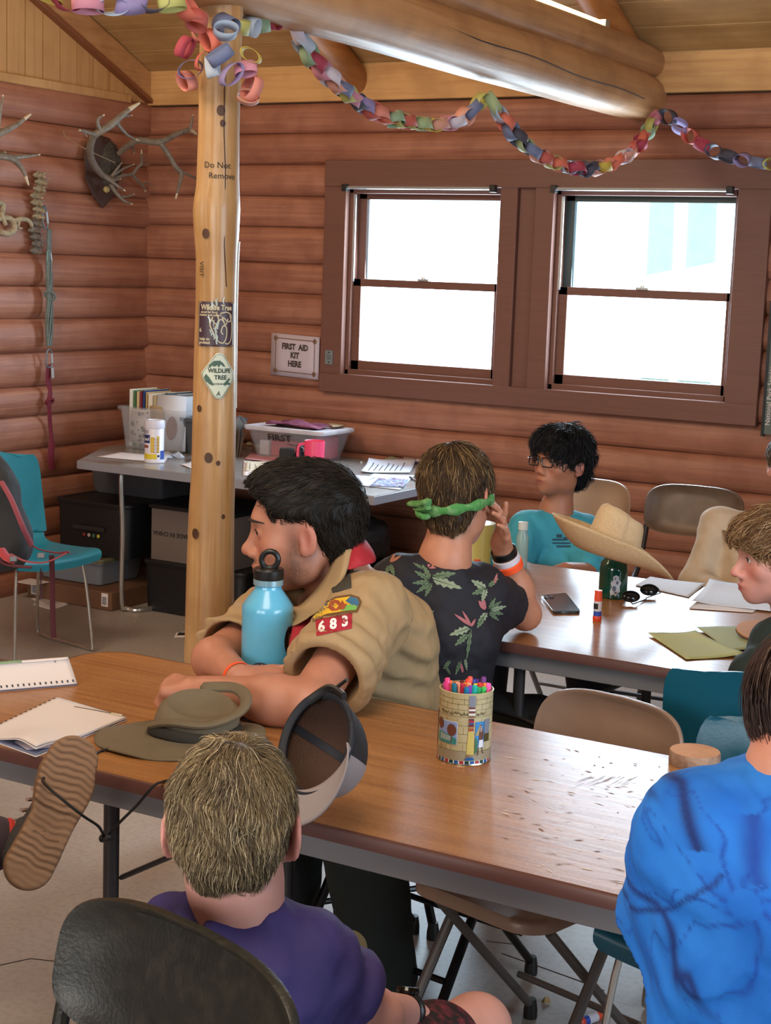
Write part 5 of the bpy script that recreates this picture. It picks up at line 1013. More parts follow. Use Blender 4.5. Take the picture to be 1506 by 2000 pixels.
# ------------------------------------------------------------------ person at the left edge: a raised foot with a tan sole
ps = person((-2.55, 1.55, 0), 'person at the left edge propping a tan-soled grey shoe against the near table')
toe, heel = PD(150, 1490, 2.80), PD(58, 1690, 2.74); ax_ = nz(toe-heel); vn = nz(EYE-(toe+heel)/2); vn = nz(vn-ax_*(vn@ax_)+RT*.12); vn = nz(vn-ax_*(vn@ax_)); sd = np.cross(ax_, vn); Rs = np.stack([sd, ax_, vn], 1); Ls = np.linalg.norm(toe-heel); mids = (toe+heel)/2
def solef(P):
    q = (P-heel)@Rs; t = np.clip(q[:, 1]/Ls, -.2, 1.2); w_ = np.interp(t, [-.2, 0, .25, .45, .7, .85, 1.0, 1.2], [.043, .043, .041, .040, .050, .052, .045, .045]); cx = np.interp(t, [0, .45, .8, 1], [0, .004, -.003, -.008])
    over = np.maximum(q[:, 1]-Ls, 0)+np.minimum(q[:, 1], 0); x = q[:, 0]-cx; rr = np.sqrt(x*x+over*over)-w_; z = np.abs(q[:, 2]+.012)-.017
    rdg = .0022*np.sin(q[:, 1]*520+1.6*np.sin(x*75+q[:, 1]*20)+.6*np.sin(x*190))*(q[:, 2] > -.01)*np.where((t > -.02), 1, .25)
    a, b = rr+.006, z+.006+rdg+.004*(np.abs(t-.42) < .12)*(q[:, 2] > 0); return np.minimum(np.maximum(a, b), 0)+np.sqrt(np.maximum(a, 0)**2+np.maximum(b, 0)**2)-.006
solef.bb = (mids-.22, mids+.22)
M_sole = mat('tan_rubber_sole', '#86664c', .7, noise=(16, '#77593f', .4)); M_upper = mat('grey_knit_upper', '#3a3838', .85, bump=(140, .3))
ank = heel+ax_*.035-vn*.105-sd*.01; kne = PD(-330, 1640, 2.72); hip = PD(-560, 1900, 2.15)
sdf_obj('body', U([(rc(heel-vn*.04+ax_*.02, toe-vn*.035, .03, .026), 0), (rc(heel-vn*.04, ank, .034, .034), .03), (rc(ank, kne, .036, .055), .03), (rc(kne, hip, .06, .08), .03)]), M_skin, ps, h=.006, colorfn=lambda V: np.tile(A(*lin('#b98270')), (len(V), 1)))
sho = sdf_obj('shoe_upper', U([(rc(heel-vn*.045+ax_*.005, toe-vn*.032-ax_*.005, .042, .036), 0), (rc(heel-vn*.05+ax_*.03, ank+ax_*.01, .042, .042), .03)]), M_upper, ps, h=.005)
sdf_obj('sole', solef, M_sole, sho, h=.0028, it=1)
mb = MB(); la = ank+sd*-.02
for i in range(4): mb.tube(catmull([ank+ax_*(.03+.02*i)-sd*.035+vn*(-.0+.012*i), ank+ax_*(.045+.02*i)-sd*.0-vn*(.032-.012*i), ank+ax_*(.03+.02*i)+sd*.035+vn*(.012*i)], 5), .004, 6)
mb.build('lace', mat('pale_lace', '#a58a80', .8), sho)
sdf_obj('trousers', U([(rc(ank+(kne-ank)*.18, kne, .05, .07), 0), (rc(kne, hip, .075, .1), .03)]), mat('plum_grey_trousers', '#3d3038', .85), ps, h=.008)
mb = MB(); mb.lathe([(.044, -.006), (.046, 0), (.044, .006), (.041, 0), (.044, -.006)], ank+(kne-ank)*.10, 20, ax=kne-ank); mb.build('sock_trim', mat('red_sock_trim', '#b02a22', .8), ps)
h2 = hip+A(-.05, -.1, 0); sho2 = h2+A(0, -.05, .45); Hq = Head(sho2+A(0, 0, .22), FW, sc=1.0)
sdf_obj('torso_shirt', U([(rc(h2, sho2-A(0, 0, .1), .13, .12), 0), (rc(sho2-A(.13, 0, .06), sho2+A(.13, 0, -.06), .06, .06), .05), (rc(sho2+A(.15, 0, -.07), h2+A(.18, .1, .12), .055, .05), .03), (rc(sho2+A(-.15, 0, -.07), h2+A(-.18, .1, .12), .055, .05), .03)]), M_dkg, ps, h=.01)
sdf_obj('head', U([(Hq.f, 0), (rc(Hq.W(0, -.02, -.03), sho2-A(0, 0, .05), .052, .058), .03)]), M_skin, ps, h=.006, colorfn=skin_color('#c08a76', Hq)); hair(Hq, ps, capB, 1500, .05, flB, M_hair, ('#3a2a20', '#4d3a2a', '#6a5440'), r=.001, seed=21)
sdf_obj('trousers', U([(rc(h2+A(.05, 0, 0), h2+A(.12, .35, 0), .09, .07), 0), (rc(h2+A(.12, .35, 0), h2*A(1, 1, 0)+A(.12, .4, .1), .065, .05), .03)]), MATS['plum_grey_trousers'], ps, h=.01)
# ------------------------------------------------------------------ things on the near table
TZ = .737
M_paper = mat('white_paper', '#d9cfcb', .8); M_paperb = mat('cool_white_paper', '#cdd3df', .75); M_print = mat('print_ink', '#3a3a42', .8); M_pinkp = mat('pink_paper', '#d1919c', .8)
M_green_p = mat('pale_green_card', '#b7c089', .8); M_green_q = mat('sage_card', '#a0ad84', .8)
def PT(x, y, z=TZ): return PZ(x, y, z)
def bottle_blue():
    c = PZ(519, 1350, TZ); root = empty('water_bottle', c, 'light blue water bottle with black loop lid, under the chin of the person in khaki', 'bottle'); s = 1.0
    mb = MB(); mb.lathe([(.050, 0), (.055, .004), (.0565, .01), (.0575, .185), (.057, .196), (.053, .203), (.045, .215), (.031, .234), (.0295, .238), (.0295, .25), (.0, .25)], c, 48); mb.build('flask', mat('light_blue_enamel', '#5fb4d8', .28, noise=(25, '#58a8cc', .3), coat=.4), root)
    mb = MB(); mb.lathe([(.0305, .243), (.0335, .245), (.0335, .257), (.0305, .259)], c, 40); mb.build('neck_ring', mat('pale_blue_steel', '#9fd0e4', .2, metal=.6), root)
    mb = MB(); mb.lathe([(.033, .257), (.034, .261), (.034, .278), (.031, .282), (0, .283)], c, 36); lid = mb.build('lid', M_blk, root)
    mb = MB(); o_ = c+A(0, 0, .300)+RT*.002
    mb.tube([o_+RT*.0185*math.cos(a)+A(0, 0, 1)*.019*math.sin(a) for a in np.linspace(0, 2*pi, 25)], .0065, 10, caps=False); mb.build('loop_handle', M_blk, lid)
    az = math.atan2(-c[1], -c[0])
    def fm(r, z0, a0, off): return lambda x, y: A(c[0]+(r+off)*math.cos(az+a0+x/r), c[1]+(r+off)*math.sin(az+a0+x/r), c[2]+z0+y)
    mb = MB(); decal(mb, ngon(0, 0, .028), fm(.0575, .052, -.22, .0006), .006); mb.cur = 1; decal(mb, ngon(0, -.002, .019), fm(.0575, .052, -.22, .0011), .005); mb.cur = 2
    decal(mb, [(-.012, -.012), (-.004, -.002), (.002, -.008), (.012, .004), (.014, -.012)], fm(.0575, .052, -.22, .0015), .006); mb.cur = 3
    for i, ch in enumerate('KANSA 3 CRAN'):
        a = math.radians(150-i*11); put_text(mb, ch, .0085, (lambda g, a: lambda x, y: g(.0225*math.cos(a)+x*math.sin(a)+y*math.cos(a), .0225*math.sin(a)-x*math.cos(a)+y*math.sin(a)-.001))(fm(.0575, .052, -.22, .0014), a))
    mb.build('round_sticker', [mat('sticker_navy', '#3a4258', .5), mat('sticker_blue', '#5c6f9c', .5), mat('sticker_rust', '#a05a48', .5), mat('sticker_cream', '#d6cfc0', .5)], root)
    mb = MB(); decal(mb, ngon(0, 0, .017, .032, 28), fm(.0575, .125, 1.02, .0006), .006); mb.cur = 1; decal(mb, ngon(0, -.003, .005, .02, 16), fm(.0575, .125, 1.02, .0011), .006); mb.build('oval_sticker', [mat('sticker_black', '#16130f', .4), mat('sticker_amber', '#8a5a32', .5)], root)
bottle_blue()
# marker tin
tcn = PZ(905, 1493, TZ); az = math.atan2(-tcn[1], -tcn[0]); TR, TH = .0525, .142
tcn = A(tcn[0]-TR*math.cos(az)*.85, tcn[1]-TR*math.sin(az)*.85, TZ)
root = empty('marker_tin', tcn, 'round tin printed with sandstone walls and pictures, full of felt markers', 'tin')
mb = MB(); mb.lathe([(TR-.002, 0), (TR, .001), (TR, TH-.003), (TR+.001, TH), (TR-.001, TH+.001), (TR-.002, TH-.003), (TR-.002, .004), (0, .004)], tcn, 64); mb.build('can', mat('printed_sandstone_tin', '#c6bf98', .3, metal=.1, noise=(25, '#b5ab80', .5)), root)
mb = MB(); mb.lathe([(TR-.0005, -.0002), (TR+.0012, .0006), (TR+.0004, .003)], tcn, 64); mb.build('rim', mat('tin_metal', '#b0a894', .25, metal=.9), root)
def tf(off): return lambda x, y: A(tcn[0]+(TR+off)*math.cos(az+x/TR), tcn[1]+(TR+off)*math.sin(az+x/TR), tcn[2]+y)
cols = dict(line='#4d4626', white='#e6e6ec', red='#a8343e', blue='#1e5fa0', dgreen='#12403f', sky='#8aa2dc', tree='#6f4436', teal='#3a8a86', col='#c9b868', stripe='#8d6a52', plum='#6a3040', blue2='#2f84c8', hill='#a89a70', skin='#5f3526', kilt='#dfe2ea', grass='#2c6a42', grey='#7c8494', ground='#9a9078', gold='#c9a646')
names = list(cols); tm = [mat('tin_print_'+k, cols[k], .35) for k in names]
mb = MB()
def tp(poly, k, l=1, st=.006): mb.cur = names.index(k); decal(mb, poly, tf(.0004*l), st)
tp(rect(-.082, .010, .082, .028), 'ground'); x = -.082; seq = ['blue', 'red', 'dgreen']; i = 0
while x < .082:
    tp(rect(x, .001, x+.0085, .009), seq[i % 3], 1, .009); tp(rect(x+.0085, .001, x+.0105, .009), 'white', 1, .009); x += .0105; i += 1
for yy in (.028, .045, .062, .079, .096, .110, .121, .131): tp(rect(-.08, yy, .08, yy+.0006), 'line', 1, .02)
for j, yy in enumerate((.028, .045, .062, .079, .096, .110, .121)):
    for q in range(7): xx = -.075+q*.024+(j % 2)*.012; tp(rect(xx, yy, xx+.0005, yy+.014), 'line', 1, .02)
r9 = random.Random(5)
for q in range(44):
    xx = -.055+q*.0022+r9.uniform(-.0005, .0005)
    if 0.006 < xx < .02: continue
    yy = .098+r9.uniform(0, .004); tp([(xx, yy), (xx+.0015, yy+.001), (xx+.0009, yy+.006), (xx+.0003, yy+.0045)], 'line', 2, .02)
tp(rect(-.062, .040, -.014, .086), 'white', 2); tp(rect(-.061, .041, -.015, .085), 'sky', 3); tp([(-.061, .041), (-.015, .041), (-.015, .052), (-.03, .058), (-.05, .062), (-.061, .06)], 'teal', 4)
tp(ngon(-.054, .078, .009, .011, 14), 'tree', 5); tp(ngon(-.026, .069, .010, .012, 14), 'tree', 5); tp(rect(-.0275, .045, -.0255, .062), 'tree', 5)
for q in range(7): tp(rect(-.052+q*.0038, .047, -.0505+q*.0038, .060-q*.0006), 'white', 6, .02)
for q in range(5): tp(rect(-.056, .035-q*.0022, -.036+r9.uniform(-.004, 0), .0356-q*.0022), 'line', 2, .02)
tp([(.0045, .022), (.0195, .022), (.0165, .078), (.0075, .078)], 'col', 3)
for a_, b_, k in ((.078, .083, 'plum'), (.083, .086, 'blue'), (.086, .090, 'red'), (.090, .094, 'plum')): tp(rect(.0072, a_, .0168, b_), k, 4, .01)
for q in range(5): tp([(.007+q*.002, .070), (.008+q*.002, .079), (.009+q*.002, .070)][::-1], 'red', 5, .02); tp([(.004+q*.003, .016), (.006+q*.0024, .025), (.0065+q*.0024, .016)][::-1], 'stripe', 5, .02)
tp([(.001, .011), (.021, .011), (.0175, .017), (.0055, .017)], 'blue', 5)
for yy, k in ((.097, 'stripe'), (.101, 'white'), (.106, 'plum'), (.110, 'white'), (.114, 'plum')): tp(rect(.006, yy, .0185, yy+.003), k, 5, .01)
tp(rect(.006, .118, .0185, .1395), 'grey', 3)
tp(rect(.0205, .035, .040, .087), 'blue2', 3); tp([(.0205, .06), (.030, .083), (.040, .06)], 'hill', 4); tp([(.0205, .022), (.026, .03), (.026, .05), (.0205, .056)], 'grass', 4); tp(rect(.041, .046, .055, .09), 'grey', 3); tp(rect(.041, .046, .055, .062), 'line', 4)
tp([(.0285, .050), (.0375, .050), (.0385, .066), (.0365, .071), (.0345, .080), (.031, .082), (.0295, .070), (.028, .064)], 'skin', 5); tp([(.0275, .036), (.038, .036), (.0375, .051), (.029, .051)], 'kilt', 6); tp([(.0275, .036), (.0295, .036), (.0285, .022), (.024, .020), (.0265, .023)], 'skin', 5); tp([(.035, .036), (.037, .036), (.0385, .026), (.042, .024), (.0375, .0235)], 'skin', 5)
for q in range(4): tp(rect(.030, .068+q*.003, .034, .0692+q*.003), 'white', 7, .02)
tp(rect(-.080, .03, -.072, .10), 'plum', 2); mb.cur = names.index('white'); put_text(mb, 'Ancient Civilizations', .007, lambda x, y: tf(.0014)(-.0755-y, .058+x)); mb.build('printed_picture', tm, root)
mk = [('#e03fb4', -.043, .012, 0), ('#f0488c', -.039, .004, 1), ('#f2662c', -.034, .006, 1), ('#1b6f86', -.025, -.006, 0), ('#e8a08a', -.018, .006, 0), ('#f0b49a', -.012, -.002, 0), ('#b5283c', -.008, -.010, 0), ('#f09040', -.004, .012, 0), ('#e84830', .002, .020, 1), ('#e05848', .006, .022, 1), ('#1f78b0', 0, -.016, 0), ('#8a46c0', .008, -.013, 0), ('#f0a070', .004, .002, 0), ('#2b3f9c', .013, .026, 1), ('#24b4b0', .016, -.016, 0), ('#d8d030', .018, .006, 0), ('#2ca860', .024, -.012, 0), ('#d63a34', .026, .002, 0), ('#31368f', .024, .02, 0), ('#2a4aa8', .030, .012, 0), ('#6e3280', .033, .026, 1), ('#48c468', .034, -.006, 0), ('#f08040', .036, .010, 0), ('#f2c83c', .040, .008, 0), ('#ee58a8', .043, -.002, 0), ('#e868c0', .045, .006, 0), ('#6a1f24', -.010, .026, 0), ('#c9622a', -.022, .022, 0), ('#5a2a8a', .02, .032, 0), ('#f0cc48', -.017, .012, 0)]
ux, uy = A(-math.sin(az), math.cos(az), 0), A(math.cos(az), math.sin(az), 0)*-1
for i, (cl, x, y, tall) in enumerate(mk):
    k = math.hypot(x, y)/.043; x, y = (x/k, y/k) if k > 1 else (x, y); b0 = tcn+ux*x*.55+uy*y*.5+A(0, 0, .006); lean = nz(ux*x*1.0+uy*y*1.0+A(0, 0, .20)); tp_ = tcn+ux*x+uy*y+A(0, 0, .149+(.007 if tall else 0)+.003*math.sin(i*2.3))
    d = nz(tp_-b0); tt_ = tp_; m_ = mat('marker_'+cl[1:], cl, .35); rt = empty('felt_marker', b0, None, None); mb = MB(); mb.lathe([(.0046, 0), (.005, .002), (.005, .10)], b0, 12, ax=d); mb.build('barrel', m_, rt)
    L_ = float(np.linalg.norm(tt_-b0)); mb = MB(); mb.lathe([(.0052, L_-.05), (.0056, L_-.045), (.0056, L_-.006), (.005, L_-.001), (.0038, L_), (.0035, L_-.001), (0, L_-.0012)], b0, 14, ax=d); mb.build('cap', m_, rt)
    nm = {'#e03fb4': 'magenta marker at the left rim of the tin', '#f0488c': 'hot pink marker beside the magenta one at the left', '#f2662c': 'bright orange marker at the left of the tin', '#1b6f86': 'dark teal marker at the front left of the tin', '#e8a08a': 'salmon marker behind the dark teal one in the tin', '#f0b49a': 'pale peach marker leaning at the front of the tin', '#b5283c': 'crimson marker at the front of the tin', '#f09040': 'light orange marker behind the crimson one', '#e84830': 'tall vermilion marker in the middle of the tin', '#e05848': 'tall coral red marker right of the tallest one', '#1f78b0': 'medium blue marker at the front of the tin', '#8a46c0': 'violet marker at the front centre of the tin', '#f0a070': 'apricot marker in the middle of the tin', '#2b3f9c': 'royal blue marker at the back of the tin', '#24b4b0': 'turquoise marker at the front of the tin', '#d8d030': 'yellow marker in the middle of the tin', '#2ca860': 'green marker right of the turquoise one', '#d63a34': 'red marker behind the green one', '#31368f': 'indigo marker right of centre in the tin', '#2a4aa8': 'cobalt blue marker right of the indigo one', '#6e3280': 'dark purple marker at the back right of the tin', '#48c468': 'light green marker at the front right of the tin', '#f08040': 'orange marker at the right side of the tin', '#f2c83c': 'golden yellow marker at the right side of the tin', '#ee58a8': 'pink marker at the right rim of the tin', '#e868c0': 'orchid pink marker at the far right of the tin', '#6a1f24': 'maroon marker at the back left of the tin', '#c9622a': 'rust orange marker at the back left of the tin', '#5a2a8a': 'deep purple marker at the very back of the tin', '#f0cc48': 'amber yellow marker left of centre in the tin'}[cl]
    tag(rt, nm, 'marker', 'felt markers in the printed tin')
# wood slice
c = PZ(1356, 1492, TZ); root = empty('wood_slice', c, 'round slice of a branch with bark edge lying on the near table', 'wood slice')
mb = MB(); mb.lathe([(.049, 0), (.0505, .003), (.0505, .024), (.049, .027)], c, 40); mb.build('bark', mat('pale_bark', '#8a6a55', .8, noise=[(60, '#5d4336', .7), (25, '#b59c88', .5)], bump=(90, .5)), root)
mb = MB(); mb.lathe([(.0485, .0262), (.0485, .0278), (0, .0278)], c, 40); mb.build('cut_face', mat('cut_wood', '#c08a5a', .7, noise=(20, '#a86f48', .5)), root)
# olive wide brimmed hat, crown slumped
bc = (PT(205, 1462)+PT(560, 1455))/2; bc = PT(352, 1446); bc[2] = TZ
M_hat = mat('olive_cloth', '#6a5d47', .85, noise=(9, '#5b4f3b', .5), bump=(260, .15)); M_hatd = mat('dark_hat_band', '#2a261f', .85)
bcam = math.atan2(-bc[1], -bc[0])
root = empty('bucket_hat', bc, 'olive cloth hat with a wide brim and slumped crown on the near table', 'hat')
def brim(u, v):
    a = u*2*pi; r = .06+(.155-.06)*v; z = .006+.012*(1-v)+.004*math.sin(a*2+1)*v+.003*math.sin(a*5)*v
    return bc+RT*r*1.10*math.cos(a)+nz(A(FW[0], FW[1], 0))*r*.92*math.sin(a)+A(0, 0, max(z, .003))
mb = MB(); mb.grid(brim, 72, 12, closed_u=True); mb.build('brim', M_hat, root, solid=.004, sharp=80)
cx_ = bc+RT*.028+A(0, 0, 0); FH = nz(A(FW[0], FW[1], 0))
def crownf(u, v):
    a = u*2*pi; t = v; r = np.interp(t, [0, .2, .5, .8, 1], [.072, .076, .074, .068, .058]); z = np.interp(t, [0, .2, .5, .8, 1], [.008, .03, .05, .066, .070])
    lean = .022*t; z = z*(1+.25*math.sin(a-.4)*t)+.006*math.sin(a*3+4*t)*(t > .1)*(1-t)
    return cx_+RT*(r*1.15*math.cos(a)+lean*.4)+FH*(r*.88*math.sin(a)+lean)+A(0, 0, z)
mb = MB(); mb.grid(crownf, 72, 16, closed_u=True)
def crtop(u, v): a = u*2*pi; r = 1-v; p = A(*crownf(u, 1)); cc_ = cx_+RT*.009+FH*.022+A(0, 0, .058); return p*r+cc_*(1-r)+A(0, 0, -.006*math.sin(v*pi))
mb.grid(crtop, 72, 8, closed_u=True); mb.build('crown', M_hat, root, sharp=80)
mb = MB()
mb.tube(catmull([cx_+RT*(.078*math.cos(a)*1.12)+FH*(.070*math.sin(a))+A(0, 0, .024+.006*math.sin(a*2)) for a in np.linspace(pi*.9, 2*pi*1.03, 12)], 3), .007, 8, flat=1.6); mb.build('hat_band', M_hatd, root)
mb = MB(); mb.tube(catmull([cx_+RT*(-.085)-FH*.02+A(0, 0, .035), cx_-RT*.04-FH*.055+A(0, 0, .052), cx_+RT*.03-FH*.06+A(0, 0, .048), cx_+RT*.085-FH*.02+A(0, 0, .058), cx_+RT*.10+FH*.03+A(0, 0, .075), cx_+RT*.07+FH*.075+A(0, 0, .088), cx_+RT*.0+FH*.085+A(0, 0, .086)], 6), [.004]+[.013]*35+[.004], 10, flat=.6); mb.build('crown_fold', M_hat, root)
M_cord = mat('black_cord', '#0d0c0d', .6)
cpts = [PT(232, 1456, TZ+.006), PT(207, 1464, TZ+.005), PT(188, 1471, TZ+.004), PD(140, 1494, 2.88), PD(100, 1510, 2.82), PD(84, 1522, 2.76), PD(90, 1534, 2.70), PD(120, 1560, 2.68), PD(160, 1592, 2.70), PD(190, 1612, 2.78), PD(200, 1626, 2.82), PD(206, 1638, 2.84), PD(214, 1628, 2.83), PD(236, 1604, 2.81), PD(268, 1572, 2.80), PD(300, 1535, 2.78), PT(318, 1527, TZ+.004), PT(345, 1520, TZ+.006)]
mb = MB(); mb.tube(catmull(cpts, 6), .0026, 8); cd = mb.build('chin_cord', M_cord, root)
mb = MB(); kc = PD(207, 1637, 2.83); mb.tube([kc+RT*.009*math.cos(a)+FW*.006*math.sin(a)+DN*.003*math.sin(a*2) for a in np.linspace(0, 4*pi, 30)], .004, 8); mb.build('knot', M_cord, cd)
# trucker cap lying on its crown: opening to the camera, pale brim in front
M_mesh = mat('black_cap_mesh', '#15171c', .7, bump=(400, .5)); M_capg = mat('grey_cap_cloth', '#8f8584', .85, bump=(300, .1)); M_capin = mat('brown_cap_lining', '#4a3226', .85, bump=(380, .4)); M_capd = mat('navy_cap_tape', '#161b26', .7)
cc0 = PD(618, 1452, 2.70); nrm = nz(-RT*.62-FW*.62-DN*.48); root = empty('trucker_cap', PT(625, 1560), 'black mesh cap with a pale grey brim lying open side up on the near table', 'cap')
uu = nz(RT*.78-FW*.30-DN*.42 - nrm*np.dot(RT*.78-FW*.30-DN*.42, nrm)); vv = np.cross(nrm, uu)
def capf(r_):
    def f(u, v): a = u*2*pi; th = v*pi/2; return cc0-nrm*(.100*math.sin(th)*r_/.1)+uu*(r_*.82*math.cos(a)*math.cos(th)**.8)+vv*(r_*1.0*math.sin(a)*math.cos(th)**.8)
    return f
mb = MB(); mb.grid(capf(.094), 60, 14, closed_u=True); mb.cur = 0; 
shp = mb.build('crown', M_mesh, root, sharp=80)
mb = MB(); mb.grid(capf(.0915), 60, 14, closed_u=True); mb.build('lining', M_capin, root, sharp=80)
mb = MB(); mb.tube([capf(.093)(t, 0) for t in np.linspace(0, 1, 61)], .0055, 8, caps=False, flat=1.5); mb.build('sweatband', M_capd, root)
for a_ in (.12, .37, .62, .87):
    mb = MB(); ring = [A(*capf(.0895)(a_, t)) for t in np.linspace(.03, .98, 14)]; tng = nz(capf(.09)(a_+.02, 0)-capf(.09)(a_-.02, 0)); vs = []
    for p in ring: vs += [p-tng*.007, p+tng*.007]
    mb.add(vs, [(2*i, 2*i+1, 2*i+3, 2*i+2) for i in range(13)]); mb.build('seam_tape', M_capd, root)
brd = nz(DN*1.0+RT*.05-FW*.1); brd = nz(brd-nrm*(brd@nrm)); brs = np.cross(nrm, brd); 
def brimf(u, v):
    a = (u-.5)*pi*.92; r0 = .090; r1 = .090+.068*math.cos(a)**.6 if math.cos(a) > 0 else .09; r = r0+(r1-r0)*v; x = r*math.sin(a)*1.0; y = r*math.cos(a)
    return cc0+brs*x*(.97)+brd*(y*.95)+nrm*(.0+.030*(abs(math.sin(a))**2)*v+.004)
mb = MB(); mb.grid(brimf, 30, 8); mb.build('brim', M_capg, root, solid=.003, sharp=80)
mb = MB(); fp = []
for i in range(17): fp.append(i/16)
mb.grid(lambda u, v: (lambda a: A(*capf(.0955)((math.atan2(brd@vv, brd@uu)/(2*pi)+(u-.5)*.46) % 1, v*.75)))(0), 24, 10); mb.build('front_panel', M_capg, root, sharp=80)
mb = MB(); sp0 = cc0-brd*.082+nrm*.006; mb.tube(catmull([sp0-brs*.04-brd*-.006, sp0-brd*.016, sp0+brs*.04], 8), .006, 8, flat=1.5); mb.tube([sp0-brd*.012+brs*.008, sp0-brd*.032+brs*.035], [.008, .006], 8, flat=.5); mb.build('snap_strap', M_blk, root)
# spiral notebook curled, pad of paper, marker pen
root = empty('spiral_notebook', PT(60, 1335), 'curled white notebook with spiral holes at the left edge of the near table', 'notebook')
e0, e1 = [PT(-60, 1358), PT(152, 1340)], [PT(-60, 1318, TZ+.03), PT(148, 1293, TZ+.03)]
dx = e0[1]-e0[0]; dy = nz(np.cross((0, 0, 1), dx)); 
def nbp(off): return lambda u, v: e0[0]+dx*u*(1-.03*v)+dy*(.005+.10*math.sin(min(v, 1)*1.9)*.75-.02*v)+A(0, 0, .003+off+.048*math.sin(v*pi*.62))
mb = MB(); mb.grid(nbp(0.001), 20, 16); mb.build('page', M_paper, root, solid=.001, sharp=80)
mb = MB(); mb.grid(nbp(-.0045), 20, 16); mb.build('back_cover', mat('grey_cover', '#6d6878', .7), root, solid=.002, sharp=80)
mb = MB(); mb.grid(lambda u, v: nbp(.002)(.0+u*.55, .82+v*.18), 10, 4); mb.build('green_cover', mat('green_cover', '#7d9a72', .7), root, solid=.001)
for i in range(14):
    p = e0[0]+dx*(.30+i*.0515); f_ = nbp(.0022); mb = MB(); u_ = .30+i*.0515; mb.add([f_(u_-.008, .03), f_(u_+.008, .03), f_(u_+.008, .075), f_(u_-.008, .075)], [(0, 1, 2, 3)]); mb.build('punch_hole', M_print, root)
mb = MB(); put_text(mb, 'Swim', .018, lambda x, y: A(*nbp(.0025)(.86+y*1.5, .55-x*4)), bold=.0003); mb.build('writing', M_print, root)
root = empty('notepad', PT(110, 1420), 'white pad of paper with a curled corner on the near table, left', 'notepad')
pc_ = [PT(-40, 1440), PT(112, 1368), PT(248, 1408), PT(70, 1480)]
def quad(P4, u, v): return P4[0]*(1-u)*(1-v)+P4[1]*u*(1-v)+P4[2]*u*v+P4[3]*(1-u)*v
for k in range(4):
    mb = MB(); mb.grid(lambda u, v, k=k: A(*(quad(pc_, u, v)+(quad(pc_, .5, .5)-quad(pc_, u, v))*(.012*(k % 2))))+A(0, 0, .0012+.0022*k+(.006*k*max(0, (1-u)*v-.55)+.018*math.exp(-((u-.1)/.25)**2-((v-.7)/.3)**2)*(k > 1))), 18, 18)
    mb.build('sheet', M_paper if k != 1 else mat('blue_backing', '#7f88a8', .7), root, solid=.0012, sharp=80)
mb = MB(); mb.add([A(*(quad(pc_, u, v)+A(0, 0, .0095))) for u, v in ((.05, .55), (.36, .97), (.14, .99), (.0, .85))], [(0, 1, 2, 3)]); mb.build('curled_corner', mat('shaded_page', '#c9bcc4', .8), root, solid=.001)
for i in range(15):
    q = quad(pc_, .06+i*.063, .012)+A(0, 0, .0095); mb = MB(); mb.obox(q, A(.0016, 0, 0), A(0, .0022, 0), A(0, 0, .0004)); mb.build('perforation', M_print, root)
root = empty('marker_pen', PT(190, 1400), 'dark pen with a pale end lying behind the white pad', 'pen')
mb = MB(); mb.tube([PT(145, 1383, TZ+.005), PT(222, 1397, TZ+.005)], .0042, 10); mb.build('barrel', mat('dark_pen', '#3c2c20', .4), root); mb = MB(); mb.tube([PT(218, 1396, TZ+.0055), PT(240, 1400, TZ+.0055)], .0052, 10); mb.build('cap', mat('pale_cap', '#b3a78a', .5), root)
# ------------------------------------------------------------------ farther table
hc = PZ(1205, 1165, TZ); g0 = PT(1196, 1166); root = empty('glass_bottle', g0, 'dark green glass bottle holding up the straw hat', 'bottle')
M_gg = mat('dark_green_glass', '#0c4a3c', .06, coat=.5)
mb = MB(); mb.lathe([(.040, 0), (.043, .004), (.043, .085), (.040, .105), (.022, .125), (.02, .15), (0, .15)], g0, 36); mb.build('glass_body', M_gg, root)
azg = math.atan2(-g0[1], -g0[0]); gfm = lambda off: lambda x, y: A(g0[0]+(.043+off)*math.cos(azg+x/.043), g0[1]+(.043+off)*math.sin(azg+x/.043), g0[2]+y)
mb = MB(); decal(mb, [(.0-.014, .008), (-.006, .012), (.002, .006), (.006, .016), (.014, .02), (.012, .036), (.017, .048), (.008, .058), (.009, .066), (0, .071), (-.009, .066), (-.008, .055), (-.015, .046), (-.010, .034), (-.016, .022)], lambda x, y: gfm(.0008)(x+.008, y+.004), .006); mb.cur = 1
for q in ((-.004, .03, .006, .009), (.004, .048, .004, .006), (.0, .018, .004, .003), (-.002, .06, .003, .003)): decal(mb, ngon(q[0], q[1], q[2], q[3], 10), lambda x, y: gfm(.0014)(x+.008, y+.004), .006)
mb.build('sticker', [mat('sticker_white', '#c9ccd2', .5), mat('sticker_grey', '#62687a', .5)], root)
# straw hat
sc0 = PD(1190, 1088, 4.62); root = empty('straw_hat', sc0, 'cream straw cowboy hat with a dark band resting on the green bottle', 'hat')
M_straw = mat('cream_straw', '#d6bd98', .75, noise=[(160, '#c0a277', .4)], bump=(260, .35)); hX = nz(RT*1.0+DN*.30); hZ = nz(-DN*1.0+RT*.28-FW*.10); hZ = nz(hZ-hX*(hZ@hX)); hY = np.cross(hZ, hX)
def sbrim(u, v):
    a = u*2*pi; r = 1+v*1.1; x = .093*r*math.cos(a); y = .068*(1+v*1.15)*math.sin(a); curl = .060*v**1.6*abs(math.sin(a))**2.2+.002; curl += (.075*v**1.5)*(math.cos(a) < 0)*abs(math.cos(a))**1.6-.012*v*abs(math.cos(a))**4*(1 if math.cos(a) > 0 else .2)
    y *= 1-.18*v*abs(math.sin(a)); return sc0+hX*x+hY*y+hZ*curl
def mirr(f): return f
mb = MB(); mb.grid(sbrim, 80, 12, closed_u=True); mb.build('brim', M_straw, root, solid=.003, sharp=80)
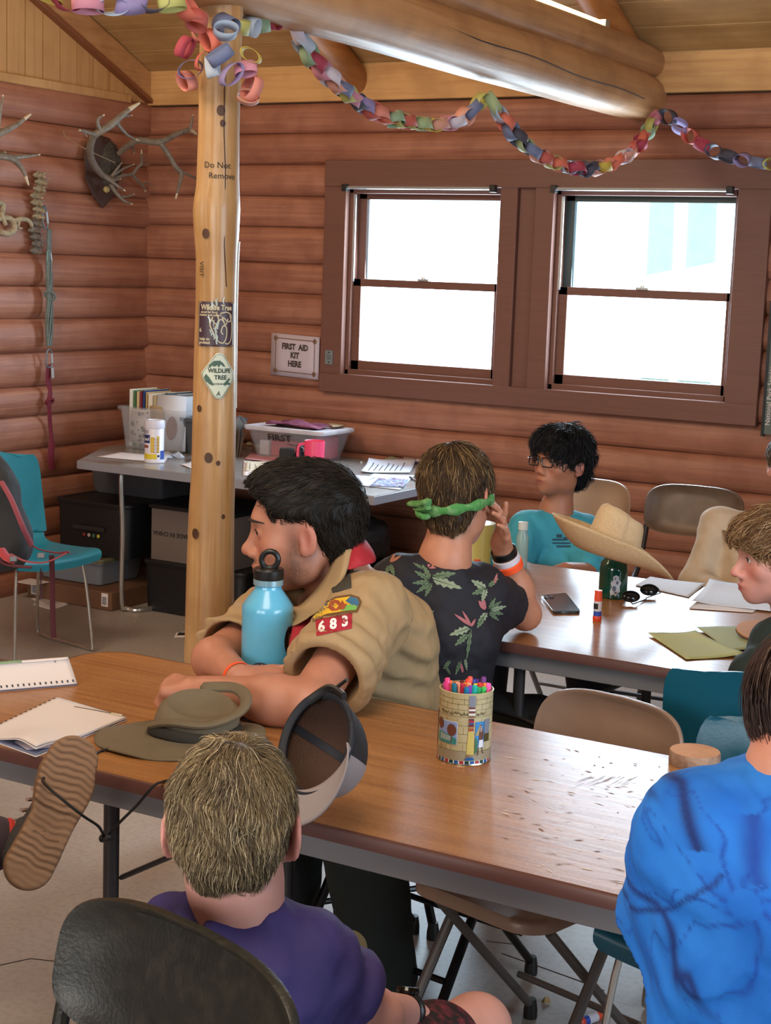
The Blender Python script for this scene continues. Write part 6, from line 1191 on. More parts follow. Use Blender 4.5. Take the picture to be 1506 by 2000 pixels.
def scrown(u, v):
    a = u*2*pi; t = v; r = np.interp(t, [0, .3, .7, .9, 1], [1, .95, .86, .78, .60]); z = .132*np.interp(t, [0, .3, .7, .9, 1], [0, .35, .82, .98, 1.02]); z *= 1+.10*math.cos(a)*-1*t
    pin = 1-.16*t*abs(math.sin(a))*(math.cos(a) > .2); return sc0+hX*(.084*r*math.cos(a))+hY*(.064*r*math.sin(a)*pin)+hZ*z
mb = MB(); mb.grid(scrown, 80, 14, closed_u=True)
def stop(u, v): p = A(*scrown(u, 1)); k = 1-v; c_ = sc0+hZ*.102; q = c_+(p-c_)*k; a = u*2*pi; return q+hZ*(.018*math.sin(k*pi)*abs(math.sin(a))+(.012 if False else 0))
mb.grid(stop, 80, 8, closed_u=True); mb.build('crown', M_straw, root, sharp=80)
mb = MB(); mb.grid(lambda u, v: sc0+(A(*scrown(u, .03+v*.10))-sc0)*1.0+nz(A(*scrown(u, .05))-sc0)*.0018, 80, 2, closed_u=True); mb.build('hat_band', mat('dark_brown_band', '#2f241c', .7), root, solid=.002)
# glue stick, phone, sunglasses, papers, cards, plate
def glue(base, ax, lab, colr='#d8452c'):
    root = empty('glue_stick', base, lab, 'glue stick'); mb = MB(); mb.lathe([(.0115, 0), (.0125, .002), (.0125, .012), (.0115, .014)], base, 20, ax=ax); mb.build('twist_base', mat('orange_red_plastic', colr, .4), root)
    mb = MB(); mb.lathe([(.0112, .012), (.0112, .03)], base, 20, ax=ax); mb.build('blue_ring', mat('blue_plastic', '#2b4fb0', .4), root); mb = MB(); mb.lathe([(.0115, .028), (.0115, .056)], base, 20, ax=ax); lb = mb.build('label_sleeve', mat('white_label', '#d2cfd8', .5), root)
    e_ = nz(np.cross(ax, EYE-base)); mb = MB(); mb.lathe([(.0118, .034), (.0118, .050)], base, 20, ax=ax, a0=2.2, a1=5.2); mb.build('black_label', mat('black_label', '#1c1c22', .5), lb)
    mb = MB(); mb.lathe([(.0112, .055), (.0108, .072), (.0106, .086), (.0, .086)], base, 20, ax=ax); mb.build('cap', mat('orange_red_cap', '#dd5236', .35), root); return root
glue(PT(1166, 1212), A(0, 0, 1), 'glue stick with orange cap standing beside the green bottle')
glue(PZ(1130, 1998, .012), nz(A(.1, .25, 0)), 'glue stick lying on the floor under the near table')
def phone(P4, lab, m):
    root = empty('phone', (P4[0]+P4[2])/2, lab, 'phone'); P4 = [A(*p) for p in P4]; mb = MB(); q = rounded(0, 1, 0, 1, .07, 4); mb.prism(q, lambda x, y: quad(P4, x, y)+A(0, 0, .001), lambda x, y: quad(P4, x, y)+A(0, 0, .009)); mb.build('case', m, root, bevel=.001)
    mb = MB(); q = rounded(.05, .42, .74, .95, .05, 4); mb.prism(q, lambda x, y: quad(P4, x, y)+A(0, 0, .009), lambda x, y: quad(P4, x, y)+A(0, 0, .0105)); cm = mb.build('camera_bump', mat('dark_glass', '#1c2126', .15), root)
    for a_, b_ in ((.14, .88), (.14, .80), (.33, .84)):
        mb = MB(); o_ = quad(P4, a_, b_)+A(0, 0, .0105); mb.lathe([(.0045, 0), (.0045, .001), (.003, .0012), (0, .0008)], o_, 14); mb.build('lens', M_blk, cm)
phone([PT(1080, 1200), PT(1134, 1199), PT(1106, 1163), PT(1056, 1168)], 'dark phone lying face down on the farther table', mat('slate_phone', '#2c3b42', .12, coat=.5))
root = empty('sunglasses', PT(1260, 1165), 'dark aviator sunglasses lying right of the green bottle', 'glasses')
for cx0, cy0 in ((1268, 1152), (1232, 1165)):
    c_ = PT(cx0, cy0, TZ+.022); mb = MB(); P_ = [c_+RT*.027*math.cos(a)+nz(-DN+FW*.5)*.018*math.sin(a) for a in np.linspace(0, 2*pi, 21)[:-1]]; mb.add(P_, [tuple(range(20))]); mb.build('lens', mat('smoke_lens', '#15191a', .08), root, solid=.002); mb = MB(); mb.tube(P_+[P_[0]], .0014, 6, caps=False); mb.build('rim', M_blk, root)
mb = MB(); mb.tube([PT(1285, 1148, TZ+.025), PT(1290, 1158, TZ+.01), PT(1262, 1168, TZ+.006)], .0018, 6); mb.build('temple_arm', M_blk, root)
mb = MB(); mb.tube([PT(1218, 1160, TZ+.025), PT(1236, 1180, TZ+.008), PT(1262, 1170, TZ+.005)], .0022, 6); mb.build('temple_arm', M_blk, root)
def sheet(name, lab, P4, m, dz=.001, curl=0, cat='paper', group=None, lines=0, z=TZ, root=None, fold=0, nn=12, seed=0):
    P4 = [PZ(x, y, z) for x, y in P4]; mb = MB(); mb.grid(lambda u, v: quad(P4, u, v)+A(0, 0, dz+curl*(max(0, u-.6)**2*4+max(0, .3-v)**2*3)+.0018*(1+math.sin(u*5+seed)*math.sin(v*4+seed*2)) + fold*abs(u-.5)), nn, nn)
    o = mb.build(name, m, root, solid=.0008, sharp=80)
    if root is None: tag(o, lab, cat, group)
    if lines:
        mb = MB()
        for i in range(lines):
            v0 = .12+.76*i/lines; e = .85-.25*((i*7+seed) % 3)/3; f_ = lambda u, v: quad(P4, u, v)+A(0, 0, dz+.0022+.0018*(1+math.sin(u*5+seed)*math.sin(v*4+seed*2))+curl*(max(0, u-.6)**2*4+max(0, .3-v)**2*3))
            for s_ in range(8): u0 = .12+(e-.12)*s_/8; u1 = .12+(e-.12)*(s_+.8)/8; mb.add([f_(u0, v0), f_(u1, v0), f_(u1, v0+.02), f_(u0, v0+.02)], [(0, 1, 2, 3)])
        mb.build('printing', M_print, o)
    return o
sheet('paper_sheet', 'white paper under the straw hat brim at the back of the farther table', [(1240, 1145), (1270, 1128), (1378, 1142), (1345, 1168)], M_paperb, .001)
sheet('paper_sheet', 'stack of white papers in front of the cream long-sleeved shirt', [(1352, 1180), (1385, 1145), (1540, 1160), (1530, 1200)], M_paperb, .004, curl=.02)
sheet('paper_sheet', 'loose white paper sticking out under the stacked papers', [(1345, 1190), (1380, 1160), (1500, 1170), (1470, 1198)], M_paper, .001)
sheet('green_card', 'yellow-green card at the front edge of the farther table', [(1265, 1240), (1358, 1240), (1455, 1284), (1340, 1290)], M_green_p, .002, curl=.01, cat='card')
sheet('green_card', 'sage green folded card behind the yellow-green one', [(1360, 1230), (1440, 1228), (1500, 1268), (1425, 1276)], M_green_q, .006, cat='card')
pc2 = PT(1495, 1235, TZ+.02); root = empty('wooden_disc', pc2, 'round tan wooden disc at the right end of the farther table', 'disc'); mb = MB(); mb.lathe([(.075, -.004), (.078, 0), (.076, .006), (0, .006)], pc2, 44, ax=A(.08, -.12, 1)); mb.build('disc', mat('tan_disc', '#c79873', .6), root); mb = MB(); mb.lathe([(.076, -.006), (.079, -.002), (.0775, .002)], pc2, 44, ax=A(.08, -.12, 1)); mb.build('rim', mat('dark_rim', '#6a4a3a', .6), root)
# pitcher of lemonade, teal cup behind the elbow
p0 = PT(925, 1120); p0 = PZ(930, 1110, TZ); root = empty('pitcher', p0, 'clear jug of pale yellow lemonade behind the person in the floral shirt', 'jug'); mb = MB(); mb.lathe([(.045, 0), (.05, .004), (.055, .12), (.058, .15), (.056, .15), (0, .149)], p0, 32); mb.build('jug_body', mat('lemonade', '#b8b268', .15, coat=.3), root); mb = MB(); mb.lathe([(.012, .02), (.012, .032)], p0-FW*.045, 12, ax=A(0, 0, 1)); mb.build('tap', mat('orange_tap', '#d8502c', .4), root)
p1 = PZ(968, 1112, TZ); root = empty('cup', p1, 'teal plastic cup right of the lemonade jug', 'cup'); mb = MB(); mb.lathe([(.022, 0), (.024, .002), (.03, .085), (.028, .085), (.022, .006), (0, .005)], p1, 28); mb.build('cup_body', mat('teal_cup_plastic', '#0f7f96', .3), root); mb = MB(); mb.lathe([(.0305, .084), (.0315, .087), (.029, .088)], p1, 28); mb.build('rim', M_teal, root)
p2 = PZ(1018, 1108, TZ); root = empty('small_bottle', p2, 'small white-lidded clear bottle behind the wrist with bands', 'bottle'); mb = MB(); mb.lathe([(.018, 0), (.02, .01), (.02, .10), (.014, .12), (.014, .13)], p2, 20); mb.build('flask', mat('pale_clear_plastic', '#a9c4c2', .2, alpha=.6), root); mb = MB(); mb.lathe([(.016, .125), (.016, .15), (0, .152)], p2, 20); mb.build('lid', mat('white_lid', '#c9d2cf', .4), root)
# ------------------------------------------------------------------ grey work table
def W3(x, y, z=TZ): return PZ(x, y, z)
def bin_box(name, lab, cat, lo, hi, m, taper=.02, rim=.012, lidm=None, rimm=None, label=None):
    lo, hi = A(*lo), A(*hi); c_ = (lo+hi)/2; root = empty(name, (c_[0], c_[1], lo[2]), lab, cat); hx, hy = (hi[0]-lo[0])/2, (hi[1]-lo[1])/2; hz = hi[2]-lo[2]; mb = MB(); vs = []; r0 = rounded(-1, 1, -1, 1, .14, 5); n = len(r0)
    prof = [(-taper, 0, 0), (0, hz-.02, 0), (rim, hz-.018, 0), (rim, hz, 0), (0, hz, 0), (-.003, hz-.01, 0), (-taper-.003, .004, 0)]
    for o_, z_, _ in prof: vs += [(c_[0]+x*(hx+o_), c_[1]+y*(hy+o_), lo[2]+z_) for x, y in r0]
    mb.add(vs, [(k*n+i, k*n+(i+1) % n, (k+1)*n+(i+1) % n, (k+1)*n+i) for k in range(6) for i in range(n)]+[tuple(range(n-1, -1, -1)), tuple(range(6*n, 7*n))]); mb.build('tub', m, root, sharp=50)
    if lidm is not None:
        mb = MB(); vs = []
        for o_, z_ in ((rim+.002, hz-.012), (rim+.006, hz-.002), (rim+.004, hz+.008), (rim-.012, hz+.010), (rim-.02, hz+.004)): vs += [(c_[0]+x*(hx+o_), c_[1]+y*(hy+o_), lo[2]+z_) for x, y in r0]
        mb.add(vs, [(k*n+i, k*n+(i+1) % n, (k+1)*n+(i+1) % n, (k+1)*n+i) for k in range(4) for i in range(n)]+[tuple(range(n-1, -1, -1)), tuple(range(4*n, 5*n))]); mb.build('lid', lidm, root, sharp=50)
    return root
M_clear = mat('clear_plastic', '#b6bac0', .25, alpha=.26); M_clearb = mat('cloudy_plastic', '#8a8f96', .3, alpha=.6)
bl0 = W3(212, 868); x0, y0 = -5.23, 6.34
BB = bin_box('storage_bin', 'clear plastic bin full of books on the left of the grey table', 'bin', (x0, y0, TZ+.001), (x0+.40, y0+.32, TZ+.215), M_clear)
def book(x, y0_, z, th, dp, ht, col, lab, tilt=0):
    root = empty('book', (x, y0_, z), lab, 'book', 'books standing in the clear bin'); mb = MB(); mb.box((x-th/2, y0_, z), (x+th/2, y0_+dp, z+ht)); mb.build('cover', mat('book_'+col[1:], col, .6), root, bevel=.001); mb = MB(); mb.box((x-th/2+.002, y0_+.003, z+ht-.002), (x+th/2-.002, y0_+dp-.003, z+ht+.0008)); mb.build('pages', mat('page_edge', '#c9bda6', .8), root)
xs = x0+.02
for th, ht, col, lab in ((.02, .29, '#d6d8cc', 'white book first from the left in the clear bin'), (.012, .285, '#3f6a3c', 'green book beside the leftmost white one'), (.014, .28, '#c9b088', 'tan book in the clear bin'), (.01, .285, '#7d2433', 'dark red book in the clear bin'), (.012, .288, '#223a6c', 'navy book right of the dark red one'), (.008, .28, '#b89a62', 'thin ochre book in the clear bin'), (.026, .275, '#d8d0c0', 'thick cream book in the middle of the bin'), (.02, .27, '#b0a27e', 'beige book right of the thick cream one'), (.018, .275, '#6f7a3c', 'olive book in the clear bin'), (.014, .28, '#2d7a78', 'teal book in the clear bin'), (.02, .285, '#3c4a52', 'slate book in the clear bin'), (.024, .275, '#9fb6a0', 'pale green book in the clear bin'), (.02, .28, '#5a5f66', 'grey book at the right end of the bin'), (.02, .27, '#c6cbd2', 'white book at the right end of the bin')):
    book(xs+th/2, y0+.06, TZ+.008, th, .2, ht, col, lab); xs += th+.0075
def up_sheet(P4, m, root=None, nm='paper_sheet', lab=None, cat='paper', prn=None):
    mb = MB(); mb.add(P4, [(0, 1, 2, 3)]); o = mb.build(nm, m, root, solid=.0015)
    if root is None: tag(o, lab, cat)
    return o
o = up_sheet([(x0+.20, y0+.035, TZ+.01), (x0+.40, y0+.035, TZ+.01), (x0+.385, y0+.055, TZ+.285), (x0+.205, y0+.055, TZ+.285)], M_paperb, lab='white booklet with a brown oval standing at the front of the clear bin', nm='booklet', cat='booklet')
mb = MB(); decal(mb, ngon(0, 0, .035, .06), plane_fn((x0+.31, y0+.040, TZ+.12), (1, 0, 0), (0, .07, 1), .004)); mb.build('oval_print', mat('brown_print2', '#7a4a38', .8), o)
o = up_sheet([(x0+.045, y0+.028, TZ+.03), (x0+.18, y0+.028, TZ+.03), (x0+.175, y0+.04, TZ+.20), (x0+.05, y0+.04, TZ+.20)], M_paper, lab='patterned brown and white leaflet at the left front of the clear bin', nm='leaflet', cat='leaflet')
r3 = random.Random(9)
for _ in range(26): mb = MB() if _ == 0 else mb; a_, b_ = r3.uniform(x0+.055, x0+.165), r3.uniform(TZ+.04, TZ+.19); s_ = r3.uniform(.004, .013); mb.cur = _ % 2; mb.add([(a_-s_, y0+.0255, b_-s_*.6), (a_+s_, y0+.0265, b_-s_), (a_+s_*.6, y0+.0285, b_+s_), (a_-s_, y0+.029, b_+s_*.8)], [(0, 1, 2, 3)])
mb.build('printing', [mat('brown_print3', '#5a4034', .8), M_print], o)
for k in range(4):
    mb = MB(); xx = x0+.19-.008*k; mb.add([(xx, y0+.03+k*.004, TZ+.01), (xx+.07, y0+.036+k*.004, TZ+.01), (xx+.07, y0+.036+k*.004, TZ+.2+.008*k), (xx, y0+.03+k*.004, TZ+.2+.008*k)], [(0, 1, 2, 3)]); tag(mb.build('folder', mat('tan_folder', '#a8906c', .8), solid=.002), 'tan folder edge standing in the clear bin beside the leaflet', 'folder', 'tan folders in the clear bin')
# wipes canister
c = W3(301, 903); root = empty('wipes_canister', c, 'white and yellow disinfecting wipes canister at the front of the grey table', 'canister')
mb = MB(); mb.lathe([(.045, 0), (.048, .003), (.048, .012), (.046, .015), (.046, .165), (.044, .168)], c, 36); mb.build('tub', mat('white_canister', '#cfcdd6', .35), root)
mb = MB(); mb.lathe([(.0485, .166), (.049, .17), (.049, .194), (.046, .203), (.03, .205), (.028, .201), (0, .201)], c, 36); mb.build('cap', mat('white_cap_plastic', '#c9c8d4', .4), root)
azc = math.atan2(-c[1], -c[0]); cf_ = lambda off: lambda x, y: A(c[0]+(.046+off)*math.cos(azc+x/.046), c[1]+(.046+off)*math.sin(azc+x/.046), c[2]+y)
mb = MB(); pal = ['#d3ba2c', '#23305f', '#2c4c9c', '#8a4a3c', '#8d8490', '#c9a93a']
for poly, k in ((rect(-.07, .02, .012, .045), 0), (rect(-.018, .05, .0, .125), 5), (rect(.012, .05, .024, .13), 5), (rect(.03, .018, .07, .06), 2), (rect(-.07, .095, -.022, .135), 1), (rect(-.07, .072, -.03, .086), 3)): mb.cur = k; decal(mb, poly, cf_(.0006), .008)
for i in range(9): mb.cur = 4 if i % 2 else 3; decal(mb, rect(-.004+(i % 2)*.003, .052+i*.008, .022, .0545+i*.008), cf_(.0011), .01)
for i in range(4): mb.cur = 1; decal(mb, rect(-.065, .140+i*.005, -.03+(i % 2)*.004, .142+i*.005), cf_(.0011), .01)
mb.cur = 1; decal(mb, ngon(.020, .035, .006, .006), cf_(.0012), .006); wm = [mat('wipes_label_%d' % i, q, .45) for i, q in enumerate(pal)]+[mat('wipes_label_6', '#d8d6de', .45)]; mb.cur = 6; put_text(mb, 'ysol', .022, lambda x, y: cf_(.0014)(x-.042, y+.114), bold=.0006); mb.build('printed_label', wm, root)
sheet('paper_sheet', 'white paper at the left front corner of the grey table', [(188, 893), (235, 884), (330, 892), (320, 905)], M_paper, .001, lines=0)
sheet('paper_sheet', 'thin white paper right of the wipes canister', [(300, 885), (330, 882), (345, 892), (330, 896)], M_paperb, .001)
# crumpled tissue, fallen bottle, magazine
mb = MB(); c = W3(346, 896); mb.add([c+A(0, 0, .002), c+RT*.02, c+A(0, .01, .035), c-RT*.022+A(0, 0, .008), c+FW*.02+A(0, 0, .012), c+RT*.012+A(0, 0, .03), c-RT*.03+A(0, -.01, .025), c+RT*.024+A(0, .02, .006)], [(0, 1, 2), (0, 2, 3), (1, 5, 2), (3, 2, 4), (4, 2, 7), (0, 3, 6), (1, 7, 5), (6, 3, 2)]); tag(mb.build('tissue', M_paperb, solid=.002), 'small crumpled white tissue right of the wipes canister', 'tissue')
c = W3(372, 882, TZ+.032); root = empty('spray_bottle', (c[0], c[1], TZ), 'white plastic bottle lying on its side left of the post', 'bottle'); axb = nz(A(-.62, .78, .06)); cb0 = W3(389, 889, TZ+.033)
mb = MB(); mb.lathe([(.026, 0), (.032, .006), (.032, .085), (.024, .105), (.012, .115), (0, .116)], cb0, 28, ax=axb); mb.build('flask', mat('milky_plastic', '#c4c1c6', .35), root); mb = MB(); mb.lathe([(.0095, .112), (.0095, .15), (0, .152)], cb0, 16, ax=axb); mb.build('nozzle', mat('white_nozzle', '#cfd0d6', .4), root); mb = MB(); mb.lathe([(.0325, .05), (.0325, .075)], cb0, 24, ax=axb, a0=1, a1=3.4); mb.build('label', mat('rust_label', '#b5694e', .6), root)
sheet('magazine', 'printed leaflet beside the post at the front of the grey table', [(352, 908), (395, 902), (400, 912), (372, 916)], M_paper, .002, cat='leaflet', lines=5)
sheet('paper_sheet', 'pale paper behind the printed leaflet left of the post', [(366, 906), (392, 893), (405, 898), (395, 908)], M_paperb, .001)
# grey organiser and yellow pack behind the post
bin_box('organiser', 'grey plastic organiser between the book bin and the post', 'organiser', (-4.86, 6.38, TZ+.001), (-4.64, 6.62, TZ+.18), mat('slate_plastic', '#474b52', .5))
root = empty('pouch', W3(398, 850), 'white and yellow pouch standing behind the post', 'pouch'); c = A(-4.72, 6.50, TZ+.19); mb = MB(); mb.obox(c+A(0, 0, .03), A(.03, 0, 0), A(0, .012, 0), A(0, 0, .045)); mb.build('upper', M_paper, root, bevel=.006); mb = MB(); mb.obox(c+A(.0, -.001, -.04), A(.028, 0, 0), A(0, .011, 0), A(0, 0, .03)); mb.build('lower', mat('yellow_pack', '#d6a92c', .6), root, bevel=.006)
# right of the post
pk2 = sheet('pink_paper', 'pink paper right of the post on the grey table', [(478, 898), (490, 886), (548, 892), (530, 904)], M_pinkp, .003)
sheet('magazine', 'cream printed leaflet right of the post, in front of the pink paper', [(478, 922), (482, 905), (530, 905), (552, 922)], mat('cream_leaflet', '#cdbfa6', .8), .003, cat='leaflet', lines=4, curl=.01)
sheet('paper_sheet', 'white paper under the cream leaflet', [(474, 930), (476, 900), (545, 915), (556, 930)], M_paper, .001)
root = empty('pocket_knife', W3(535, 925), 'small dark tool lying at the front edge of the grey table', 'tool'); mb = MB(); mb.tube([W3(515, 926, TZ+.006), W3(560, 931, TZ+.006)], .007, 8, flat=.7); mb.build('handle', M_blk, root)
# holster with binoculars
root = empty('binoculars', W3(572, 910), 'black binoculars and case behind the pink mug', 'binoculars'); c = W3(553, 908)
mb = MB(); mb.obox(c+A(0, .03, .04), RT*.035, nz(A(FW[0], FW[1], 0))*.03, A(0, 0, .04)); mb.build('case', mat('black_nylon', '#17181b', .7, bump=(200, .3)), root, bevel=.008)
for dx_, dy_ in ((.055, .0), (.095, .02)):
    b_ = c+RT*dx_+A(0, .03+dy_, 0); mb = MB(); mb.lathe([(.022, 0), (.024, .01), (.022, .05), (.016, .07), (.017, .095), (.013, .097), (.012, .09), (0, .09)], b_, 20, ax=A(.1, 0, 1)); mb.build('barrel', M_blk, root)
mb = MB(); mb.tube([c+RT*.055+A(0, .03, .055), c+RT*.095+A(0, .05, .055)], .01, 10); mb.build('bridge', M_blk, root); mb = MB(); mb.tube(catmull([c+RT*.05+A(0, .02, .09), c+RT*.02+A(0, .0, .10), c+RT*.09+A(0, .0, .085), c+RT*.12+A(0, .02, .03)], 6), .004, 6, flat=.4); mb.build('strap', M_blk, root)
# pink mug
c = W3(613, 922); root = empty('mug', c, 'bright pink plastic mug on the grey table', 'mug'); M_pk = mat('hot_pink_plastic', '#e0446a', .4); mb = MB(); mb.lathe([(.042, 0), (.045, .003), (.048, .142), (.047, .148), (.044, .146), (.041, .008), (0, .006)], c, 40); mb.build('mug_body', M_pk, root)
hs_ = -nz(RT*.93+FW*.2); mb = MB(); mb.tube(catmull([c+hs_*.042+A(0, 0, .132), c+hs_*.070+A(0, 0, .128), c+hs_*.078+A(0, 0, .10), c+hs_*.076+A(0, 0, .04), c+hs_*.066+A(0, 0, .02), c+hs_*.042+A(0, 0, .018)], 6), .0085, 10, flat=.8); mb.build('handle', M_pk, root)
# first aid box
FA = bin_box('first_aid_box', 'clear lidded box marked FIRST with red contents behind the pink mug', 'box', (-4.56, 6.52, TZ+.001), (-4.12, 6.80, TZ+.15), mat('thin_clear_plastic', '#c4c8ce', .2, alpha=.16), taper=.035, lidm=mat('white_box_lid', '#c2bfc4', .4, noise=(12, '#a89aa6', .4)))
mb = MB(); put_text(mb, 'FIRST', .045, lambda x, y: A(-4.36+x, 6.516-(y+.02)*.2, TZ+.108+y), bold=.001, sx=1.3); mb.build('lettering', M_ink, FA)
for nm, lo, hi, cl, lb in (('first_aid_pack', (-4.45, 6.57, TZ+.006), (-4.24, 6.75, TZ+.09), '#a8303c', 'red pouch inside the first aid box'), ('first_aid_pack', (-4.23, 6.60, TZ+.006), (-4.16, 6.75, TZ+.12), '#c03a48', 'small red pack at the right inside the first aid box'), ('gauze_pack', (-4.52, 6.57, TZ+.006), (-4.46, 6.75, TZ+.085), '#b9b4b8', 'grey-white pack at the left inside the first aid box')):
    mb = MB(); mb.box(lo, hi); tag(mb.build(nm, mat('pack_'+cl[1:], cl, .7), bevel=.01), lb, 'pack')
mb = MB(); c = A(-4.34, 6.66, TZ+.162)
mb.grid(lambda u, v: c+A((u-.5)*.30, (v-.5)*.16, .004+.012*math.sin(u*9+1)*math.sin(v*7)+.012*math.exp(-((u-.4)/.2)**2)), 20, 10); tag(mb.build('bandana', mat('plum_bandana', '#6a2f4c', .8, noise=(40, '#a0606c', .5)), solid=.004, sharp=80), 'plum-coloured cloth crumpled on the lid of the first aid box', 'cloth')
sheet('paper_sheet', 'small paper slip on the right of the first aid box lid', [(640, 828), (668, 829), (672, 834), (650, 836)], mat('tan_slip', '#b09a7a', .8), .004, z=TZ+.162)
# clear jar, dark stand and shells right of the post
root = empty('tumbler', A(-4.62, 6.50, TZ), 'clear tumbler leaning on dark twigs right of the post', 'tumbler'); mb = MB(); mb.lathe([(.028, 0), (.03, .004), (.036, .13), (.034, .13), (.028, .006)], A(-4.70, 6.52, TZ+.09), 24, ax=nz(A(.72, .25, .62))); mb.build('cup_body', M_clearb, root); mb = MB(); mb.lathe([(.033, 0), (.036, .01), (.03, .07), (.02, .08), (0, .08)], A(-4.66, 6.42, TZ+.04), 20, ax=nz(A(-.5, .6, .5))); mb.build('base_cup', mat('teal_grey_plastic', '#4f6a6e', .3), root)
root = empty('twig_bundle', A(-4.56, 6.46, TZ), 'bundle of dark twigs standing left of the first aid box', 'twigs')
for i in range(9): mb = MB(); a_ = i*.8; b_ = A(-4.58+.02*math.cos(a_), 6.46+.02*math.sin(a_), TZ); mb.tube([b_, b_+A(.01*math.cos(a_*2), .01, .08+.006*i), b_+A(.04*math.cos(a_*2), .02*math.sin(a_), .13+.008*(i % 4))], [.006, .005, .002], 6); mb.build('twig', mat('dark_twig', '#4a3a2c', .8), root)
for i, (px, py) in enumerate(((488, 868), (505, 872), (522, 876), (535, 882))):
    c = W3(px, py+2); mb = MB(); mb.lathe([(.02, 0), (.022, .006), (.014, .018), (0, .022)], c, 12); tag(mb.build('shell', mat('pale_shell', '#b0a291', .7, bump=(80, .5))), ['flat pale shell nearest the post', 'second pale shell from the post', 'third pale shell from the post', 'pale shell nearest the pink mug'][i], 'shell', 'shells on the grey table')
# papers, notebook, pen, bandana, laptop at the right
nb_ = sheet('spiral_notebook', 'white spiral notebook with a blue round emblem right of the pink mug', [(632, 938), (640, 925), (735, 934), (690, 952)], M_paperb, .004, cat='notebook'); f_ = plane_fn(W3(668, 938, TZ+.009), RT, nz(A(FW[0], FW[1], 0))); mb = MB(); ring = ngon(0, 0, .042, .036, 28); inn = ngon(0, 0, .034, .028, 28)
mb.add([f_(*p) for p in ring+inn], [(i, (i+1) % 28, 28+(i+1) % 28, 28+i) for i in range(28)]); decal(mb, [(-.02, -.012), (0, .006), (.018, .012), (.008, -.004), (.018, -.014), (0, -.006)], f_, .02); mb.build('emblem', mat('blue_print', '#2c58b0', .7), nb_)
sheet('paper_sheet', 'white paper with printing near the right corner of the grey table', [(705, 925), (720, 907), (812, 905), (800, 925)], M_paperb, .003, lines=7, curl=.03)
sheet('paper_sheet', 'white paper under the colourful bandana at the table corner', [(690, 948), (730, 926), (810, 930), (780, 958)], M_paperb, .001)
mb = MB(); r4 = random.Random(4); P4 = [W3(*q) for q in ((722, 952), (740, 936), (798, 938), (788, 954))]
mb.grid(lambda u, v: quad(P4, u, v)+A(0, 0, .006+.004*math.sin(u*17)*math.sin(v*9)), 20, 8); bo = tag(mb.build('patterned_cloth', mat('blue_red_pattern', '#5f86b8', .8, noise=[(55, '#b0343c', .9), (90, '#c9ced8', .9), (30, '#2a3a62', .6)]), solid=.003, sharp=80), 'blue, white and red patterned cloth at the corner of the grey table', 'cloth')
root = empty('pen', W3(815, 940), 'pen hanging over the right edge of the grey table', 'pen'); mb = MB(); mb.tube([W3(805, 934, TZ+.006), W3(822, 943, TZ+.006)], .005, 8); mb.build('barrel', mat('grey_pen', '#a5a0a0', .4), root); mb = MB(); mb.tube([W3(801, 932, TZ+.006), W3(806, 935, TZ+.006)], .0053, 8); mb.build('tip', M_blk, root)
root = empty('laptop', W3(820, 905), 'flat closed pinkish notebook on a dark base at the back of the grey table', 'notebook'); P4 = [W3(787, 905), W3(784, 888), W3(870, 890), W3(880, 908)]; mb = MB(); mb.prism(rect(0, 0, 1, 1), lambda x, y: quad(P4, x, y)+A(0, 0, .001), lambda x, y: quad(P4, x, y)+A(0, 0, .008)); mb.build('base', mat('navy_base', '#222a44', .5), root, bevel=.001); mb = MB(); mb.prism(rect(.02, .02, 1, .98), lambda x, y: quad(P4, x, y)+A(0, 0, .009), lambda x, y: quad(P4, x, y)+A(0, 0, .022)); mb.build('cover', mat('pinkish_cover', '#b7a09e', .5), root, bevel=.002)
mb = MB(); c = W3(765, 900); mb.grid(lambda u, v: c+RT*(u-.5)*.07+nz(A(FW[0], FW[1], 0))*(v-.5)*.05+A(0, 0, .006+.014*math.sin(u*pi)*math.sin(v*pi)+.004*math.sin(u*14)*math.sin(v*11)), 12, 8); tag(mb.build('leaf_scrap', mat('dry_moss', '#8a8468', .9, noise=(50, '#6c7050', .6)), solid=.003), 'dry mossy scrap left of the pinkish notebook', 'scrap')
root = empty('chip', W3(706, 904), 'tiny white plastic bit in the middle of the grey table', 'bit'); mb = MB(); mb.lathe([(.006, 0), (.005, .006), (0, .008)], W3(706, 904), 10); mb.build('bit', M_paperb, root)
# ------------------------------------------------------------------ boxes under and beside the grey table
M_blkbox = mat('black_crate', '#131417', .5, bump=(60, .15))
bin_box('storage_tub', 'cloudy grey tub behind the grey table legs, topmost at the left', 'tub', (-5.40, 6.30, .50), (-4.92, 6.72, .69), mat('cloudy_grey_tub', '#55565a', .4, alpha=.85))
b1 = bin_box('tool_case', 'black plastic case under the grey table, in the corner', 'case', (-5.36, 6.02, .235), (-4.90, 6.66, .495), M_blkbox, taper=.005, rim=.004, lidm=M_blkbox)
for i, cl in enumerate(('#7a2a26', '#a8a29a', '#3f6a52', '#b9b24c')):
    mb = MB(); mb.lathe([(.009, 0), (.009, .003), (0, .003)], A(-5.17+i*.03, 6.014, .335), 12, ax=(0, -1, 0)); mb.build('badge', mat('badge_'+cl[1:], cl, .6), b1)
mb = MB(); mb.box((-5.24, 6.008, .36), (-5.04, 6.014, .38)); mb.build('latch', mat('dark_latch', '#26282c', .4), b1)
bin_box('storage_bin', 'clear shallow bin of supplies on top of the flat brown carton', 'bin', (-5.44, 5.96, .098), (-5.02, 6.30, .225), M_clearb, lidm=mat('dull_olive_lid', '#6c6a52', .5, alpha=.9))
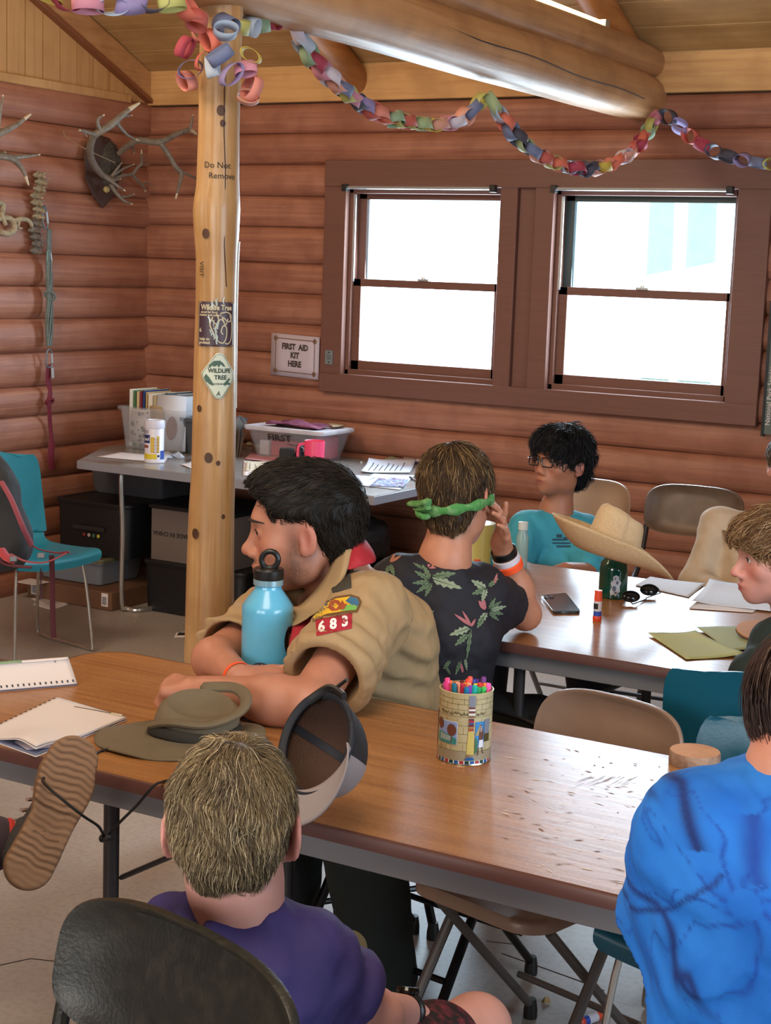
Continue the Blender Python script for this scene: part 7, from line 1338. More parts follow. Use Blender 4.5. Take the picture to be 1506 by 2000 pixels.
for i, (cx0, cl) in enumerate(((-5.36, '#8a8578'), (-5.25, '#4c4842'), (-5.14, '#9a948a'), (-5.08, '#23303c'))):
    mb = MB(); mb.box((cx0-.04, 5.99, .105), (cx0+.035, 6.25, .18+.012*i)); tag(mb.build('packet', mat('packet_'+cl[1:], cl, .7), bevel=.008), ['grey packet at the left in the shallow clear bin', 'dark brown packet in the shallow clear bin', 'light grey packet in the shallow clear bin', 'navy packet at the right in the shallow clear bin'][i], 'packet')
M_card = mat('brown_cardboard', '#6f4c34', .8, noise=(6, '#5f402b', .4)); root = empty('carton', (-5.2, 6.1, 0), 'flat brown cardboard carton on the floor by the left wall', 'box'); mb = MB(); mb.box((-5.44, 5.90, .002), (-4.90, 6.32, .092)); mb.build('carton_body', M_card, root, bevel=.003)
for x_, w_ in ((-5.385, .055), (-4.94, .04)): mb = MB(); mb.box((x_-w_/2, 5.897, .02), (x_+w_/2, 5.899, .085)); lb_ = mb.build('label', M_paper, root); mb = MB(); [mb.box((x_-w_*.35, 5.8955, .03+i*.008), (x_+w_*.3, 5.8965, .034+i*.008)) for i in range(5)]; mb.build('printing', M_print, lb_)
mb = MB(); mb.box((-5.43, 5.80, .0925), (-5.3, 5.91, .0945)); mb.build('flap', M_paper, root)
root = empty('carton', (-4.6, 6.3, .25), 'grey-brown carton reading MADE IN CHINA upside down under the grey table', 'box'); mb = MB(); mb.box((-4.79, 6.06, .25), (-4.3, 6.5, .505)); mb.build('carton_body', mat('grey_cardboard', '#6b5e58', .8), root, bevel=.004); mb = MB(); put_text(mb, 'MADE IN CHINA', .030, lambda x, y: A(-4.665-x, 6.0585, .385-y), bold=.0006); mb.build('lettering', M_ink, root); mb = MB(); mb.box((-4.80, 6.05, .505), (-4.29, 6.51, .525)); mb.build('lid', M_blkbox, root, bevel=.004)
bin_box('crate', 'large black crate below the grey-brown carton', 'crate', (-4.81, 6.03, .002), (-4.22, 6.52, .245), M_blkbox, taper=.006, rim=.004, lidm=M_blkbox)
bin_box('crate', 'black crate right of the post under the grey table', 'crate', (-4.16, 6.10, .002), (-3.70, 6.6, .30), M_blkbox, taper=.01, rim=.004)
root = empty('duffel_bag', (-3.95, 6.3, .3), 'dark crumpled bag with grey bundle on the crate right of the post', 'bag'); fbg = DISP(U([(rb((-3.93, 6.34, .42), (.24, .2, .10), rad=.08), 0), (el((-3.75, 6.3, .48), (.13, .12, .07)), .05)]), folds(.008, 22, 3)); sdf_obj('bag_body', fbg, mat('dark_slate_nylon', '#1a1e24', .6), root, h=.012); mb = MB(); mb.tube(catmull([(-4.05, 6.14, .5), (-3.9, 6.1, .54), (-3.76, 6.14, .5)], 6), .01, 8, flat=.4); mb.build('strap', M_blk, root)
sdf_obj('towel', DISP(el((-3.78, 6.22, .56), (.11, .08, .05)), folds(.010, 30, 2)), mat('grey_brown_towel', '#5b514b', .9), None, h=.008, label='grey-brown bundled cloth on top of the dark bag', cat='cloth')
def floor_paper(nm, lab, P4, m, lines=0): return sheet(nm, lab, P4, m, .001, z=.0, lines=lines)
o = floor_paper('leaflet', 'black and white printed leaflet on the floor by the left wall', [(60, 1170), (118, 1150), (138, 1178), (95, 1190)], M_paper, 8)
floor_paper('leaflet', 'white leaflet under the printed one on the floor by the left wall', [(64, 1182), (80, 1172), (136, 1182), (98, 1192)], M_paper)
o = floor_paper('card', 'white and black card on the floor at the foot of the post', [(340, 1246), (345, 1236), (385, 1236), (385, 1246)], M_paper); floor_paper('slip', 'grey paper slip behind the white and black card at the post', [(352, 1236), (356, 1222), (388, 1222), (386, 1237)], mat('grey_slip', '#8f8678', .8)); sheet('black_print', None, [(346, 1243), (349, 1238), (384, 1238), (384, 1243)], M_ink, .004, z=0, root=o)
def litter(px, py, s, m, lab): c = PZ(px, py, .0); mb = MB(); mb.add([c+A(-s, 0, .002), c+A(0, -s*.8, .004), c+A(s, .2*s, .003), c+A(.2*s, s, .012), c+A(-.3*s, .2*s, .016)], [(0, 1, 4), (1, 2, 4), (2, 3, 4), (3, 0, 4), (0, 3, 2, 1)]); tag(mb.build('litter', m), lab, 'litter')
litter(1066, 1960, .012, mat('dry_leaf', '#a58a5a', .8), 'tan scrap on the floor by the tan chair leg')
# ------------------------------------------------------------------ vest on the teal chair
root = empty('life_vest', (-4.72, 5.02, .43), 'dark grey vest with pink-red straps slumped on the teal chair', 'vest')
v0 = PD(20, 1010, 5.95)
fv = DISP(U([(el(PD(-8, 1010, 5.92), (.10, .10, .21)), 0), (el(PD(22, 1060, 5.90), (.075, .09, .10)), .06), (el(PD(-30, 960, 5.95), (.09, .08, .16)), .06)]), folds(.005, 20, 2)); sdf_obj('panel', fv, mat('charcoal_mesh', '#2a2c2f', .85, bump=(220, .4)), root, h=.01)
M_pstrap = mat('faded_pink_webbing', '#8c3f48', .8); M_dred = mat('dark_red_webbing', '#4c1a26', .8)
for pts, r_, m_ in (([(2, 940, 5.75), (22, 975, 5.72), (45, 1030, 5.72), (62, 1065, 5.78)], .012, M_pstrap), ([(58, 1060, 5.8), (75, 1072, 5.82), (110, 1080, 5.78), (135, 1078, 5.74)], .009, M_pstrap), ([(20, 1082, 5.72), (50, 1096, 5.70), (90, 1098, 5.70), (130, 1080, 5.73)], .009, M_pstrap), ([(-10, 1090, 5.7), (20, 1104, 5.66), (62, 1108, 5.66)], .014, M_dred), ([(0, 1072, 5.7), (14, 1090, 5.68), (30, 1096, 5.68)], .022, mat('red_clip_strap', '#a0343a', .7)), ([(101, 1085, 5.80), (102, 1130, 5.86), (103, 1200, 5.9), (105, 1246, 5.9)], .010, M_dred), ([(80, 1110, 5.9), (80, 1150, 5.95), (78, 1172, 5.95)], .004, M_dred)):
    mb = MB(); mb.tube(catmull([PD(*p) for p in pts], 6), r_, 8, flat=.25); mb.build('strap', m_, root)
for p in ((26, 1092, 5.66), (80, 1085, 5.74)): mb = MB(); c = PD(*p); mb.obox(c, RT*.014, DN*.010, FW*.004); mb.build('buckle', mat('grey_buckle', '#5c5f66', .4), root, bevel=.003)
# ------------------------------------------------------------------ signs
root = empty('first_aid_sign', (-4.53, WY-.055, 1.19), 'white paper sign reading FIRST AID KIT HERE with a rope border', 'sign'); sf = plane_fn((-4.53, WY-.058, 1.228), (1, 0, 0), (0, 0, 1)); sfo = lambda o: plane_fn((-4.53, WY-.058, 1.228), (1, 0, 0), (0, 0, 1), o)
sk = lambda o: (lambda g: lambda x, y: g(x, y-.03*x))(sfo(o))
mb = MB(); decal(mb, rect(-.148, -.108, .148, .108), sk(0), .1); mb.build('sheet', mat('sign_paper', '#b9aab0', .7), root, solid=.001)
mb = MB()
for txt, y in (('FIRST  AID', .045), ('KIT', .002), ('HERE', -.042)): put_text(mb, txt, .041, (lambda y: lambda a, b: sk(.002)(a, b+y))(y), bold=.0022, sx=.85)
mb.build('lettering', mat('sign_ink', '#3f332e', .8), root)
mb = MB(); mb.cur = 0
def rope2(p, q, n=14): 
    for i in range(n): a = (p[0]+(q[0]-p[0])*i/n, p[1]+(q[1]-p[1])*i/n); b = (p[0]+(q[0]-p[0])*(i+.85)/n, p[1]+(q[1]-p[1])*(i+.85)/n); d = nz((q[0]-p[0], q[1]-p[1])); nx, ny = -d[1]*.0038, d[0]*.0038; decal(mb, [(a[0]-nx, a[1]-ny), (b[0]-nx*.4, b[1]-ny*.4), (b[0]+nx, b[1]+ny), (a[0]+nx*.4, a[1]+ny*.4)], sk(.002), .1)
rope2((-.125, -.085), (.125, -.085), 22); rope2((-.125, .085), (.125, .085), 22); rope2((-.12, -.085), (-.12, .085), 15); rope2((.12, -.085), (.12, .085), 15)
for sx in (-1, 1):
    for sy in (-1, 1): o_ = ngon(sx*.12, sy*.083, .012, .012, 16); i_ = ngon(sx*.12, sy*.083, .005, .005, 16); n0 = sk(.0025); mb.add([n0(*p) for p in o_+i_], [(i, (i+1) % 16, 16+(i+1) % 16, 16+i) for i in range(16)]); rope2((sx*.112, sy*.083), (sx*.122, sy*.1), 2)
mb.build('rope_border', mat('rope_brown', '#6f5138', .8), root)
root = empty('wall_plate', (-4.325, F0, 1.215), 'small grey metal tag screwed to the left window casing', 'plate'); mb = MB(); mb.box((-4.335, F0-.002, 1.20), (-4.290, F0+.004, 1.27)); mb.build('plate', mat('grey_tag', '#7e8686', .4, metal=.4), root)
for zz in (1.21, 1.26): mb = MB(); mb.lathe([(.004, 0), (.003, .002), (0, .002)], A(-4.312, F0-.003, zz), 10, ax=(0, -1, 0)); mb.build('screw', M_blk, root)
mb = MB(); [mb.box((-4.325, F0-.0034, 1.225+i*.006), (-4.30, F0-.0026, 1.2275+i*.006)) for i in range(4)]; mb.build('lettering', mat('tag_print', '#4b5358', .6), root)
root = empty('poster', (-2.03, WY-.06, 1.1), 'dark framed poster at the far right edge of the window wall', 'poster'); mb = MB(); mb.box((-2.055, WY-.075, 1.03), (-1.6, WY-.06, 1.60)); mb.build('sheet', mat('poster_green_grey', '#565f58', .6), root); mb = MB(); mb.box((-2.062, WY-.08, 1.02), (-2.05, WY-.055, 1.61)); mb.build('edge', M_blk, root)
mb = MB(); put_text(mb, 'National Park Service', .03, lambda x, y: A(-2.035-y, WY-.078, 1.20+x)); mb.build('lettering', M_paper, root)
# stickers on the post
root = empty('wildlife_sign', (PXc, PYc-.08, 1.2), 'worn dark plum square sign reading Wildlife Tree on the post, upper one', 'sign'); zs_ = zp(647)+.019; fz = lambda o: (lambda x, y: post_map(zs_, .003, o)(x, y)); wS = .056; hS = .062
mb = MB(); decal(mb, [(x*wS/1, y*hS/1) for x, y in rounded(-1, 1, -1, 1, .12, 4)], fz(.003), .01); mb.build('plate', mat('plum_plate', '#3c2630', .45), root, solid=.001)
M_cw = mat('sign_cream', '#b9ac8c', .5); mb = MB(); outl = [(x*(wS-.002), y*(hS-.002)) for x, y in rounded(-1, 1, -1, 1, .12, 4)]; inl = [(x*(wS-.0032), y*(hS-.0032)) for x, y in rounded(-1, 1, -1, 1, .11, 4)]; g = fz(.0042); n = len(outl); mb.add([g(*p) for p in outl+inl], [(i, (i+1) % n, n+(i+1) % n, n+i) for i in range(n)])
put_text(mb, 'Wildlife Tree', .021, lambda x, y: fz(.0045)(x*.82, y+.046), bold=.0008); put_text(mb, 'saved for food', .0085, lambda x, y: fz(.0045)(x-.022, y+.033), bold=.0003); put_text(mb, 'shelter and nesting', .0085, lambda x, y: fz(.0045)(x-.018, y+.025), bold=.0003); put_text(mb, 'help to', .011, lambda x, y: fz(.0045)(x-.034, y-.042), bold=.0004); put_text(mb, 'protect', .011, lambda x, y: fz(.0045)(x-.034, y-.052), bold=.0004); put_text(mb, '6', .016, lambda x, y: fz(.0045)(x-.047, y-.018), bold=.0003)
def stroke(mb, pts, w_, g):
    pts = [A(*p) for p in catmull([A(p[0], p[1], 0) for p in pts], 5)]; L_ = []; 
    for i, p in enumerate(pts): d = nz(pts[min(i+1, len(pts)-1)]-pts[max(i-1, 0)]); L_ += [p+A(-d[1], d[0], 0)*w_, p-A(-d[1], d[0], 0)*w_]
    mb.add([g(q[0], q[1]) for q in L_], [(2*i, 2*i+1, 2*i+3, 2*i+2) for i in range(len(pts)-1)])
for pts in ([(.04, .026), (.048, .0), (.046, -.04), (.036, -.054), (.026, -.052)], [(-.01, .02), (-.018, 0), (-.01, -.02), (.004, -.045), (.02, -.052), (.03, -.035), (.03, -.01), (.02, -.004), (.014, -.02), (.02, -.028)], [(.01, .03), (.03, .034), (.046, .024), (.04, .008), (.028, .012), (.02, .02)], [(-.012, .012), (0, .0), (.012, .014), (.024, .004)], [(0, .03), (.006, .01), (-.004, -.01)], [(.016, .022), (.026, -.002), (.034, .016)]): stroke(mb, pts, .0016, fz(.0045))
mb.build('emblem', M_cw, root)
mb = MB(); r5 = random.Random(8)
for i in range(22): x, y = r5.gauss(.0, .008), r5.uniform(-.058, .058); stroke(mb, [(x, y), (x+r5.uniform(-.004, .004), y+.008), (x+r5.uniform(-.006, .006), y+.018)], r5.uniform(.0005, .0022), fz(.0052))
mb.build('scuffed_peel', mat('pale_peel', '#a9b6b0', .25), root)
root = empty('wildlife_sign', (PXc, PYc-.08, 1.05), 'white diamond-shaped WILDLIFE TREE sign on the post, lower one', 'sign'); zd = zp(749)+.02; fd = lambda o: (lambda x, y: post_map(zd, .012, o)(x, y)); D_ = [(-.052, .006), (-.049, -.004), (-.012, -.061), (.006, -.065), (.012, -.062), (.049, -.012), (.052, .0), (.049, .012), (.014, .062), (.0, .066), (-.008, .064)]
mb = MB(); decal(mb, D_[::-1], fd(.003), .01); mb.build('plate', mat('sign_white_green', '#c2c8b4', .5), root, solid=.001)
mb = MB(); put_text(mb, 'WILDLIFE', .0165, lambda x, y: fd(.0045)(x+.003, y+.015), bold=.0006, sx=.95); put_text(mb, 'TREE', .0165, lambda x, y: fd(.0045)(x+.006, y-.004), bold=.0006); put_text(mb, 'PRODUCES MORE NEST', .0062, lambda x, y: fd(.0045)(x+.005, y-.022), bold=.0002); put_text(mb, 'A', .012, lambda x, y: fd(.0045)(x+.001, y-.046))
sc_ = .93
for i in range(len(D_)): a, b = A(*D_[i], 0)*sc_, A(*D_[(i+1) % len(D_)], 0)*sc_; stroke(mb, [a, (a+b)/2, b], .0005, fd(.0045))
mb.build('lettering', mat('sign_dark_green', '#2c3a30', .6), root)
for poly in ([(-.03, .022), (-.026, .032), (-.014, .043), (.004, .044), (.014, .036), (.020, .026), (.012, .028), (.006, .034), (0, .024), (-.004, .032), (-.012, .026), (-.018, .03), (-.024, .024)], [(-.042, -.004), (-.036, .006), (-.026, -.004), (-.018, -.016), (-.012, -.026), (-.02, -.026), (-.028, -.020), (-.036, -.016)], [(.014, -.022), (.022, -.014), (.034, -.004), (.036, -.009), (.03, -.016), (.038, -.024), (.028, -.022), (.018, -.027)], [(-.008, -.056), (0, -.046), (.008, -.056), (0, -.052)]): mb = MB(); decal(mb, poly, fd(.0047), .01); mb.build('animal_drawing', mat('sign_green', '#3f5a4c', .6), root)
# pale conduit strip down the window side of the post
root = empty('corner_strip', (PXc, PYc, 1.0), 'thin pale plastic strip running down the right side of the post', 'strip'); mb = MB()
def edge_pt(z): r = post_r(z)*1.0; a = CA+1.5; return A(PXc+post_off(z)+r*math.cos(a), PYc+r*math.sin(a), z)
mb.tube([edge_pt(z) for z in np.linspace(zp(800), zp(470), 26)], .0035, 8); mb.build('strip', mat('clear_strip', '#c9d0cc', .25), root)
# ------------------------------------------------------------------ antlers, bones and rope on the left wall
M_ant = mat('grey_antler', '#6f6456', .55, noise=[(25, '#4f463b', .6), (90, '#8c8070', .4)], bump=(60, .3)); M_tip = mat('ivory_tip', '#b9a88c', .5)
def dw(px, py, off): # point at off metres from the left wall
    return PX(px, py, WX+off)
def antler(root, pts, r, nm='main_beam', parent=None):
    q = catmull(pts, 6); n_ = len(q); rr = list(np.interp(np.linspace(0, 1, n_), np.linspace(0, 1, len(r)), r)); mb = MB(); mb.tube(q, rr, 10); o = mb.build(nm, M_ant, parent or root)
    mb = MB(); k = max(2, int(n_*.16)); mb.tube(q[-k:], [v+.0006 for v in rr[-k:]], 10); mb.build('tip', M_tip, o); return o
root = empty('mounted_antlers', dw(205, 320, .05), 'mounted antlers with a dark furry skull plate by the corner', 'antlers')
f_ = DISP(U([(el(dw(212, 322, .06), (.05, .085, .12)), 0), (el(dw(196, 370, .04), (.03, .05, .07)), .04)]), lambda P: .006*wob(P, 60)); sdf_obj('fur_plate', f_, mat('dark_fur', '#3b342c', .95, noise=(60, '#5d5448', .6), bump=(160, .9)), root, h=.008)
mb = MB(); sh_pl = [(165, 285), (190, 262), (215, 270), (240, 320), (225, 380), (200, 408), (180, 380), (166, 350)]; mb.add([dw(x, y, .05) for x, y in sh_pl]+[dw(x, y, .075) for x, y in sh_pl], [tuple(range(7, -1, -1)), tuple(range(8, 16))]+[(i, (i+1) % 8, 8+(i+1) % 8, 8+i) for i in range(8)]); mb.build('wooden_plaque', mat('dark_plaque', '#3d2820', .6), root, bevel=.006)
mb = MB(); mb.lathe([(.012, -.012), (.018, 0), (.012, .012)], dw(208, 370, .12), 14, ax=(1, 0, 0)); mb.build('bone', mat('yellow_bone', '#a8935f', .7), root)
def P_(px, py, off): return dw(px, py, off)
a1 = antler(root, [P_(222, 350, .12), P_(200, 342, .18), P_(180, 315, .25), P_(176, 290, .32), P_(182, 268, .38), P_(195, 257, .42), P_(215, 245, .45), P_(235, 228, .48), P_(255, 212, .5), P_(273, 201, .52)], (.012, .016, .018, .018, .017, .017, .018, .015, .011, .004))
for pts, r in (([P_(198, 256, .42), P_(191, 244, .43), P_(192, 232, .44), P_(204, 224, .45)], (.012, .010, .008, .003)), ([P_(188, 262, .40), P_(176, 260, .42), P_(164, 256, .44), P_(154, 254, .46)], (.012, .010, .008, .003)), ([P_(168, 257, .43), P_(165, 262, .43), P_(170, 266, .43)], (.006, .004, .002)), ([P_(226, 238, .46), P_(236, 250, .45), P_(250, 264, .44), P_(270, 274, .43)], (.011, .009, .007, .003)), ([P_(228, 240, .46), P_(240, 228, .47), P_(258, 225, .48)], (.010, .007, .003)), ([P_(200, 342, .18), P_(215, 352, .20), P_(228, 362, .22), P_(245, 373, .24)], (.013, .011, .008, .003)), ([P_(212, 348, .18), P_(224, 352, .19), P_(236, 349, .2)], (.009, .006, .003)), ([P_(215, 358, .18), P_(228, 378, .19), P_(242, 392, .20), P_(259, 399, .21)], (.013, .010, .008, .003)), ([P_(238, 384, .19), P_(250, 384, .2), P_(262, 379, .21)], (.007, .005, .003)), ([P_(218, 345, .12), P_(230, 328, .14), P_(238, 318, .15)], (.010, .007, .003)), ([P_(222, 342, .12), P_(240, 330, .14), P_(262, 321, .16)], (.009, .007, .003))): antler(root, pts, r, 'tine', a1)
a2 = antler(root, [P_(232, 300, .14), P_(248, 286, .2), P_(270, 274, .28), P_(295, 277, .34), P_(312, 277, .38), P_(330, 270, .40), P_(350, 260, .42), P_(370, 254, .44), P_(384, 262, .45)], (.014, .016, .017, .017, .018, .015, .014, .012, .006))
for pts, r in (([P_(312, 277, .38), P_(328, 300, .40), P_(343, 325, .42), P_(354, 340, .43), P_(349, 365, .44), P_(343, 389, .45)], (.016, .014, .013, .013, .009, .003)), ([P_(354, 336, .43), P_(370, 342, .44), P_(388, 352, .45)], (.009, .007, .004)), ([P_(370, 256, .44), P_(374, 240, .45), P_(377, 224, .46)], (.010, .007, .003)), ([P_(250, 287, .2), P_(260, 289, .2), P_(262, 300, .2)], (.008, .006, .003))): antler(root, pts, r, 'tine', a2)
a3 = antler(root, [P_(215, 352, .1), P_(238, 343, .12), P_(258, 340, .13), P_(268, 328, .14), P_(276, 320, .15), P_(277, 306, .16), P_(276, 292, .16)], (.010, .009, .009, .008, .007, .005, .003))
for pts, r in (([P_(276, 320, .15), P_(284, 318, .15), P_(291, 319, .15)], (.006, .004, .002)), ([P_(258, 340, .13), P_(268, 352, .13), P_(280, 364, .13), P_(284, 374, .13)], (.009, .008, .006, .003)), ([P_(276, 360, .13), P_(286, 358, .13), P_(295, 360, .13)], (.005, .004, .002))): antler(root, pts, r, 'tine', a3)
mb = MB(); mb.tube(catmull([P_(124, 256, .10), P_(130, 268, .11), P_(165, 290, .22), P_(225, 318, .24)], 5), .0022, 6); mb.build('dry_stem', mat('straw_stem', '#8f7a5c', .7), root)
root = empty('antler', dw(-10, 290, .05), 'dark antler with two long tines reaching in from the left edge', 'antlers')
a4 = antler(root, [P_(-120, 330, .1), P_(-70, 320, .2), P_(-30, 275, .3), P_(0, 260, .34), P_(30, 245, .36), P_(60, 223, .38)], (.02, .02, .018, .016, .012, .004)); a5 = antler(root, [P_(-90, 330, .12), P_(-40, 305, .2), P_(-5, 305, .25), P_(20, 308, .27), P_(34, 318, .28), P_(46, 335, .29), P_(56, 362, .30)], (.018, .018, .017, .018, .014, .010, .003))
for pts, r, pa in (([P_(22, 308, .27), P_(45, 306, .28), P_(78, 302, .29)], (.014, .010, .003), a5), ([P_(-6, 262, .34), P_(0, 220, .35), P_(6, 185, .36)], (.012, .008, .003), a4), ([P_(-5, 305, .25), P_(10, 298, .26)], (.012, .008), a5)): antler(root, pts, r, 'tine', pa)
M_bone = mat('weathered_bone', '#9c8d70', .75, noise=(50, '#6f6350', .6), bump=(80, .5)); M_bone2 = mat('grey_bone', '#6d645a', .8, noise=(60, '#4b443c', .6), bump=(80, .6))
root = empty('spine_bones', dw(72, 340, .05), 'string of weathered vertebrae hanging on the left wall', 'bones')
for i in range(12):
    t = i/11; c = dw(75-8*t+4*math.sin(i*1.4), 342+148*t, .07); s = .022 if i < 8 else .026
    f_ = DISP(U([(el(c, (s*.9, s*.8, s*.75)), 0), (rc(c-A(0, .030, 0), c+A(0, .030, .006), .009, .009), .012), (rc(c, c+A(.04, .0, -.008), .012, .008), .012), (rc(c+A(0, .02, 0), c+A(.03, .035, .018), .007, .004), .008), (rc(c-A(0, .02, 0), c+A(.03, -.035, .018), .007, .004), .008)]), lambda P: .003*wob(P, 120)); sdf_obj('vertebra', f_, M_bone if i < 7 else M_bone2, root, h=.006)
root = empty('jaw_bone', dw(20, 440, .05), 'curled pale bones hanging at the left edge beside the vertebrae', 'bones')
for pts, r in (([P_(-10, 395, .05), P_(6, 400, .06), P_(4, 420, .06), P_(12, 440, .07)], (.012, .014, .012, .010)), ([P_(0, 452, .06), P_(14, 456, .07), P_(28, 448, .08), P_(24, 430, .07), P_(8, 425, .06), P_(-8, 432, .05)], (.014, .016, .015, .014, .013, .01)), ([P_(26, 432, .07), P_(40, 428, .08), P_(54, 430, .08), P_(62, 440, .08), P_(62, 452, .08)], (.012, .012, .011, .009, .004)), ([P_(38, 432, .08), P_(36, 444, .08), P_(44, 446, .08)], (.007, .006, .004))):
    q = catmull(pts, 6); mb = MB(); mb.tube(q, list(np.interp(np.linspace(0, 1, len(q)), np.linspace(0, 1, len(r)), r)), 10); mb.build('curved_bone', M_bone, root)
def carab(name, c, w_, h_, ang, m, lab, cat='carabiner', r=.0045):
    root = empty(name, c, lab, cat); c = A(*c); y_ = A(0, 1, 0); q = []
    for a in np.linspace(0, 2*pi, 29)[:-1]:
        u = w_*np.sign(math.cos(a))*abs(math.cos(a))**.7*(1 if math.sin(a) < 0 else .78); v = h_*np.sign(math.sin(a))*abs(math.sin(a))**.8; q.append(c+y_*(u*math.cos(ang)-v*math.sin(ang))+A(0, 0, 1)*(u*math.sin(ang)+v*math.cos(ang)))
    mb = MB(); mb.tube(q+[q[0]], r, 8, caps=False); mb.build('hook_frame', m if m is not M_alu else mat('dull_steel', '#6d7276', .4, metal=.5), root); mb = MB(); mb.tube([q[2], q[26]], r*1.35, 8); mb.build('gate', M_alu, root); return root
carab('carabiner', dw(88, 425, .10), .018, .055, .12, M_alu, 'upper grey carabiner hooked through the vertebrae')
carab('carabiner', dw(96, 700, .09), .024, .045, 0, M_alu, 'lower silver carabiner at the bottom of the rope bundle')
carab('carabiner', dw(96, 502, .10), .018, .034, .1, mat('green_steel', '#7f9a8c', .35, metal=.6), 'small green-grey carabiner clipped at the top of the rope bundle', r=.0035)
root = empty('rope_bundle', dw(96, 590, .08), 'bundle of grey-green climbing rope hanging on the left wall', 'rope'); M_rope = mat('grey_green_rope', '#68706a', .8, noise=(60, '#4f5852', .6), bump=(220, .5)); r6 = random.Random(2)
for i in range(7):
    ph = i*.9; pts = [dw(95+3*math.cos(ph), 448 if i < 3 else 515, .09+.008*math.sin(ph)), dw(96+5*math.cos(ph+1), 540, .09+.01*math.sin(ph+1)), dw(97+4*math.cos(ph+2), 575, .09+.01*math.sin(ph+2)), dw(96+6*math.cos(ph+3), 630, .09+.012*math.sin(ph+3)), dw(96+4*math.cos(ph+4), 676, .09+.01*math.sin(ph+4))]
    mb = MB(); mb.tube(catmull(pts, 6), .0065, 8); mb.build('rope_strand', M_rope, root)
mb = MB(); kc = dw(98, 577, .10); mb.tube([kc+A(.016*math.cos(a), .022*math.cos(a+.6), .02*math.sin(a)) for a in np.linspace(0, 4*pi, 36)], .0065, 8); mb.build('knot', M_rope, root)
root = empty('webbing', dw(97, 800, .07), 'dark red webbing strap knotted below the carabiner on the left wall', 'strap'); M_web = mat('dark_red_strap', '#6b1526', .75, noise=(40, '#56101e', .5))
mb = MB(); mb.tube(catmull([dw(96, 712, .09), dw(94, 740, .08), dw(98, 765, .08), dw(96, 785, .09), dw(98, 830, .07), dw(101, 865, .07), dw(99, 890, .07), dw(102, 917, .07)], 6), [.02]*10+[.015]*10+[.013]*10+[.021]*13, 8, flat=.2); mb.build('strap', M_web, root); mb = MB(); kc = dw(97, 784, .09); mb.tube([kc+A(.01*math.sin(a), .022*math.cos(a), .014*math.sin(a)) for a in np.linspace(0, 3*pi, 26)], .008, 8); mb.build('knot', M_web, root)
mb = MB(); mb.tube([dw(102, 718, .10), dw(103, 738, .10)], .008, 8); mb.build('swivel', M_alu, root)
# ------------------------------------------------------------------ paper chain
pal = ['#bf7f90', '#bfa648', '#b85a50', '#6a7290', '#9aa8ba', '#88a080', '#44424f', '#c6bcc6', '#cf8070', '#b3b066', '#a03a4c', '#c9907e', '#8a7ca6', '#b0bac8', '#cc6a54', '#9aa87c', '#c27684', '#55505f']
PC = [mat('chain_paper_'+c[1:], c, .75) for c in pal]; M_wr = mat('chain_writing', '#2a2a30', .8)
root = empty('paper_chain', (-2.7, 4.5, 2.3), 'paper chain of coloured links swagged along the beam and round the post', 'paper chain'); r7 = random.Random(12); nlink = [0]
def link(c, t, up, s=1.0, wd=.040, tw=None, mi=None):
    t = nz(t); n1 = nz(np.cross(t, up)); n2 = np.cross(n1, t); ph = (nlink[0] % 2)*pi/2+r7.uniform(-.5, .5) if tw is None else tw; a1 = n1*math.cos(ph)+n2*math.sin(ph); a2 = -n1*math.sin(ph)+n2*math.cos(ph); k = r7.uniform(-.25, .25); a2 = nz(a2+t*k)
    lx, ly = .038*s, .026*s*r7.uniform(.7, 1.1); mb = MB(); N_ = 28
    vs = []
    for j in (-1, 1):
        for i in range(N_): a = 2*pi*i/N_; vs.append(c+t*lx*math.cos(a)+a1*ly*math.sin(a)+a2*(wd/2*j))
    mb.add(vs, [(i, (i+1) % N_, N_+(i+1) % N_, N_+i) for i in range(N_)]); m_ = PC[mi if mi is not None else (nlink[0]*7+r7.randint(0, 4)) % len(PC)]
    mb.build('link', m_, root, solid=.0007, sharp=80); nlink[0] += 1
def swag(pts, n, **k):
    q = catmull(pts, 10); d = [0]; 
    for i in range(1, len(q)): d.append(d[-1]+np.linalg.norm(q[i]-q[i-1]))
    for i in range(n):
        s_ = d[-1]*(i+.5)/n; j = min(np.searchsorted(d, s_), len(q)-1); f = (s_-d[j-1])/(d[j]-d[j-1]+1e-9); p = q[j-1]*(1-f)+q[j]*f; link(p, q[j]-q[j-1], (0, 0, 1), s=max(.62, min(1.1, d[-1]/n/.042)), **k)
bx = BX+.135
def CH(px, py, y): return PY(px, py, y)
swag([CH(80, -25, 3.0), CH(140, 2, 3.1), CH(220, 10, 3.2), CH(300, 6, 3.3), CH(352, 4, 3.38)], 7)
for pts in ([CH(352, 4, 3.40), CH(376, 30, 3.46), CH(392, 50, 3.52)],): swag(pts, 2)
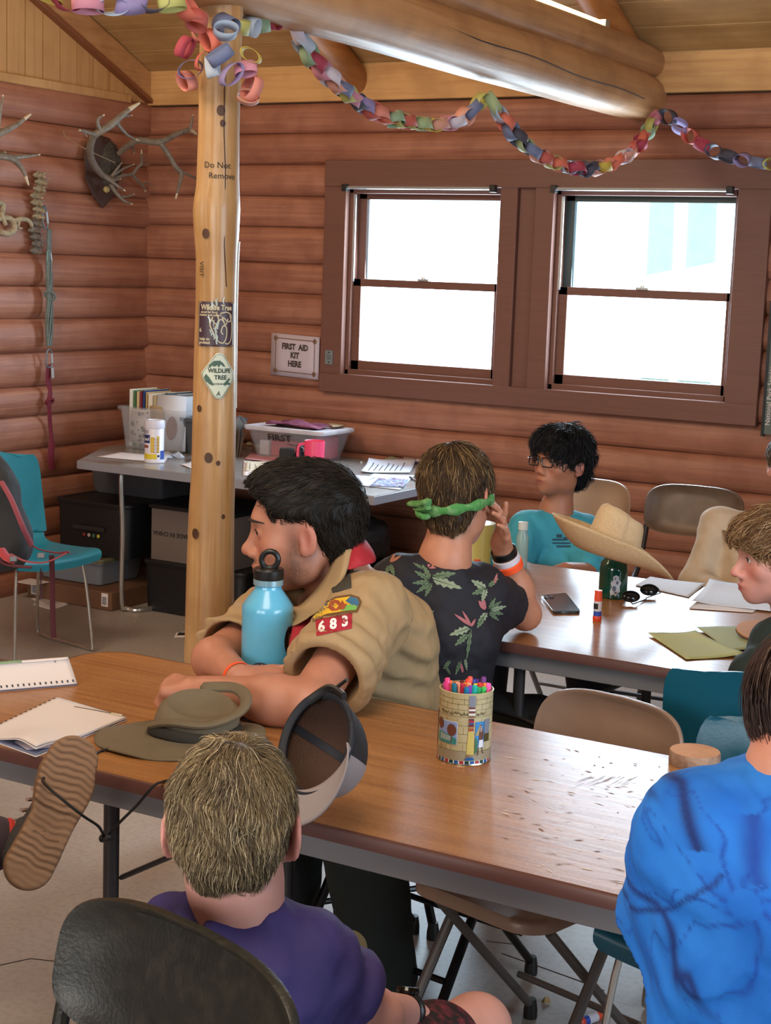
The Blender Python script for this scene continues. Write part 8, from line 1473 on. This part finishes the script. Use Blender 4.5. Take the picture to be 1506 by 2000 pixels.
for (px, py, dy, mi, sc, tw) in ((388, 58, -.14, 8, 1.3, .2), (410, 78, -.15, 14, 1.4, .9), (362, 92, -.10, 10, 1.3, 1.2), (398, 118, -.14, 2, 1.2, .4), (430, 108, -.16, 3, 1.5, 1.0), (372, 135, -.12, 12, 1.4, .3), (365, 158, -.10, 8, 1.2, .9), (452, 145, -.15, 12, 1.5, .6), (480, 135, -.11, 0, 1.3, 1.2), (490, 108, -.10, 1, 1.2, .2), (492, 172, -.08, 8, 1.5, .8), (485, 190, -.08, 11, 1.3, .1), (415, 128, -.15, 13, 1.3, 1.3), (440, 60, -.14, 4, 1.4, .4)):
    link(CH(px, py, PYc+dy+.0), RT*math.cos(px*.7)+DN*math.sin(px*.7)*1.0, FW, s=sc*.62, wd=.034, tw=tw, mi=mi)
swag([CH(425, 45, 3.6), CH(465, 52, 3.72), CH(505, 50, 3.9), CH(545, 38, 4.05), CH(575, 42, 4.15)], 6)
swag([CH(578, 50, 4.15), CH(592, 85, 4.2), CH(620, 125, 4.3), CH(665, 170, 4.45), CH(710, 205, 4.65), CH(755, 228, 4.8), CH(810, 240, 5.0), CH(860, 243, 5.15), CH(905, 230, 5.28), CH(945, 190, 5.38)], 27)
swag([CH(955, 190, 5.4), CH(978, 225, 5.45), CH(1005, 262, 5.55), CH(1045, 298, 5.68), CH(1090, 320, 5.85), CH(1140, 330, 6.0), CH(1190, 322, 6.2), CH(1235, 295, 6.35), CH(1262, 262, 6.5), CH(1283, 225, 6.62)], 27)
swag([CH(1292, 220, 6.62), CH(1320, 240, 6.6), CH(1360, 275, 6.55), CH(1400, 298, 6.5), CH(1450, 312, 6.45), CH(1500, 320, 6.4), CH(1560, 318, 6.35)], 10)
# things by the knee of the boy in purple
root = empty('olive_disc', PD(683, 1850, 2.5), 'small olive round paddle in front of the purple-shirted person', 'disc'); mb = MB(); mb.lathe([(.026, -.003), (.028, 0), (.026, .003)], PD(683, 1852, 2.5), 28, ax=nz(EYE-PD(683, 1852, 2.5)+A(.3, 0, .2))); mb.build('disc', mat('olive_plastic', '#5f583c', .6), root); mb = MB(); mb.tube([PD(700, 1875, 2.5), PD(722, 1896, 2.5), PD(742, 1925, 2.48)], [.010, .013, .012], 10); tag(mb.build('grip', mat('dark_red_cloth', '#7c1220', .7), root))
